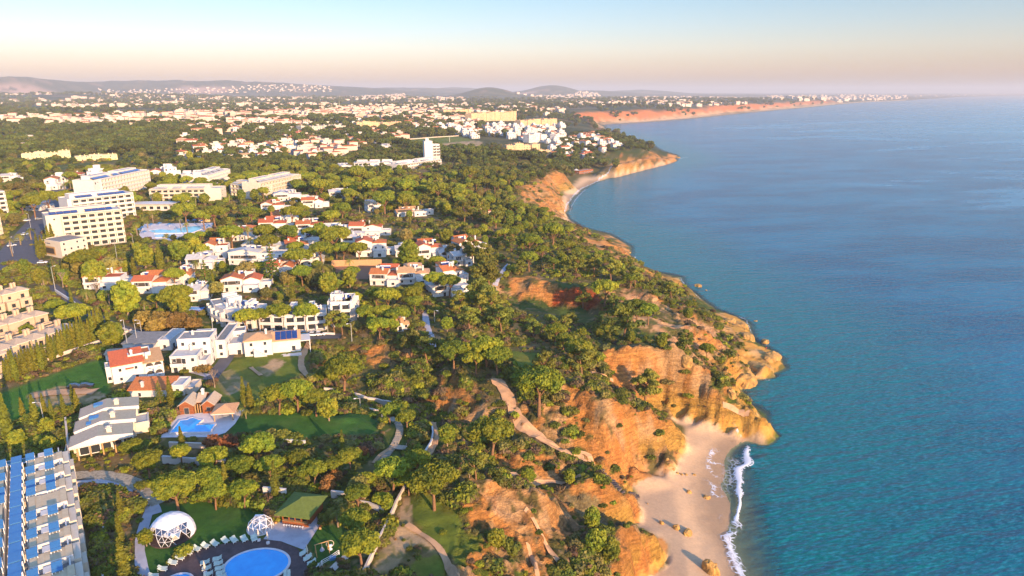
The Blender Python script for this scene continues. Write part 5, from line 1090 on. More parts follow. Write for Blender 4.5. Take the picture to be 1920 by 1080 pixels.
# hanging chair frames
x, y = map(float, W(604, 1030, 28)); e = empty('swing_frame', x, y, float(hz(x, y)), .5, 'honey timber swing frame with a hanging seat on the pavilion lawn', 'swing')
for sx in (-1.3, 1.3):
    for sy in (-.8, .8): MB().tube([(sx, sy, -.1), (sx, 0, 2.5)], [.09, .08], 5).obj('leg', TIMBER, e)
MB().tube([(-1.5, 0, 2.5), (1.5, 0, 2.5)], [.1, .1], 6).obj('crossbeam', TIMBER, e); s_ = MB().tube([(0, 0, 1.5), (0, 0, 2.5)], [.02, .02], 4); s_.obj('rope', METALW, e); MB().tube([(0, 0, .5), (0, 0, .8), (0, 0, 1.5)], [.25, .5, .12], 10).obj('hanging_seat', PAVE, e)
x, y = map(float, W(619, 1022, 28)); e = empty('ring_chair', x, y, float(hz(x, y)), .3, 'round wicker ring chair on a stand right of the swing frame', 'chair'); MB().tube([(.75*math.cos(a), 0, 1.35+.75*math.sin(a)) for a in [k*math.pi/8 for k in range(17)]], [.07]*17, 6, False).obj('ring', CREAM, e); MB().cone(0, 0, 0, .6, .45, .1, 8).obj('stand', METALW, e); MB().box(-.45, .45, -.2, .3, .8, 1.0).obj('seat', METALW, e)
x, y = map(float, W(623, 1041, 28)); e = empty('blue_crate', x, y, float(hz(x, y)), .4, 'bright blue covered crate on the lawn by the white railing', 'crate'); MB().box(-.6, .6, -.4, .4, 0, .5).obj('crate_body', PANELB, e); MB().box(-.65, .65, -.45, .45, .5, .58).obj('lid', PANELB, e)
# white railing with posts
ln = [Vector(a) for a in GP('588,1090 594,1072 604,1060 620,1051 636,1040 650,1026')]; e = empty('railing', *ln[0], 0, 'white three-rail balustrade curving round the pavilion lawn', 'railing'); o_ = []
for a, c_ in zip(ln[:-1], ln[1:]):
    n = max(1, int((c_-a).length/1.3)); o_ += [a.lerp(c_, k/n) for k in range(n)]
for k, p in enumerate(o_):
    z = float(hz(p.x, p.y)); q = Vector((p.x, p.y, z))-ln[0]; MB().box(q.x-.07, q.x+.07, q.y-.07, q.y+.07, q.z-.2, q.z+1.15).obj('post', METALW, e)
for h_ in (.35, .7, 1.1):
    MB().tube([Vector((p.x, p.y, float(hz(p.x, p.y))+h_))-ln[0] for p in o_], [.045]*len(o_), 5).obj('rail', METALW, e)
ribbon('concrete_walk', '604,1088 612,1070 632,1058 650,1046 668,1028', 1.6, LIMEW, .2)
for lb, s, h_, th, m_ in (('long pale boundary wall running downhill beside the fenced track', '682,1082 704,1034 725,992 743,950 762,915', 1.5, .3, LIMEW), ('short white wall at the top of the fenced track', '798,852 808,836 812,818 808,800', 1.2, .3, WHITE), ('stepped stone wall with orange creeper above the oval lawn', '608,737 640,742 672,748 705,757 738,765', 1.8, .5, LIMEW), ('low stone wall under the umbrella pines by the oval lawn', '520,752 570,756 640,768 710,775', 1.0, .4, LIMEW),
    ('low white wall below the angular pool', '318,838 395,841', 1.4, .4, LIMEW), ('low white wall at the end of the dark terrace', '478,828 530,830 573,833', 1.0, .35, WHITE), ('long white retaining wall in the middle of the pine terrace', '306,868 360,872 424,874', 1.9, .5, WHITE), ('white retaining wall behind the bar pavilion', '495,932 538,936', 2.6, .4, WHITE), ('stone retaining wall right of the green roof', '622,936 660,940 685,942', 2.2, .4, LIMEW),
    ('long white boundary wall below the townhouses and canopy', '-5,712 60,686 130,662 190,642 247,622', 1.1, .3, LIMEW), ('white kerb wall along the lane past the townhouses', '104,548 132,566 155,582', 1.4, .3, WHITE), ('thin white wall on the lane behind the cubic house', '205,610 245,625 300,633 338,637', 1.3, .25, WHITE), ('slim garden wall left of the stepped villa', '124,792 128,830 133,880', 1.6, .35, LIMEW), ('white wall of the bare garden at the far left', '0,812 40,805 70,797 98,800', 1.2, .4, LIMEW),
    ('tall lit wall behind the clay court', '622,500 716,498', 3.2, .3, TANROOF), ('white garden wall of the terrace hotel beds', '172,942 180,980 186,1030 194,1090', .9, .25, WHITE), ('second white garden wall of the terrace hotel beds', '183,940 190,972 196,1000', .8, .25, WHITE), ('white curved kerb of the planted island by the driveway', '145,907 200,909 240,922 262,938 272,944 280,938', .5, .3, WHITE), ('pale low wall below the cottage terrace', '528,652 565,655', .9, .5, WHITE), ('white low wall beside the parked white cars', '602,627 628,628', .8, .3, WHITE),
    ('pale wall across the top of the clifftop path', '818,582 852,588', 1.2, .4, LIMEW), ('lit terrace wall on the beach road in the clifftop wood', '745,378 790,385 850,402 880,408', 1.3, .5, LIMEW), ('cream wall of the lane in the field wood', '636,294 654,285', 2, .5, LIMEW), ('field boundary track wall below the inland village', '705,262 760,262 860,255', 1.2, .8, LIMEW), ('white retaining wall left of the fenced track', '660,945 690,950 720,962', 1.2, .3, WHITE)):
    wall_line('garden_wall', lb, s, h_, th, m_)
# wooden stairway with one tread after another
def stairway(label, s, w_, step, m_=STONEP):
    o = smooth_world_line(s, step); e = empty('stairway', o[0].x, o[0].y, float(hz(o[0].x, o[0].y)), 0, label, 'stairs')
    for a, b_ in zip(o[:-1], o[1:]):
        d = (b_-a).normalized(); n_ = Vector((-d.y, d.x)); z = float(hz(a.x, a.y))+.35-e.location.z; c0, c1 = a-n_*w_/2, a+n_*w_/2; f_ = d*step*.72; q = [c0, c1, c1+f_, c0+f_]; L0 = e.location
        MB().add([(p.x-L0.x, p.y-L0.y, z-.5) for p in q]+[(p.x-L0.x, p.y-L0.y, z) for p in q], [(3, 2, 1, 0), (4, 5, 6, 7), (0, 1, 5, 4), (1, 2, 6, 5), (2, 3, 7, 6), (3, 0, 4, 7)]).obj('tread', m_, e)
    [clear([(p.x-3.2, p.y-6.5), (p.x+3.2, p.y-6.5), (p.x+3.2, p.y+2), (p.x-3.2, p.y+2)]) for p in o[::3]]; return e
PALEW = mat('weathered_planks', (.40, .33, .24), .9, .2, 2)
stairway('curved weathered plank stairway from the oval lawn down to the pines', '715,781 733,784 745,794 750,806 747,820 740,834 731,846 722,858 714,868', 1.9, .75, PALEW)
x, y, z = GP('750,842')[0]; e = empty('viewing_platform', x, y, z, -.2, 'small weathered plank platform beside the curved stairway', 'platform'); [MB().box(-1.6+k*.42, -1.22+k*.42, -1.1, 1.1, .5, .6).obj('board', PALEW, e) for k in range(8)]; [MB().box(a_-.06, a_+.06, b_-.06, b_+.06, -1, 1.3).obj('post', PALEW, e) for a_ in (-1.5, 1.5) for b_ in (-1, 1)]
stairway('dark wooden stairway zigzagging down the bushy bank to the beach', '1128,882 1140,896 1152,908 1160,918 1172,926', 1.6, .8, mat('dark_planks', (.16, .12, .10), .9)); stairway('last flight of dark wooden steps standing on the sand', '1185,927 1192,931 1200,932', 1.5, .6, MATS['dark_planks'])
# sea rocks
def rock(label, px, py, wpx, h, seed, asp=.75, cat='rock', z=0):
    x, y = map(float, W(px, py, z))
    if wpx > 20 and px > 1340: q = GP([(px, py)])[0]; x, y = q[0], q[1]
    d = math.hypot(y, CH); w_ = wpx/F*d; bm = bmesh.new(); bmesh.ops.create_icosphere(bm, subdivisions=4, radius=1); r = random.Random(seed); o1 = r.uniform(0, 99)
    for v in bm.verts:
        c = v.co.copy(); n_ = float(fbm(c.x*1.6+o1+c.z, c.y*1.6-c.z*1.3, 4, seed)); k = .62+.75*n_; v.co = Vector((c.x*w_/2*k, c.y*w_/2*asp*k, (max(c.z, -.5)*h if c.z < .5 else (.5+(c.z-.5)*.45)*h)*(.75+.5*n_)))
    me = bpy.data.meshes.new('rock'); bm.to_mesh(me); bm.free(); me.materials.append(ROCKM); o = put(me, 'rock'); o.location = (x, y, float(hz(x, y))-.25*h if wpx > 20 and px > 1340 else (max(float(hz(x, y)), -.6) if z else -.4)); o.rotation_euler = (0, 0, r.uniform(0, 6)); tag(o, label, cat)
for i, (lb, a_) in enumerate([('block of ochre rock in the sea off the flat green-topped shelf', (1309, 537, 15, 2.6)), ('small dark rock just right of the ochre sea block', (1324, 544, 6, 1.)), ('small lone brown rock in the sea off the overhanging rocks', (1417, 602, 8, 1.2)), ('low ochre islet off the rocky point', (1435, 642, 20, 2.6)), ('small ochre rock on wet sand, left of the two upper beach rocks', (1292, 924, 9, 1.1)), ('flat ochre rock at the foam edge, right of the two upper beach rocks', (1325, 929, 14, .9)),
    ('small orange rock, leftmost of the three lower beach rocks', (1240, 987, 9, 1.0)), ('notched rock in the middle of the three lower beach rocks', (1268, 996, 13, 1.7)), ('long tilted orange rock, rightmost of the three lower beach rocks', (1289, 1003, 19, 1.6)), ('big mossy boulder standing alone at the bottom of the beach', (1331, 1068, 30, 4.2)), ('tiny rock close to the cliff foot on the sand', (1214, 950, 3, .4)), ('small rock at the water left of the headland', (1180, 474, 6, 1.5)),
    ('overhanging ochre ledge, upper one of the rocky point', (1388, 612, 34, 4.5)), ('overhanging ochre ledge, middle one of the rocky point', (1398, 632, 34, 4.5)), ('pointed ochre rock reaching furthest into the sea', (1448, 670, 40, 4.2)), ('broad ochre ledge under the pointed rock', (1418, 690, 60, 5)), ('rounded ochre ledge beside the small inlet', (1396, 712, 50, 5.2)), ('ochre boulder at the foot of the speckled slope', (1368, 603, 26, 3.5)), ('yellow rock at the root of the grassy spur', (1372, 740, 24, 4)), ('low yellow rock rim above the cove', (1280, 772, 22, 3.5)), ('dark rocky shelf in the shallows below the flat shelf', (1290, 552, 14, 1.2)), ('brown rocks by the tip of the far headland', (1112*1.0+160, 296, 8, 3))]):
    px, py, w_, h_ = a_; rock(lb, px, py, w_, h_, 40+i, z=0 if px > 1340 or py < 700 else 2)
for i, (px, py) in enumerate(pts('1255,884 1262,887 1270,889 1278,890 1286,889 1250,881 1302,887')): rock(f'{("first","second","third","fourth","fifth","sixth","seventh")[i]} of the low seaweedy rocks below the cliff, counted seaward', px, py, 6, .5, 80+i, z=2.5)
# parked cars
TYRE = mat('tyre_rubber', (.03, .03, .03), .9)
def car(label, px, py, rz, paint):
    x, y, z = GP([(px, py)])[0]; e = empty('parked_car', x, y, float(hz(x, y))+.1, rz, label, 'car')
    body = MB(); prof = [(-2.15, .35), (-2.2, .75), (-1.9, .92), (-1.2, .98), (1.0, .95), (2.0, .82), (2.2, .6), (2.15, .32)]; n = len(prof); body.add([(a, -.85, b_) for a, b_ in prof]+[(a, .85, b_) for a, b_ in prof], [tuple(range(n))[::-1], tuple(range(n, 2*n))]+[(i, (i+1) % n, n+(i+1) % n, n+i) for i in range(n)]); body.obj('body', paint, e)
    cab = [(-1.75, .94), (-1.35, 1.42), (.25, 1.45), (1.05, .95)]; MB().add([(a, -.78+.12*(b_ > 1), b_) for a, b_ in cab]+[(a, .78-.12*(b_ > 1), b_) for a, b_ in cab], [(3, 2, 1, 0), (4, 5, 6, 7), (0, 1, 5, 4), (1, 2, 6, 5), (2, 3, 7, 6)]).obj('windows', GLASS, e); MB().box(-1.3, .2, -.64, .64, 1.44, 1.5).obj('roof', paint, e)
    for sx in (-1.35, 1.35):
        for sy in (-.86, .7):
            w_ = MB().tube([(sx, sy, .32), (sx, sy+.16, .32)], [.32, .32], 10).obj('wheel', TYRE, e)
PW = mat('white_car_paint', (.75, .75, .75), .25, .03, 1, spec=.6); PB = mat('black_car_paint', (.02, .02, .025), .2, .03, 1, spec=.6); PU = mat('blue_car_paint', (.03, .12, .30), .25, .03, 1, spec=.6); PS = mat('silver_car_paint', (.4, .42, .44), .25, .03, 1, metal=.4)
for c_ in (('black car parked left on the dusty patch of the green field', 141, 728, .35, PB), ('black car parked right on the dusty patch of the green field', 162, 727, .3, PB), ('white car on the grass edge by the cubic house lane', 432, 660, .1, PW), ('white car parked nearest the low white wall under the pines', 600, 629, 0, PW), ('white car parked in the middle beside the solar cottage', 588, 630, .05, PW), ('blue car parked closest to the solar cottage', 573, 628, .1, PU),
           ('white car under trees below the hotel entrance', 80, 494, .2, PW), ('white car in the lane beside the cubic house', 417, 646, 1.1, PW), ('silver car in the lane nearest the cubic house', 411, 655, 1.1, PS), ('white van-like car at the roadside below the left hotel', 22, 462, .9, PW), ('silver car parked on the main road, near the palm', 34, 452, .9, PS), ('white car parked on the main road, farther up', 47, 441, .9, PW), ('dark car parked on the main road by the hotel hedge', 58, 432, .9, PB), ('silver car at the upper bend of the main road', 72, 412, .9, PS), ('white car in the hotel yard by the palms', 50, 415, .2, PW)): car(*c_)
# street lamps
LM = mat('galvanised_steel', (.42, .42, .40), .5, .1, 2, metal=.3)
for i, (px, py, h_) in enumerate(pts('241,660,12 259,652,9 104,545,11 157,515,9 220,488,11 252,470,9 333,455,9 25,475,9 58,428,9 84,798,7 615,624,10 660,640,7 676,770,4 350,670,8 402,640,8 490,640,8 815,605,5 268,640,8')):
    x, y, z = GP([(px, py)])[0]; e = empty('street_lamp', x, y, z, R.uniform(0, 6), f'{("tall","slim","slim")[i % 3]} lamp post {zone(x, y) if 0 else ""}'.strip(), 'street lamp'); MB().tube([(0, 0, -.5), (0, 0, h_)], [.14, .09], 6).obj('pole', LM, e); MB().tube([(0, 0, h_), (1.3, 0, h_+.25)], [.06, .05], 5).obj('arm', LM, e); MB().box(1.1, 1.8, -.14, .14, h_+.16, h_+.3).obj('lamp_head', METALW, e)
    e['label'] = ['tall concrete mast at the road wall by the bungalow', 'green lamp post behind the bungalow lane', 'lamp post at the top of the townhouse lane', 'lamp post among the leafless trees', 'lamp post in front of the cream hotel', 'lamp post between hotel and round brown tree', 'lamp post below the hotel pools', 'lamp post on the main road near the left edge', 'lamp post on the upper main road', 'lamp post in the bare garden at the far left', 'tall white pole by the parked white cars', 'wooden pole on the slope below the crescent end', 'short white lamp above the stepped stone wall', 'pole in front of the cubic house', 'utility pole behind the cubic house', 'pole behind the solar cottage', 'short lamp on the clifftop path', 'lamp post left of the cubic house'][i]
for lb, px, py, yt in (('thin radio mast above the inland town', 637, 207, 190), ('radio mast left of the ochre hotels', 748, 205, 199), ('short mast right of the ochre hotel wing', 853, 203, 197), ('white pole in the green field', 843, 266, 256), ('pole at the field track', 715, 262, 250)):
    x, y, z = GP([(px, py)])[0]; h_ = (py-yt)/F*math.hypot(x, y)*1.05; e = empty('mast', x, y, z, 0, lb, 'mast'); MB().tube([(0, 0, 0), (0, 0, h_)], [h_*.02+.25, .2], 5).obj('mast_tube', LM, e); MB().box(-h_*.03, h_*.03, -.3, .3, h_*.8, h_*.84).obj('antenna', LM, e)
# hotel pool parasols and thatched bar
for i, (px, py) in enumerate(pts('268,432 285,426 300,424 318,426 340,418 352,419 365,418 385,428 392,430 378,420 272,440 262,436')):
    x, y, z = GP([(px, py)])[0]; e = empty('parasol', x, y, z, 0, 'open blue parasol beside the long aqua hotel pool', 'parasol', 'blue parasols round the hotel pools'); MB().cone(0, 0, 0, 2.2, .05, .05, 5).obj('pole', METALW, e); MB().cone(0, 0, 2.0, 2.7, 1.5, .05, 8).obj('canopy', PANELB, e)
b = B('pool_bar', 'low pool bar with an orange-red cone roof behind the hotel pools', 'bar', (368, 417, 396, 416)); b.g('wall', OCHRE).box(1, b.L-1, 1, 8, -1, 2.6); b.g('roof', TERRA).hip(0, b.L, 0, 9, 2.6, 3.2, .6); b.done()
b = B('beach_restaurant', 'wooden beach restaurant on stilts at the back of the far beach', 'restaurant', (1086, 327, 1112, 324)); b.block(0, b.L, 0, 9, 1.0, 4.0, 'flat', wm=WOOD, rm=GREYR, rng=R, bay=3, w=2); b.done()
b = B('beach_hut', 'white sunshade hut on a pole at the far beach', 'hut', (1080, 324, 1087, 324)); b.g('roof', WHITE).cone(2, 2, 4, 6, 4, .2, 8); b.g('pole', LM).box(1.8, 2.2, 1.8, 2.2, -1, 4); b.done()
# ---------------------------------------------------------------- the figure in red on the rocks
def skinned(name, joints, edges, m_, parent, f=1.0):
    """one continuous skin grown as tapered tubes with a sphere at every joint, merged by a remesh"""
    mb = MB()
    for a_, b_ in edges: A_, B_ = joints[a_], joints[b_]; mb.tube([A_[:3], B_[:3]], [A_[3]*f, B_[3]*f], 8)
    for k in {q for ed_ in edges for q in ed_}:
        x, y, z, r = joints[k]; n0 = len(mb.v); mb.add([(x+v[0]*r*f, y+v[1]*r*f, z+v[2]*r*f*(1.25 if k == 'hd' else 1)) for v in IC1V_], [tuple(t_) for t_ in IC1F_])
    o = mb.obj(name, m_, parent, True); r_ = o.modifiers.new('remesh', 'REMESH'); r_.mode = 'VOXEL'; r_.voxel_size = .022; r_.use_smooth_shade = True; s_ = o.modifiers.new('s', 'SMOOTH'); s_.iterations = 3; return o
_i = bmesh.new(); bmesh.ops.create_icosphere(_i, subdivisions=1, radius=1); IC1V_ = [v.co[:] for v in _i.verts]; IC1F_ = [[v.index for v in f.verts] for f in _i.faces]; _i.free()
x, y, z = GP('1436,657')[0]; e = empty('person', x, y, z+.05, 2.6, 'person in a red top standing at the edge of the rocky point', 'person')
J = {'pel': (0, 0, .95, .13), 'sp': (0, 0, 1.15, .12), 'ch': (0, .01, 1.36, .14), 'nk': (0, 0, 1.50, .05), 'hd': (0, -.02, 1.63, .09)}; E1 = [('pel', 'sp'), ('sp', 'ch'), ('ch', 'nk'), ('nk', 'hd')]
for s, n_ in ((1, 'r'), (-1, 'l')):
    J.update({'hp'+n_: (s*.09, 0, .9, .09), 'kn'+n_: (s*.11, -.03, .49, .06), 'an'+n_: (s*.12, .02, .08, .04), 'ft'+n_: (s*.13, -.16, .04, .035), 'sh'+n_: (s*.19, .01, 1.41, .055), 'el'+n_: (s*.25, .03, 1.13, .042), 'wr'+n_: (s*.25, -.08, .90, .03), 'hn'+n_: (s*.25, -.11, .84, .032)}); E1 += [('pel', 'hp'+n_), ('hp'+n_, 'kn'+n_), ('kn'+n_, 'an'+n_), ('an'+n_, 'ft'+n_), ('ch', 'sh'+n_), ('sh'+n_, 'el'+n_), ('el'+n_, 'wr'+n_), ('wr'+n_, 'hn'+n_)]
    for q in range(5): J[f'f{q}{n_}'] = (s*(.25+.012*(q-2)), -.13+(.03 if q == 0 else 0), .78-(0 if q else -.04)-.01*(2-abs(q-2.5)), .009); E1.append(('hn'+n_, f'f{q}{n_}'))
skinned('body', J, E1, mat('skin', (.45, .26, .17), .7), e)
skinned('red_top', J, [(a_, b_) for a_, b_ in E1 if a_ in ('sp', 'ch', 'shr', 'shl', 'pel') and b_ in ('sp', 'ch', 'shr', 'shl', 'elr', 'ell')], mat('red_cloth', (.55, .03, .03), .9), e, 1.15); skinned('dark_trousers', J, [(a_, b_) for a_, b_ in E1 if a_ in ('pel', 'hpr', 'hpl', 'knr', 'knl') and b_ in ('hpr', 'hpl', 'knr', 'knl', 'anr', 'anl')], mat('dark_cloth', (.03, .03, .05), .9), e, 1.15)
MB().tube([(0, .0, 1.6), (0, 0, 1.70), (0, -.01, 1.75)], [.098, .1, .05], 10).obj('hair', mat('dark_hair', (.03, .02, .015), .8), e, True)

# ---------------------------------------------------------------- surf
FO = bpy.data.materials.new('sea_foam'); FO.use_nodes = True; t = FO.node_tree; b = t.nodes['Principled BSDF']; b.inputs['Base Color'].default_value = (.82, .86, .90, 1); b.inputs['Roughness'].default_value = .6; b.inputs['Subsurface Weight'].default_value = 0
geo = N(t, 'ShaderNodeNewGeometry'); n1_ = N(t, 'ShaderNodeTexNoise', i_Scale=.9, i_Detail=6., i_Roughness=.7); v_ = N(t, 'ShaderNodeTexVoronoi', feature='DISTANCE_TO_EDGE', i_Scale=.55); nd = N(t, 'ShaderNodeTexNoise', i_Scale=.5, i_Detail=3.)
mxv = N(t, 'ShaderNodeMixRGB', blend_type='ADD'); mxv.inputs[0].default_value = 1.2; t.links.new(geo.outputs['Position'], mxv.inputs[1]); t.links.new(nd.outputs['Color'], mxv.inputs[2]); t.links.new(mxv.outputs[0], v_.inputs['Vector']); t.links.new(geo.outputs['Position'], n1_.inputs['Vector']); t.links.new(geo.outputs['Position'], nd.inputs['Vector'])
fa = N(t, 'ShaderNodeAttribute', attribute_name='thick').outputs['Fac']
def M2(op, a0, b0=0):
    x = N(t, 'ShaderNodeMath', operation=op)
    for i, c in ((0, a0), (1, b0)):
        if isinstance(c, (int, float)): x.inputs[i].default_value = c
        else: t.links.new(c, x.inputs[i])
    return x.outputs[0]
def MR2(src, a0, a1, b0=0., b1=1.):
    r = N(t, 'ShaderNodeMapRange'); r.inputs[1].default_value = a0; r.inputs[2].default_value = a1; r.inputs[3].default_value = b0; r.inputs[4].default_value = b1; t.links.new(src, r.inputs[0]); return r.outputs[0]
lace = MR2(v_.outputs['Distance'], .02, .16, 1, 0); al = M2('MAXIMUM', M2('MULTIPLY', lace, MR2(fa, .0, .45)), MR2(M2('ADD', fa, M2('MULTIPLY', n1_.outputs[0], .8)), .95, 1.2)); al = M2('MULTIPLY', M2('MULTIPLY', al, MR2(fa, .02, .35)), .72)
tr = N(t, 'ShaderNodeBsdfTransparent'); ms = N(t, 'ShaderNodeMixShader'); t.links.new(al, ms.inputs[0]); t.links.new(tr.outputs[0], ms.inputs[1]); t.links.new(b.outputs[0], ms.inputs[2]); t.links.new(ms.outputs[0], t.nodes['Material Output'].inputs['Surface'])
def foam(s, th, lift=.1, crest=0):
    """surf along a line of (px, py, width in metres); th is its thickness at the middle"""
    q = pts(s); W_ = [(*map(float, W(x, y, 0)), w_) for x, y, w_ in q]; o = []
    for a, b_ in zip(W_[:-1], W_[1:]):
        n = max(1, int(math.hypot(a[0]-b_[0], a[1]-b_[1])/.8)); o += [tuple(a[k]+(b_[k]-a[k])*i/n for k in range(3)) for i in range(n)]
    V = []; F_ = []; T_ = []; K = 8
    for i, (x, y, w_) in enumerate(o):
        a, b_ = o[max(0, i-2)], o[min(len(o)-1, i+2)]; d = Vector((b_[0]-a[0], b_[1]-a[1])); d = d.normalized() if d.length > 0 else Vector((0, 1)); nn = Vector((d.y, -d.x)); ww = w_*(.6+.8*float(vnoise(x/3.1, y/3.1, 3))); j = (float(vnoise(x/5, y/5, 8))-.5)*w_*.6; end = min(1, i/5, (len(o)-1-i)/5)
        for k in range(K+1): u = k/K; c = Vector((x, y))+nn*((u-.5)*ww+j); V.append((c.x, c.y, max(0, float(hz(c.x, c.y)))+lift+crest*math.sin(math.pi*u)*end)); T_.append(th*math.sin(math.pi*min(1, u*1.1))**.8*end)
        if i: F_ += [((i-1)*(K+1)+k, (i-1)*(K+1)+k+1, i*(K+1)+k+1, i*(K+1)+k) for k in range(K)]
    me = bpy.data.meshes.new('surf'); me.from_pydata(V, [], F_); me.polygons.foreach_set('use_smooth', [True]*len(F_)); at = me.attributes.new('thick', 'FLOAT', 'POINT'); at.data.foreach_set('value', T_); put(me, 'surf', FO, kind='stuff')
foam('1403,834,2 1402,845,3 1399,858,4 1396,868,4 1388,880,4 1382,890,3 1381,898,3 1384,908,2.5 1386,918,3 1387,926,3 1386,935,1.5 1386,950,1.2 1384,965,1.2 1382,976,3 1383,985,5 1378,993,3 1376,1000,3', .95, .12, .45)
foam('1362,985,3 1370,1000,4 1368,1015,4 1366,1030,3 1372,1045,4 1378,1058,4 1384,1070,5 1392,1084,5 1400,1110,6', .8, .12, .4)
foam('1352,844,4 1340,848,4 1328,860,3 1327,872,3 1345,873,2.5 1375,876,3', .42); foam('1330,868,2 1322,872,2 1330,885,3 1345,897,3 1358,908,3', .4); foam('1370,852,9 1366,870,10 1364,890,9 1366,910,8 1362,925,7', .30); foam('1318,898,2 1325,905,3 1335,915,3 1332,932,3 1345,936,2.5 1375,934,3', .42); foam('1350,905,8 1352,920,9 1365,935,6', .3)
foam('1372,812,2 1378,822,2 1390,826,2 1402,822,2', .5); foam('1350,985,3 1348,970,3 1352,960,3', .35); foam('1434,716,2 1441,711,5 1447,712,3', .95, .3, .5); foam('1410,628,1 1400,600,1.2 1372,590,1', .35)
foam('1058,402,2 1063,385,2.5 1074,368,3 1090,354,3 1114,343,3 1152,326,3 1192,316,2 1222,309,2', .6, .15); foam('1068,398,2 1074,382,2 1086,366,3 1100,354,3', .35, .15); foam('1178,490,2 1186,486,4 1192,480,2', .7); foam('1276,520,1.5 1286,540,2 1300,552,1.5 1320,566,1.5', .4); foam('1272,298,3 1282,296,4 1290,295,3', .5)
foam('1130,234,5 1180,231.5,6 1240,228,6 1300,223,6 1400,212.5,6 1510,202,6', .35, .2)
# ---------------------------------------------------------------- plants
def leafmat(name, c1, c2, scale=.35, rand=.32, tl=.22):
    m = bpy.data.materials.new(name); m.use_nodes = True; t = m.node_tree; b = t.nodes['Principled BSDF']; L = t.links.new
    b.inputs['Roughness'].default_value = .7; b.inputs['Specular IOR Level'].default_value = .25
    tc = N(t, 'ShaderNodeTexCoord'); oi = N(t, 'ShaderNodeObjectInfo'); no = N(t, 'ShaderNodeTexNoise', noise_dimensions='4D', i_Scale=scale, i_Detail=4.)
    L(tc.outputs['Object'], no.inputs['Vector']); w4 = N(t, 'ShaderNodeMath', operation='MULTIPLY'); w4.inputs[1].default_value = 40; L(oi.outputs['Random'], w4.inputs[0]); L(w4.outputs[0], no.inputs['W'])
    mr = N(t, 'ShaderNodeMapRange'); mr.inputs[1].default_value = .35; mr.inputs[2].default_value = .65; L(no.outputs[0], mr.inputs[0])
    mx = N(t, 'ShaderNodeMixRGB'); mx.inputs[1].default_value = (*c1, 1); mx.inputs[2].default_value = (*c2, 1); L(mr.outputs[0], mx.inputs[0])
    hs = N(t, 'ShaderNodeHueSaturation'); r1 = N(t, 'ShaderNodeMapRange'); r1.inputs[3].default_value = 1-rand; r1.inputs[4].default_value = 1+rand; L(oi.outputs['Random'], r1.inputs[0]); L(r1.outputs[0], hs.inputs['Value'])
    r2 = N(t, 'ShaderNodeMath', operation='MULTIPLY'); r2.inputs[1].default_value = 9.7; L(oi.outputs['Random'], r2.inputs[0]); r3 = N(t, 'ShaderNodeMath', operation='FRACT'); L(r2.outputs[0], r3.inputs[0])
    r4 = N(t, 'ShaderNodeMapRange'); r4.inputs[3].default_value = .478; r4.inputs[4].default_value = .515; L(r3.outputs[0], r4.inputs[0]); L(r4.outputs[0], hs.inputs['Hue']); L(mx.outputs[0], hs.inputs['Color'])
    L(hs.outputs[0], b.inputs['Base Color']); ts = N(t, 'ShaderNodeBsdfTranslucent'); L(hs.outputs[0], ts.inputs[0]); ms = N(t, 'ShaderNodeMixShader'); ms.inputs[0].default_value = tl
    L(b.outputs[0], ms.inputs[1]); L(ts.outputs[0], ms.inputs[2]); L(ms.outputs[0], t.nodes['Material Output'].inputs['Surface']); return m
PINE = leafmat('pine_needles', (.25, .27, .016), (.12, .17, .014)); LOOSE = leafmat('thin_pine_needles', (.22, .225, .026), (.10, .13, .02))
BROAD = leafmat('broad_leaves', (.27, .27, .018), (.11, .165, .015)); OLIVE = leafmat('olive_leaves', (.24, .20, .04), (.14, .14, .04))
GOLD = leafmat('golden_leaves', (.34, .22, .05), (.20, .14, .03)); RUST = leafmat('rust_leaves', (.32, .13, .03), (.17, .09, .03))
CYP = leafmat('cypress_leaves', (.17, .17, .012), (.08, .095, .010), 1.0, .18, .12); PALM = leafmat('palm_fronds', (.26, .25, .03), (.15, .17, .03), .8)
SCRUB = leafmat('scrub_leaves', (.18, .185, .02), (.085, .115, .016), .8, .35); DRY = leafmat('dry_grass_blades', (.42, .27, .09), (.25, .17, .05), .8)
HEATH = leafmat('purple_brown_twigs', (.20, .125, .06), (.12, .085, .04), .8, .3)
BARK = mat('bark', (.26, .14, .07), .95, .25, 2.5); BARKG = mat('grey_bark', (.30, .22, .15), .95, .2, 2.5)
RNG = np.random.default_rng(5)
ico = bmesh.new(); bmesh.ops.create_icosphere(ico, subdivisions=2, radius=1); ICV = np.array([v.co[:] for v in ico.verts]); ICF = np.array([[v.index for v in f.verts] for f in ico.faces]); ico.free()
ico = bmesh.new(); bmesh.ops.create_icosphere(ico, subdivisions=1, radius=1); IC1V = np.array([v.co[:] for v in ico.verts]); IC1F = np.array([[v.index for v in f.verts] for f in ico.faces]); ico.free()
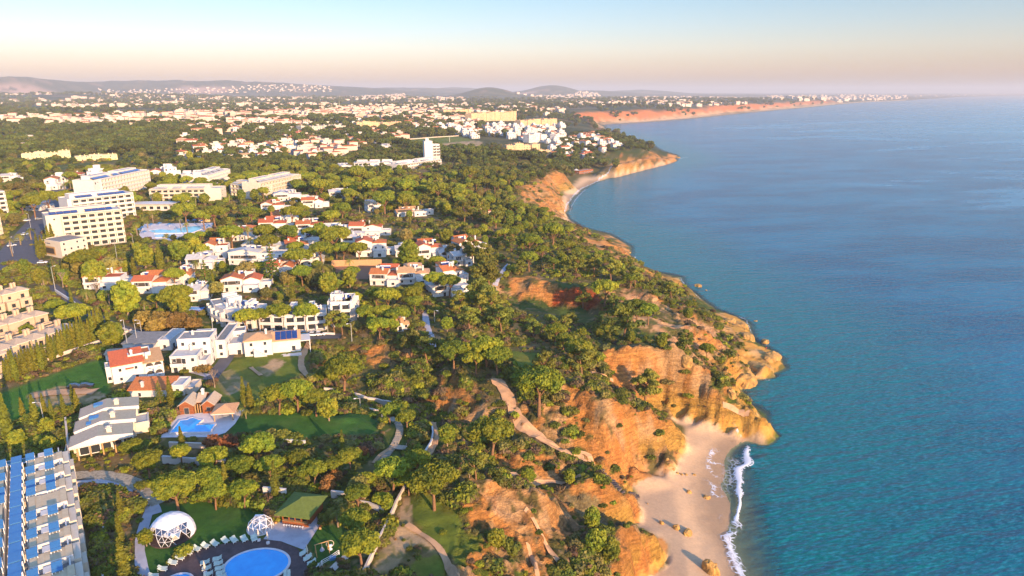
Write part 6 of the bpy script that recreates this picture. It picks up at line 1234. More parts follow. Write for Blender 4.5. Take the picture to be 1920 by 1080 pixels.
def cloud(name, clumps, n, s, m, core=.78, asp=1.6, up=.25, tuft=0):
    """foliage: many small leaf clusters spread over irregular clumps round a dense inner mass"""
    V = []; Fq = []; Ft = []; nv = 0
    for c in clumps:
        cx, cy, cz, rx, rz = c[:5]; k = int(n*(c[5] if len(c) > 5 else 1))
        d = RNG.normal(size=(k, 3)); d /= np.linalg.norm(d, axis=1)[:, None]; d[:, 2] = d[:, 2]+up; d /= np.linalg.norm(d, axis=1)[:, None]
        rr = RNG.uniform(.78, 1.14, (k, 1)); p = d*rr*(rx, rx, rz)+(cx, cy, cz)
        nn = d*.9+RNG.normal(size=(k, 3))*.55; nn /= np.linalg.norm(nn, axis=1)[:, None]
        a = np.cross(nn, RNG.normal(size=(k, 3))); a /= np.linalg.norm(a, axis=1)[:, None]; b = np.cross(nn, a)
        ss = s*RNG.uniform(.6, 1.35, (k, 1)); a *= ss*asp*.5; b *= ss*.5
        q = np.stack([p-a-b*.6, p+a*.2-b, p+a+b*.5, p-a*.3+b], 1).reshape(-1, 3); V.append(q); Fq.append(np.arange(nv, nv+4*k).reshape(-1, 4)); nv += 4*k
        if core:
            ic, ifc = (IC1V, IC1F); q = ic*(rx*core, rx*core, rz*core)*(1+RNG.uniform(-.12, .12, (len(ic), 1)))+(cx, cy, cz); V.append(q); Ft.append(ifc+nv); nv += len(ic)
    v = np.concatenate(V); fq = np.concatenate(Fq); ft = np.concatenate(Ft) if Ft else np.zeros((0, 3), int)
    me = bpy.data.meshes.new(name); me.vertices.add(len(v)); me.vertices.foreach_set('co', v.astype(np.float32).ravel())
    lo = np.concatenate([fq.ravel(), ft.ravel()]).astype(np.int32); me.loops.add(len(lo)); me.loops.foreach_set('vertex_index', lo); me.polygons.add(len(fq)+len(ft))
    me.polygons.foreach_set('loop_start', np.concatenate([np.arange(len(fq))*4, len(fq)*4+np.arange(len(ft))*3]).astype(np.int32)); me.polygons.foreach_set('loop_total', np.concatenate([np.full(len(fq), 4), np.full(len(ft), 3)]).astype(np.int32))
    me.update(); me.materials.append(m); return me
def trunk(name, h, r, limbs, m, lean=.3, seed=0, spread=2.5, h2=None):
    rr = random.Random(seed); mb = MB(); a = rr.uniform(0, 6.28); l = rr.uniform(0, lean); pts_ = [(0, 0, -1.0)]+[(math.cos(a)*l*t*t, math.sin(a)*l*t*t, h*t) for t in (.25, .5, .75, 1)]
    mb.tube(pts_, [r*1.25, r*1.05, r*.9, r*.8, r*.68], 7); tx, ty, tz = pts_[-1]
    for i in range(limbs):
        b = 6.28*i/limbs+rr.uniform(-.4, .4); q = spread*rr.uniform(.7, 1.1); z0 = tz*rr.uniform(.72, 1.0); k = z0/tz; zt = (h2 or h*1.45)*rr.uniform(.92, 1.05)
        mb.tube([(tx*k*k, ty*k*k, z0), (tx+math.cos(b)*q*.45, ty+math.sin(b)*q*.45, z0+(zt-z0)*.42), (tx+math.cos(b)*q, ty+math.sin(b)*q, zt)], [r*.5, r*.35, r*.16], 5)
    return mb.mesh(name, m, True)
def umb(seed, R_=5.0, z0=6.4, H_=2.7, n=46, nl=95, s=.42, m=PINE):
    r = random.Random(seed); cl = []; ex = r.uniform(.8, 1.0); lob = [(r.uniform(0, 6.28), r.uniform(.0, .25)) for _ in range(3)]
    for i in range(n):
        q = math.sqrt((i+.5)/n)*R_*.86; a = i*2.39996+r.uniform(-.3, .3); q *= 1+sum(b*math.cos(a*(k+2)+p) for k, (p, b) in enumerate(lob))*.6
        z = z0+H_*math.sqrt(max(0, 1-(q/R_)**2))*r.uniform(.82, 1.08); cr = r.uniform(.8, 1.25)*R_/5; cl.append((math.cos(a)*q, math.sin(a)*q*ex, z, cr, cr*.72))
        if q > R_*.55: cl.append((math.cos(a)*q*.8, math.sin(a)*q*ex*.8, z-.9, cr*.8, cr*.5, .5))
    return cloud('crown', cl, nl, s, m)
def rnd(seed, R_=3.2, zc=4.6, H_=3.2, n=34, nl=85, s=.42, m=BROAD, cs=1.0, irr=.25):
    r = random.Random(seed); cl = []
    for i in range(n):
        u = 1-2*(i+.5)/n; a = i*2.39996; k = R_*(1-irr*r.random()); w = math.sqrt(1-u*u); cr = r.uniform(.75, 1.2)*cs
        cl.append((math.cos(a)*w*k*.8, math.sin(a)*w*k*.8, zc+u*H_*.78*(1-irr*.5*r.random()), cr, cr*.85))
    return cloud('crown', cl+[(0, 0, zc, R_*.62, H_*.62, .2)], nl, s, m)
def loose(seed, m=LOOSE):
    r = random.Random(seed); cl = []
    for i in range(22):
        z = r.uniform(3.6, 8.6); k = r.uniform(.8, 3.2)*(1.15-.09*(z-3.6)); a = r.uniform(0, 6.28); cr = r.uniform(.6, 1.1); cl.append((math.cos(a)*k, math.sin(a)*k, z, cr*1.15, cr*.6))
    return cloud('crown', cl, 85, .4, m, core=.6)
def cyp(seed, H_=9, R_=.95):
    r = random.Random(seed); cl = []
    for i in range(26):
        t = (i+.5)/26; rad = R_*(math.sin(math.pi*min(1, t*1.02+.02)**.62)*.9+.12)*r.uniform(.85, 1.1); a = i*2.4; cl.append((math.cos(a)*rad*.3, math.sin(a)*rad*.3, .4+t*H_, rad*.85, H_*.055))
    return cloud('crown', cl, 55, .3, CYP, asp=2.2, up=.7)
def tiers(seed, H_=13):
    r = random.Random(seed); cl = []
    for k in range(11):
        z = 1.8+k*(H_-2)/11; R_ = 3.6*(1-k/11.5)
        for i in range(max(3, int(7*(1-k/14)))):
            a = i*6.28/max(3, int(7*(1-k/14)))+k*.5
            for q in (.4, .8): cl.append((math.cos(a)*R_*q, math.sin(a)*R_*q, z-.15*R_*q+.2*q*q, .55, .24, .4))
    return cloud('crown', cl+[(0, 0, H_, .3, .6)], 34, .34, leafmat('norfolk_needles', (.12, .14, .015), (.05, .08, .012)), core=.6)
def palm(seed, h, nf=20, fl=3.0):
    r = random.Random(seed); V = []; F_ = []
    for i in range(nf):
        a = i*2.4; el = r.uniform(-.25, 1.15); L_ = fl*r.uniform(.85, 1.1); pts_ = []
        for k in range(7):
            t = k/6; q = L_*t*math.cos(el)*(1-.12*t); z = h+L_*(math.sin(el)*t-.62*t*t*(1+.4*math.cos(el))); pts_.append((math.cos(a)*q, math.sin(a)*q, z))
        for k in range(6):
            for sg in (-1, 1):
                p0, p1 = pts_[k], pts_[k+1]; w = .62*math.sin(math.pi*min(1, (k+.8)/6.6))*fl/3; nx, ny = -math.sin(a)*sg, math.cos(a)*sg; n = len(V)
                for u in (0, .5):
                    b0 = tuple(p0[j]*(1-u)+p1[j]*u for j in range(3)); b1 = tuple(p0[j]*(1-u-.38)+p1[j]*(u+.38) for j in range(3)); n = len(V)
                    V += [b0, b1, (b1[0]+nx*w+(p1[0]-p0[0])*.6, b1[1]+ny*w+(p1[1]-p0[1])*.6, b1[2]-w*.35)]; F_.append((n, n+1, n+2))
    me = bpy.data.meshes.new('crown'); me.from_pydata(V, [], F_); me.materials.append(PALM); return me
def baretree(seed):
    r = random.Random(seed); mb = MB()
    def br(p, d, l, rad, dep):
        q = p+d*l; mb.tube([p, (p+q)/2+Vector((r.uniform(-.1, .1),)*3)*l*.3, q], [rad, rad*.8, rad*.6], 4, False)
        if dep:
            for _ in range(3): br(q, (d+Vector((r.uniform(-.7, .7), r.uniform(-.7, .7), r.uniform(-.1, .6)))).normalized(), l*.72, rad*.6, dep-1)
    br(Vector((0, 0, -.5)), Vector((0, 0, 1)), 2.4, .2, 4); return mb
LIB = {}
LIB['pine'] = [(umb(i), trunk('trunk', 5.2, .34, 6, BARK, .8, i, 2.6, 7.6)) for i in (1, 2, 3, 4)]
LIB['loose'] = [(loose(i), trunk('trunk', 5.5, .24, 5, BARK, 1.2, i, 1.8, 7.2)) for i in (5, 6, 7)]
LIB['broad'] = [(rnd(i), trunk('trunk', 2.4, .26, 4, BARKG, .2, i, 1.4, 4.4)) for i in (8, 9)]+[(rnd(10, 3.0, 5, 4.0, 30, m=BROAD), trunk('trunk', 2.6, .26, 4, BARKG, .2, 3, 1.2, 5))]
LIB['olive'] = [(rnd(i, 3.0, 4.0, 2.7, 26, 80, m=OLIVE, irr=.45), trunk('trunk', 2.0, .26, 4, BARKG, .2, i, 1.4, 3.8)) for i in (11, 12)]
LIB['gold'] = [(rnd(13, 3.2, 3.2, 2.5, 26, 90, m=GOLD, irr=.4), trunk('trunk', 1.8, .24, 4, BARKG, .2, 13, 1.4, 3))]
LIB['rust'] = [(rnd(14, 2.8, 3.0, 2.3, 22, 80, m=RUST, irr=.5), trunk('trunk', 1.6, .22, 4, BARKG, .2, 14, 1.2, 2.8))]
LIB['cypress'] = [(cyp(i), trunk('trunk', 1.2, .2, 0, BARK, 0, i)) for i in (15, 16)]
LIB['tier'] = [(tiers(17), trunk('trunk', 12.5, .3, 0, BARK, 0, 17))]
LIB['palm'] = [(palm(18, 5.0, 26), MB().tube([(0, 0, -1), (.1, 0, 2.5), (0, 0, 5.0)], [.38, .3, .34], 8).mesh('trunk', BARKG, True)), (palm(19, 8, 20, 2.6), MB().tube([(0, 0, -1), (.25, 0, 4), (0, 0, 8.0)], [.3, .22, .26], 8).mesh('trunk', BARKG, True)), (palm(20, 1.6, 28, 3.6), MB().tube([(0, 0, -1), (0, 0, 1.7)], [.6, .55], 8).mesh('trunk', BARKG, True))]
bt = baretree(3); LIB['bare'] = [(bt.mesh('crown', BARKG), trunk('trunk', 1.0, .24, 0, BARKG, 0, 1))]
SHR = [cloud('shrub', [(math.cos(a)*q, math.sin(a)*q, .45+.2*random.Random(i*7+k).random(), .6, .5) for k, (a, q) in enumerate([(j*2.4, .75*math.sqrt(j/7)) for j in range(8)])], 42, .30, mm, core=.75) for i, mm in enumerate((SCRUB, SCRUB, BROAD, OLIVE, HEATH))]
TUF = []
for i, mm in enumerate((DRY, DRY, HEATH)):
    k = 70; a = RNG.uniform(0, 6.28, k); q = RNG.uniform(0, .5, k); hgt = RNG.uniform(.5, 1.1, k); ln = RNG.uniform(.1, .5, k); V = []; Fc = []
    for j in range(k):
        x, y = math.cos(a[j])*q[j], math.sin(a[j])*q[j]; w_ = .07; n = len(V); V += [(x-w_*math.sin(a[j]), y+w_*math.cos(a[j]), -.1), (x+w_*math.sin(a[j]), y-w_*math.cos(a[j]), -.1), (x+math.cos(a[j])*ln[j], y+math.sin(a[j])*ln[j], hgt[j])]; Fc.append((n, n+1, n+2))
    me = bpy.data.meshes.new('tuft'); me.from_pydata(V, [], Fc); me.materials.append(mm); TUF.append(me)
def samp(A, x, y):
    x = np.asarray(x, float); y = np.asarray(y, float); r = np.clip(np.rint(np.interp(np.log(np.maximum(y, 45)), lrows, np.arange(NR))).astype(int), 0, NR-1)
    c = np.clip(np.rint((x/(y+30)-U0)/(U1-U0)*(NC-1)).astype(int), 0, NC-1); return A[r, c]
FB = None
def free(x, y, margin=0):
    """which of the points keep clear of every footprint"""
    x = np.asarray(x, float); y = np.asarray(y, float); ok = np.ones(len(x), bool)
    for p, x0, x1, y0, y1 in FOOT:
        m = np.nonzero((x > x0-margin) & (x < x1+margin) & (y > y0-margin) & (y < y1+margin))[0]
        if len(m): ok[m] &= ~inpoly(x[m], y[m], p)
    return ok
KN = {'pine': ('umbrella_pine', 'umbrella pine', 10.), 'loose': ('coastal_pine', 'open-crowned pine', 7.), 'broad': ('broadleaf_tree', 'round leafy tree', 7.), 'olive': ('olive_tree', 'olive-toned tree', 6.6), 'gold': ('golden_tree', 'golden-leaved tree', 7.), 'rust': ('rust_bush', 'rust-brown bush', 6.),
      'cypress': ('cypress', 'cypress', 2.), 'tier': ('norfolk_pine', 'tiered Norfolk pine', 7.2), 'palm': ('palm_tree', 'palm', 5.6), 'bare': ('leafless_tree', 'leafless tree', 7.)}
ZONES = [(pts(a)[0], b) for a, b in [('640,690', 'on the grassy slope below the cottage'), ('540,740', 'along the wall above the oval lawn'), ('330,900', 'between the villa path and the domes'), ('570,870', 'on the terraces above the pavilion'), ('680,980', 'beside the pavilion lawn fence'), ('800,880', 'at the head of the fenced track'), ('920,810', 'on the ridge above the gully'),
   ('1010,680', 'on the bluff above the sandstone scarp'), ('880,655', 'along the clifftop path'), ('1200,740', 'above the small cove'), ('1120,500', 'on the clifftop over the cliffs'), ('1040,440', 'on the headland edge'), ('900,540', 'beside the clifftop steps'), ('720,590', 'in the grove beside the crescent building'), ('560,590', 'in front of the long terrace building'),
   ('560,470', 'in the resort garden'), ('640,430', 'among the red-roofed villas'), ('760,470', 'beside the tennis court'), ('330,560', 'around the small resort pool'), ('240,520', 'beside the red-gabled villas'), ('120,500', 'beside the main road'), ('170,600', 'behind the townhouses'), ('60,680', 'in the hedge by the townhouses'), ('60,770', 'in the row below the green field'), ('330,420', 'around the hotel pools'),
   ('240,380', 'between the hotels'), ('480,400', 'above the resort villas'), ('700,360', 'below the hotel tower'), ('820,360', 'in the clifftop wood'), ('900,330', 'on the valley side by the beach'), ('1050,310', 'above the far beach'), ('1180,275', 'on the far headland'), ('500,320', 'in the wood below the suburb'), ('100,330', 'in the wood behind the hotels'), ('300,280', 'in the wide pine wood'), ('700,260', 'at the edge of the fields'), ('950,450', 'in the thicket behind the clifftop'), ('230,990', 'beside the terrace hotel'), ('220,670', 'by the white houses'), ('1330,620', 'on the rocky shore slope')]]
zq = GP([z for z, _ in ZONES]); zx = np.array([a[0] for a in zq]); zy = np.array([a[1] for a in zq])
def zone(x, y): return ZONES[int(np.argmin(((zx-x)**2+(zy-y)**2)/(60+.25*zy)**2))][1]
def side(x, y):
    k = int(np.argmin(((zx-x)**2+(zy-y)**2)/(60+.25*zy)**2)); a = math.degrees(math.atan2(y-zy[k], x-zx[k])) % 360
    return ['right side', 'far right side', 'far side', 'far left side', 'left side', 'near left side', 'near side', 'near right side'][int((a+22.5)//45) % 8]
TREES = []        # (kind, x, y, scale, rz, own label)
def tree(kind, px, py, wpx, label=None, hfac=1.0):
    x = y = 0; zg = 27.; s = 1.; hc = {'pine': 7.8, 'loose': 6., 'broad': 4.8, 'olive': 4, 'gold': 3.2, 'rust': 3, 'cypress': 5, 'tier': 6.5, 'palm': 5, 'bare': 4}[kind]
    for _ in range(6):
        a, b = W(px, py, min(zg+hc*s, 90)); x, y = float(a), float(b); zg = max(1.0, float(hz(x, y))); d = math.hypot(x, y); s = min(1.8, max(.35, wpx/F*math.hypot(y, CH-zg)/KN[kind][2]))
        zg = .5*zg+.5*zg
    TREES.append((kind, x, y, s, R.uniform(0, 6.28), label, hfac))
for k, s in {'pine': '520,735,58 555,728,62 590,742,52 642,687,78 608,700,40 912,645,62 932,662,56 850,655,60 892,664,46 922,808,84 762,779,42 730,768,38 505,868,52 557,856,48 587,877,52 627,866,38 735,876,66 782,858,52 812,893,88 765,897,44 685,896,38 670,921,48 712,932,32 675,1015,74 665,970,54 245,835,44 275,860,60 327,907,80 390,893,62 400,918,52 455,915,54 450,868,54 1012,672,94 1042,615,42 1057,633,34 1085,651,54 1327,652,32 1037,428,48 992,447,44 992,480,38 1065,457,30 1135,530,52 1182,527,28 1195,570,40 1217,578,42 1295,566,24 627,437,62 495,430,42 502,450,46 540,432,46 580,433,32 557,477,52 602,463,46 642,463,40 672,463,42 565,508,46 522,580,52 572,581,52 487,588,42 685,582,42 715,581,40 747,586,44 710,606,46 730,606,38 725,551,50 705,548,42 775,546,42 777,563,36 637,568,46 817,520,46 842,525,46 157,480,56 325,512,42 330,548,60 432,433,52 460,590,46 135,583,60 102,570,36 820,350,48 762,345,46 700,345,44 670,322,40 600,345,42 545,395,40 720,370,46 640,388,40 60,375,44 90,368,46 120,365,40 620,402,36 345,390,46 400,395,44 380,402,38 470,395,36 860,350,34 760,372,40 880,320,36',
              'loose': '892,864,44 1092,670,48 1170,622,64 1210,748,58 1095,530,28 1080,487,34 1115,490,34 1147,500,38 1192,512,32 1260,541,28 900,541,54 910,476,48 885,462,42 917,502,44 917,562,48 900,506,42 840,645,50 800,650,48 770,640,44 790,690,36 640,600,34 625,596,36 1287,632,36 1020,720,44 940,590,44 880,590,40 860,560,34 1150,560,26 1060,600,30 1000,610,30 870,390,40 900,380,40 930,400,40 950,370,38',
              'broad': '270,478,42 335,467,42 365,462,34 235,557,60 337,566,46 767,475,58 837,440,30 655,518,32 615,528,42 207,622,48 75,516,32 45,500,28 272,1005,30 838,812,38 615,762,42 930,1010,36 175,507,48 1110,972,36 1118,1010,44 1145,1030,40 990,880,30 1068,893,26 720,330,44 600,430,30 50,620,30 380,470,30 1290,590,22 1240,640,26 725,940,30 30,820,34 90,830,30',
              'olive': '205,500,46 150,500,34 130,490,30 590,520,40 540,520,34 850,470,34 460,505,38 440,520,30 405,540,32 760,440,30 700,420,30', 'gold': '270,598,46 300,600,50 332,602,48 362,608,40 290,610,40 60,590,0', 'rust': '400,830,38 430,828,34 615,905,36 180,495,44 755,900,30 630,890,26 230,672,20',
              'tier': '508,496,40 385,520,34 298,735,24 100,505,24', 'cypress': '298,478,22 422,902,13 515,905,15 222,990,14 228,1050,20 224,945,12 547,545,10 318,735,12 456,737,11 467,737,12 163,487,10 10,790,20 62,765,14 40,762,9 82,765,10 95,767,10 118,762,10 135,738,9 142,750,10 200,590,9 133,558,7 250,500,10 340,590,8',
              'palm': '605,497,40 632,960,34 620,955,24 465,440,26 450,425,24 420,440,24 80,520,22 85,512,22 385,620,24 180,560,28 160,545,26 205,560,26 365,490,22 470,460,24 640,510,28 655,500,24 845,495,24 870,335,18 880,330,18 835,330,16 20,460,24 55,430,22 35,440,22 120,430,20 255,430,20 240,445,20 310,430,18 350,428,18 338,418,16 300,440,18 275,412,18 285,405,16 265,400,16 120,345,14 145,343,14 160,342,14 170,340,14 132,347,14 400,480,24 460,770,18 452,765,16 175,790,20 520,600,18 750,560,20', 'bare': '115,520,34 180,540,32 880,880,30 400,705,40 835,570,22 55,850,26'}.items():
    for p in pts(s):
        if p[2]: tree(k, *p)
# the cypress hedges by the townhouses
for i in range(17): tree('cypress', 92+i*6.2, 652-i*2.9+R.uniform(-2, 2), R.uniform(9, 12))
for i in range(13): tree('cypress', 8+i*6, 694-i*2.5+R.uniform(-3, 3), R.uniform(8, 12))
for i in range(8): tree('cypress', 70+i*7, 462+i*3-i*7, 10)
# woods and gardens: kinds and spacing by zone
ZN = [('135,560 100,500 190,486 250,500 240,440 330,400 400,395 430,372 570,372 700,372 880,400 960,420 1010,440 960,500 930,560 900,630 640,640 600,640 480,640 395,640 330,600 240,620 160,600', 12.5, 'pine3 broad4 olive2 loose1 palm1 cypress1', .74),
      ('560,372 420,330 330,330 420,300 560,290 640,300 760,262 860,280 940,275 1000,300 1040,330 985,345 970,380 1040,415 1000,440 900,420 700,400', 8.5, 'pine5 broad4 olive3 loose2', .95),
      ('-60,235 330,222 440,235 430,300 340,330 300,325 200,335 100,345 60,360 -60,400', 13, 'pine5 broad3 olive3', 1.1), ('0,360 100,350 230,330 320,328 330,345 430,300 560,300 700,340 700,372 560,372 420,385 330,400 240,400 120,410 0,430', 9, 'pine5 broad4 olive1 palm1', 1.0),
      ('900,480 1000,430 1070,432 1180,505 1270,545 1250,565 1160,535 1060,525 960,515 930,600 900,640', 10.5, 'loose6 broad2 olive2 pine3', .72), ('1050,600 1160,590 1230,640 1180,655 1090,650 1040,640', 10.5, 'loose5 broad4 olive2', .6),
      ('640,640 900,640 960,660 900,690 840,690 760,690 700,650', 16, 'loose4 broad3 pine2', .6), ('240,840 460,840 620,850 760,870 740,960 640,960 620,925 500,920 300,890', 9, 'pine4 broad3 cypress1 rust1 olive1', .75),
      ('1040,300 1110,297 1165,284 1232,293 1205,279 1172,266 1130,254 1080,250 1050,262', 8, 'pine6 broad2', .95), ('985,300 1070,298 1110,310 1060,335 1000,340', 8.5, 'pine4 broad3 olive2', .9), ('430,238 780,236 900,250 890,265 760,265 640,290 560,290 500,300 430,300', 15, 'pine4 broad4', 1.1),
      ('0,770 130,765 140,850 0,850', 6.5, 'broad3 olive2 cypress1 palm1', .6), ('160,930 230,930 255,1080 165,1080', 7, 'broad2 olive3', .45), ('340,262 430,262 430,300 340,300', 20, 'pine4 broad4', .9), ('1040,240 985,240 900,235 905,250 1050,270', 24, 'pine2 broad2', .8)]
LAWN = [p for k in ('lawn', 'field') for p in PG[k]]
for poly in LAWN: clear(poly)
for q in ('735,264 850,254 905,262 900,276 780,279', '100,310 230,300 235,312 110,322', '395,262 440,240 470,246 440,262', '255,440 270,415 400,415 395,440 330,450 260,448', '425,680 500,655 575,648 590,660 560,705 480,768 335,768 425,700', '300,822 330,778 460,768 440,815', '480,1040 500,990 620,980 600,1040', '620,496 716,496 716,524 620,530', '395,245 415,236 430,246', '955,520 1000,518 1125,545 1128,600 1050,605 960,588', '1140,652 1300,678 1330,715 1240,745 1150,728', '1060,725 1150,768 1260,800 1270,850 1190,890 1100,840', '684,645 735,648 738,705 690,705', '1170,545 1300,600 1280,612 1180,575', '1185,592 1300,615 1290,640 1200,632', '875,895 1030,945 1080,1000 1000,1060 900,980', '1240,755 1390,770 1430,800 1380,815 1250,785'): clear(GP(q))
for s, sp, mix, sc in ZN:
    q = GP(s); xs = [a[0] for a in q]; ys = [a[1] for a in q]; kinds = sum([[a.rstrip('0123456789')]*int(a[len(a.rstrip('0123456789')):]) for a in mix.split()], [])
    gx, gy = np.meshgrid(np.arange(min(xs), max(xs), sp), np.arange(min(ys), max(ys), sp)); gx = gx.ravel()+RNG.uniform(-.48, .48, gx.size)*sp; gy = gy.ravel()+RNG.uniform(-.48, .48, gy.size)*sp
    ok = inpoly(gx, gy, q); gx, gy = gx[ok], gy[ok]; ok = (samp(veg_ok, gx, gy) > .45) & (hz(gx, gy) > 6) & (fbm(gx/45, gy/45, 3, 91) > .33) & free(gx, gy, 0); gx, gy = gx[ok], gy[ok]
    for x, y in zip(gx.tolist(), gy.tolist()):
        if any(abs(x-t[1]) < 4.5 and abs(y-t[2]) < 4.5 for t in TREES[:330] if t[5] is None and t[3] > .6) and y < 420: continue
        TREES.append((R.choice(kinds), x, y, sc*R.uniform(.65, 1.2), R.uniform(0, 6.28), None, 1.0))
# unseen pine grove added at the camera's feet, on ground raised to shade the pool garden
for i in range(80): TREES.append(('pine', R.uniform(-95, 15), R.uniform(52, 84), R.uniform(.9, 1.4), R.uniform(0, 6), None, 1.0))
hzs = hz([t[1] for t in TREES], [t[2] for t in TREES]); order = sorted(range(len(TREES)), key=lambda i: (math.hypot(TREES[i][1], TREES[i][2])/max(.3, TREES[i][3]) if TREES[i][2] > 104 else 1e6))
cnt = {}; rest = []; LIM = {'pine': 290, 'loose': 200, 'broad': 290, 'olive': 200, 'gold': 60, 'rust': 60, 'cypress': 120, 'palm': 120, 'tier': 10, 'bare': 10}
for i in order:
    k, x, y, s, rz, lb, hf = TREES[i]
    if cnt.get(k, 0) >= LIM[k] or y < 104: rest.append(i); continue
    cnt[k] = cnt.get(k, 0)+1; nm, ph, wd = KN[k]; cr, tr_ = LIB[k][0 if k == 'palm' and s < .8 else R.randrange(len(LIB[k]))]
    size = 'small' if s < .6 else 'medium' if s < .9 else 'broad' if s < 1.25 else 'very broad'
    if k == 'cypress': size = 'low' if s < .7 else 'tall'
    z_ = zone(x, y); e = empty(nm, x, y, float(hzs[i])-.1, rz, f'{size} {ph} {z_}, {side(x, y)}', 'tree', f'{size} {ph.replace("cypress", "cypresse")}s {z_}, {side(x, y)}'); e.scale = (s, s, s*(1.0 if k != 'cypress' else R.uniform(.85, 1.15)))
    inst(cr, 'crown', e, (0, 0, 0)); inst(tr_, 'trunk', e, (0, 0, 0))
def scatter(name, P, S, meshes, label=None, zs=None):
    """one object whose points carry plants picked from a small library"""
    lib = bpy.data.collections.new(name+'_library')
    for me in meshes: o = bpy.data.objects.new('plant', me); lib.objects.link(o)
    me = bpy.data.meshes.new(name); me.vertices.add(len(P)); me.vertices.foreach_set('co', np.asarray(P, np.float32).ravel())
    a = me.attributes.new('size', 'FLOAT', 'POINT'); a.data.foreach_set('value', np.asarray(S, np.float32))
    a = me.attributes.new('turn', 'FLOAT_VECTOR', 'POINT'); rv = np.zeros((len(P), 3), np.float32); rv[:, 2] = RNG.uniform(0, 6.28, len(P)); a.data.foreach_set('vector', rv.ravel())
    o = put(me, name, None, kind='stuff')
    if label: o['label'] = label
    g = bpy.data.node_groups.new(name, 'GeometryNodeTree'); g.interface.new_socket('Geometry', in_out='INPUT', socket_type='NodeSocketGeometry'); g.interface.new_socket('Geometry', in_out='OUTPUT', socket_type='NodeSocketGeometry')
    gi = g.nodes.new('NodeGroupInput'); go = g.nodes.new('NodeGroupOutput'); ip = g.nodes.new('GeometryNodeInstanceOnPoints'); ci = g.nodes.new('GeometryNodeCollectionInfo'); ci.inputs[0].default_value = lib; ci.inputs['Separate Children'].default_value = True; ci.inputs['Reset Children'].default_value = True
    ip.inputs['Pick Instance'].default_value = True; sa = g.nodes.new('GeometryNodeInputNamedAttribute'); sa.data_type = 'FLOAT'; sa.inputs[0].default_value = 'size'; ra = g.nodes.new('GeometryNodeInputNamedAttribute'); ra.data_type = 'FLOAT_VECTOR'; ra.inputs[0].default_value = 'turn'
    ri = g.nodes.new('FunctionNodeRandomValue'); ri.data_type = 'INT'; [s for s in ri.inputs if s.name == 'Max' and s.type == 'INT'][0].default_value = len(meshes)-1
    L = g.links.new; L(gi.outputs[0], ip.inputs['Points']); L(ci.outputs[0], ip.inputs['Instance']); L(sa.outputs[0], ip.inputs['Scale']); L([s for s in ri.outputs if s.type == 'INT'][0], ip.inputs['Instance Index'])
    L(ra.outputs[0], ip.inputs['Rotation']); L(ip.outputs[0], go.inputs[0])
    md = o.modifiers.new('plants', 'NODES'); md.node_group = g; return o
FARG = leafmat('distant_green', (.115, .135, .018), (.05, .075, .014), rand=.4); FARO = leafmat('distant_olive', (.16, .14, .035), (.09, .09, .025), rand=.4)
LOW = [umb(31, 5, 4.5, 2.6, 22, 30, .85, m=FARG), umb(32, 5, 4.5, 2.4, 22, 30, .85, m=FARG), rnd(33, 3.6, 3.6, 3.2, 16, 30, .75, m=FARG), rnd(34, 3.6, 3.4, 3.0, 16, 30, .75, m=FARO), rnd(35, 3.4, 4, 3.6, 16, 30, .75, m=FARG)]
P = []; S = []
for i in rest:
    k, x, y, s, rz, lb, hf = TREES[i]
    if k in ('palm', 'cypress', 'tier', 'bare'): s *= .6
    P.append((x, y, float(hzs[i])-.3)); S.append(s*1.0)
# distant woods thin out over the plain
fx = RNG.uniform(-1, .95, 60000); fy = np.exp(RNG.uniform(math.log(850), math.log(6500), 60000)); fx = fx*(fy*.82+60)
zf = hz(fx, fy); dn_ = fbm(fx/260, fy/160, 4, 95); ok = (zf > 8) & (samp(veg_ok, fx, fy) > .4) & (dn_ > .5) & (RNG.uniform(0, 1, len(fx)) < .5); fx, fy, zf = fx[ok], fy[ok], zf[ok]; ok = free(fx, fy); fx, fy, zf = fx[ok], fy[ok], zf[ok]
for x, y, z in zip(fx.tolist(), fy.tolist(), zf.tolist()): P.append((x, y, z-.5)); S.append(R.uniform(.8, 1.5)*(1+y/4500))
scatter('woodland', P, S, LOW)
# scrub on the slopes
n = 110000; r_ = RNG.uniform(0, 1, n); yy = np.exp(RNG.uniform(math.log(104), math.log(800), n)); xx = RNG.uniform(-.75, .45, n)*(yy+25); z = hz(xx, yy)
vg = samp(veg_ok, xx, yy); cl_ = fbm(xx/9, yy/9, 3, 97); cl2 = fbm(xx/35, yy/35, 3, 98); prob = np.where(vg > .4, .25+1.1*sst(.42, .6, cl_)*sst(.3, .55, cl2+.1), .26*sst(.46, .58, cl_))
prob *= np.where(yy > 420, .6, 1)*sst(4, 6.5, z); ok = (RNG.uniform(0, 1, n) < prob); xx, yy, z, vg, cl_ = xx[ok], yy[ok], z[ok], vg[ok], cl_[ok]; ok = free(xx, yy) & (hz(xx, yy) > 4)
ok &= ~((samp(VEGK, xx, yy) < .5)); xx, yy, z, vg, cl_ = xx[ok], yy[ok], z[ok], vg[ok], cl_[ok]
s = RNG.uniform(.35, 1.0, len(xx))*(.55+.9*sst(.4, .65, cl_))*np.where(vg > .4, 1.15, .5)*(1+yy/900); big = RNG.uniform(0, 1, len(xx))
tu = RNG.uniform(0, 1, len(xx)) < .2
Pn = np.stack([xx, yy, z-.1], 1); scatter('scrub', Pn[~tu], s[~tu], SHR); scatter('dry_grass', Pn[tu], s[tu]*.9, TUF)
print('trees', cnt, 'rest', len(rest), 'woodland', len(P), 'scrub', len(xx))
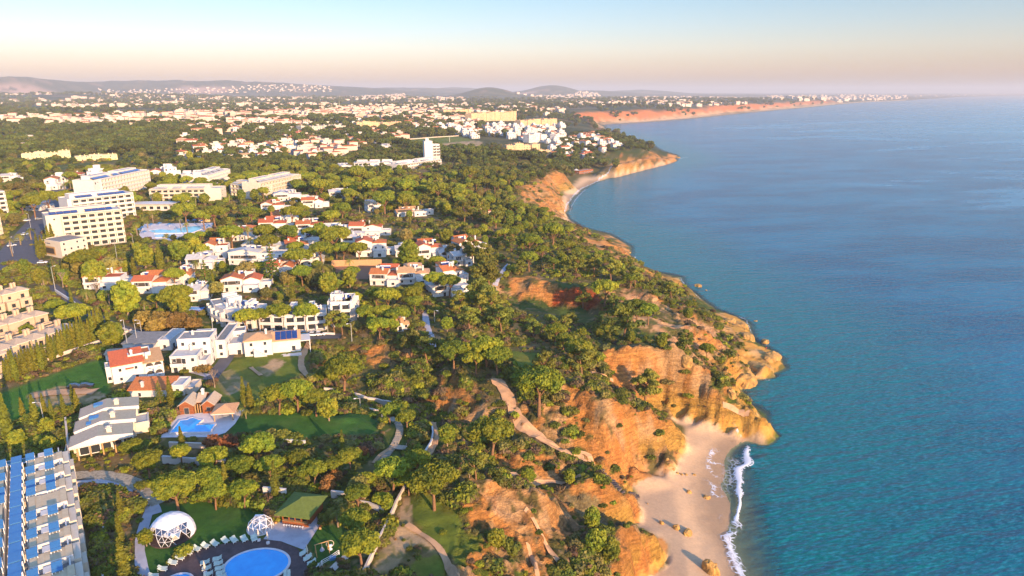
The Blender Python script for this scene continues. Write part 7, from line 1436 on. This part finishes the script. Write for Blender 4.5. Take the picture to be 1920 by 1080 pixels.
# larger bushes one can tell apart
BS = [cloud('bush', [(math.cos(j*2.4)*.9*math.sqrt(j/12), math.sin(j*2.4)*.9*math.sqrt(j/12), .55+.25*random.Random(j+q).random(), .42, .4) for j in range(13)], 60, .22, mm) for q, mm in enumerate((SCRUB, BROAD, OLIVE, GOLD))]
def bush(px, py, wpx, v=0):
    x, y, z = GP([(px, py)])[0]; s = wpx/F*math.hypot(y, CH)/2.5; o = put(BS[v], 'bush', None); o.location = (x, y, z-.1); o.scale = (s, s, s*.85); o.rotation_euler = (0, 0, R.uniform(0, 6)); zz = zone(x, y)
    tag(o, f"{('dark green','bright green','olive','golden yellow')[v]} bush {zz}", 'bush', f"{('dark green','bright green','olive','golden yellow')[v]} bushes {zz}")
for p in pts('380,697,34,3 990,884,22,0 1068,893,20,1 940,760,20,0 700,720,18,0 880,700,20,2 1050,760,16,2 1100,790,14,2 1160,800,16,0 1235,815,22,0 1220,860,18,0 1130,950,16,0 1010,1000,14,0 960,1040,16,1 900,1060,16,1 1000,960,12,0 540,775,24,1 575,778,22,0 600,772,24,1 645,775,18,1 680,772,18,0 480,760,20,1 460,750,20,1 345,700,18,0 200,668,14,2 330,745,26,1 318,752,20,1 700,780,20,1 720,792,22,1 745,770,40,1 700,830,26,0 680,860,24,1 650,840,30,2 610,825,22,2 560,832,22,0 520,828,20,0 430,825,18,0 460,828,18,0 500,830,18,0 340,825,16,0 360,826,16,0 300,845,20,0 290,830,20,0 555,930,24,1 590,918,24,1 615,928,20,1 575,905,20,2 640,935,18,0 720,960,18,0 700,900,26,2 750,930,20,2 1250,655,20,0 1285,700,18,0 1320,655,18,0 1170,570,18,0 1230,590,16,2 1320,590,16,0 1345,600,18,1 1250,545,18,0 1050,650,22,0 1000,740,26,0 980,700,22,2 1060,740,18,2 1130,715,22,0 1180,740,22,2 1250,720,26,2 1290,745,20,1 1080,850,20,1 1060,830,18,0 1040,800,20,0 1010,770,20,2 870,850,24,1 850,870,20,1 845,790,18,0 800,740,20,0 770,720,20,2 740,700,20,1 720,690,20,1 700,735,16,0 660,720,18,0 870,960,16,1 840,940,16,1 890,1000,14,2 830,1000,14,1'):
    bush(p[0], p[1], p[2], int(p[3]))
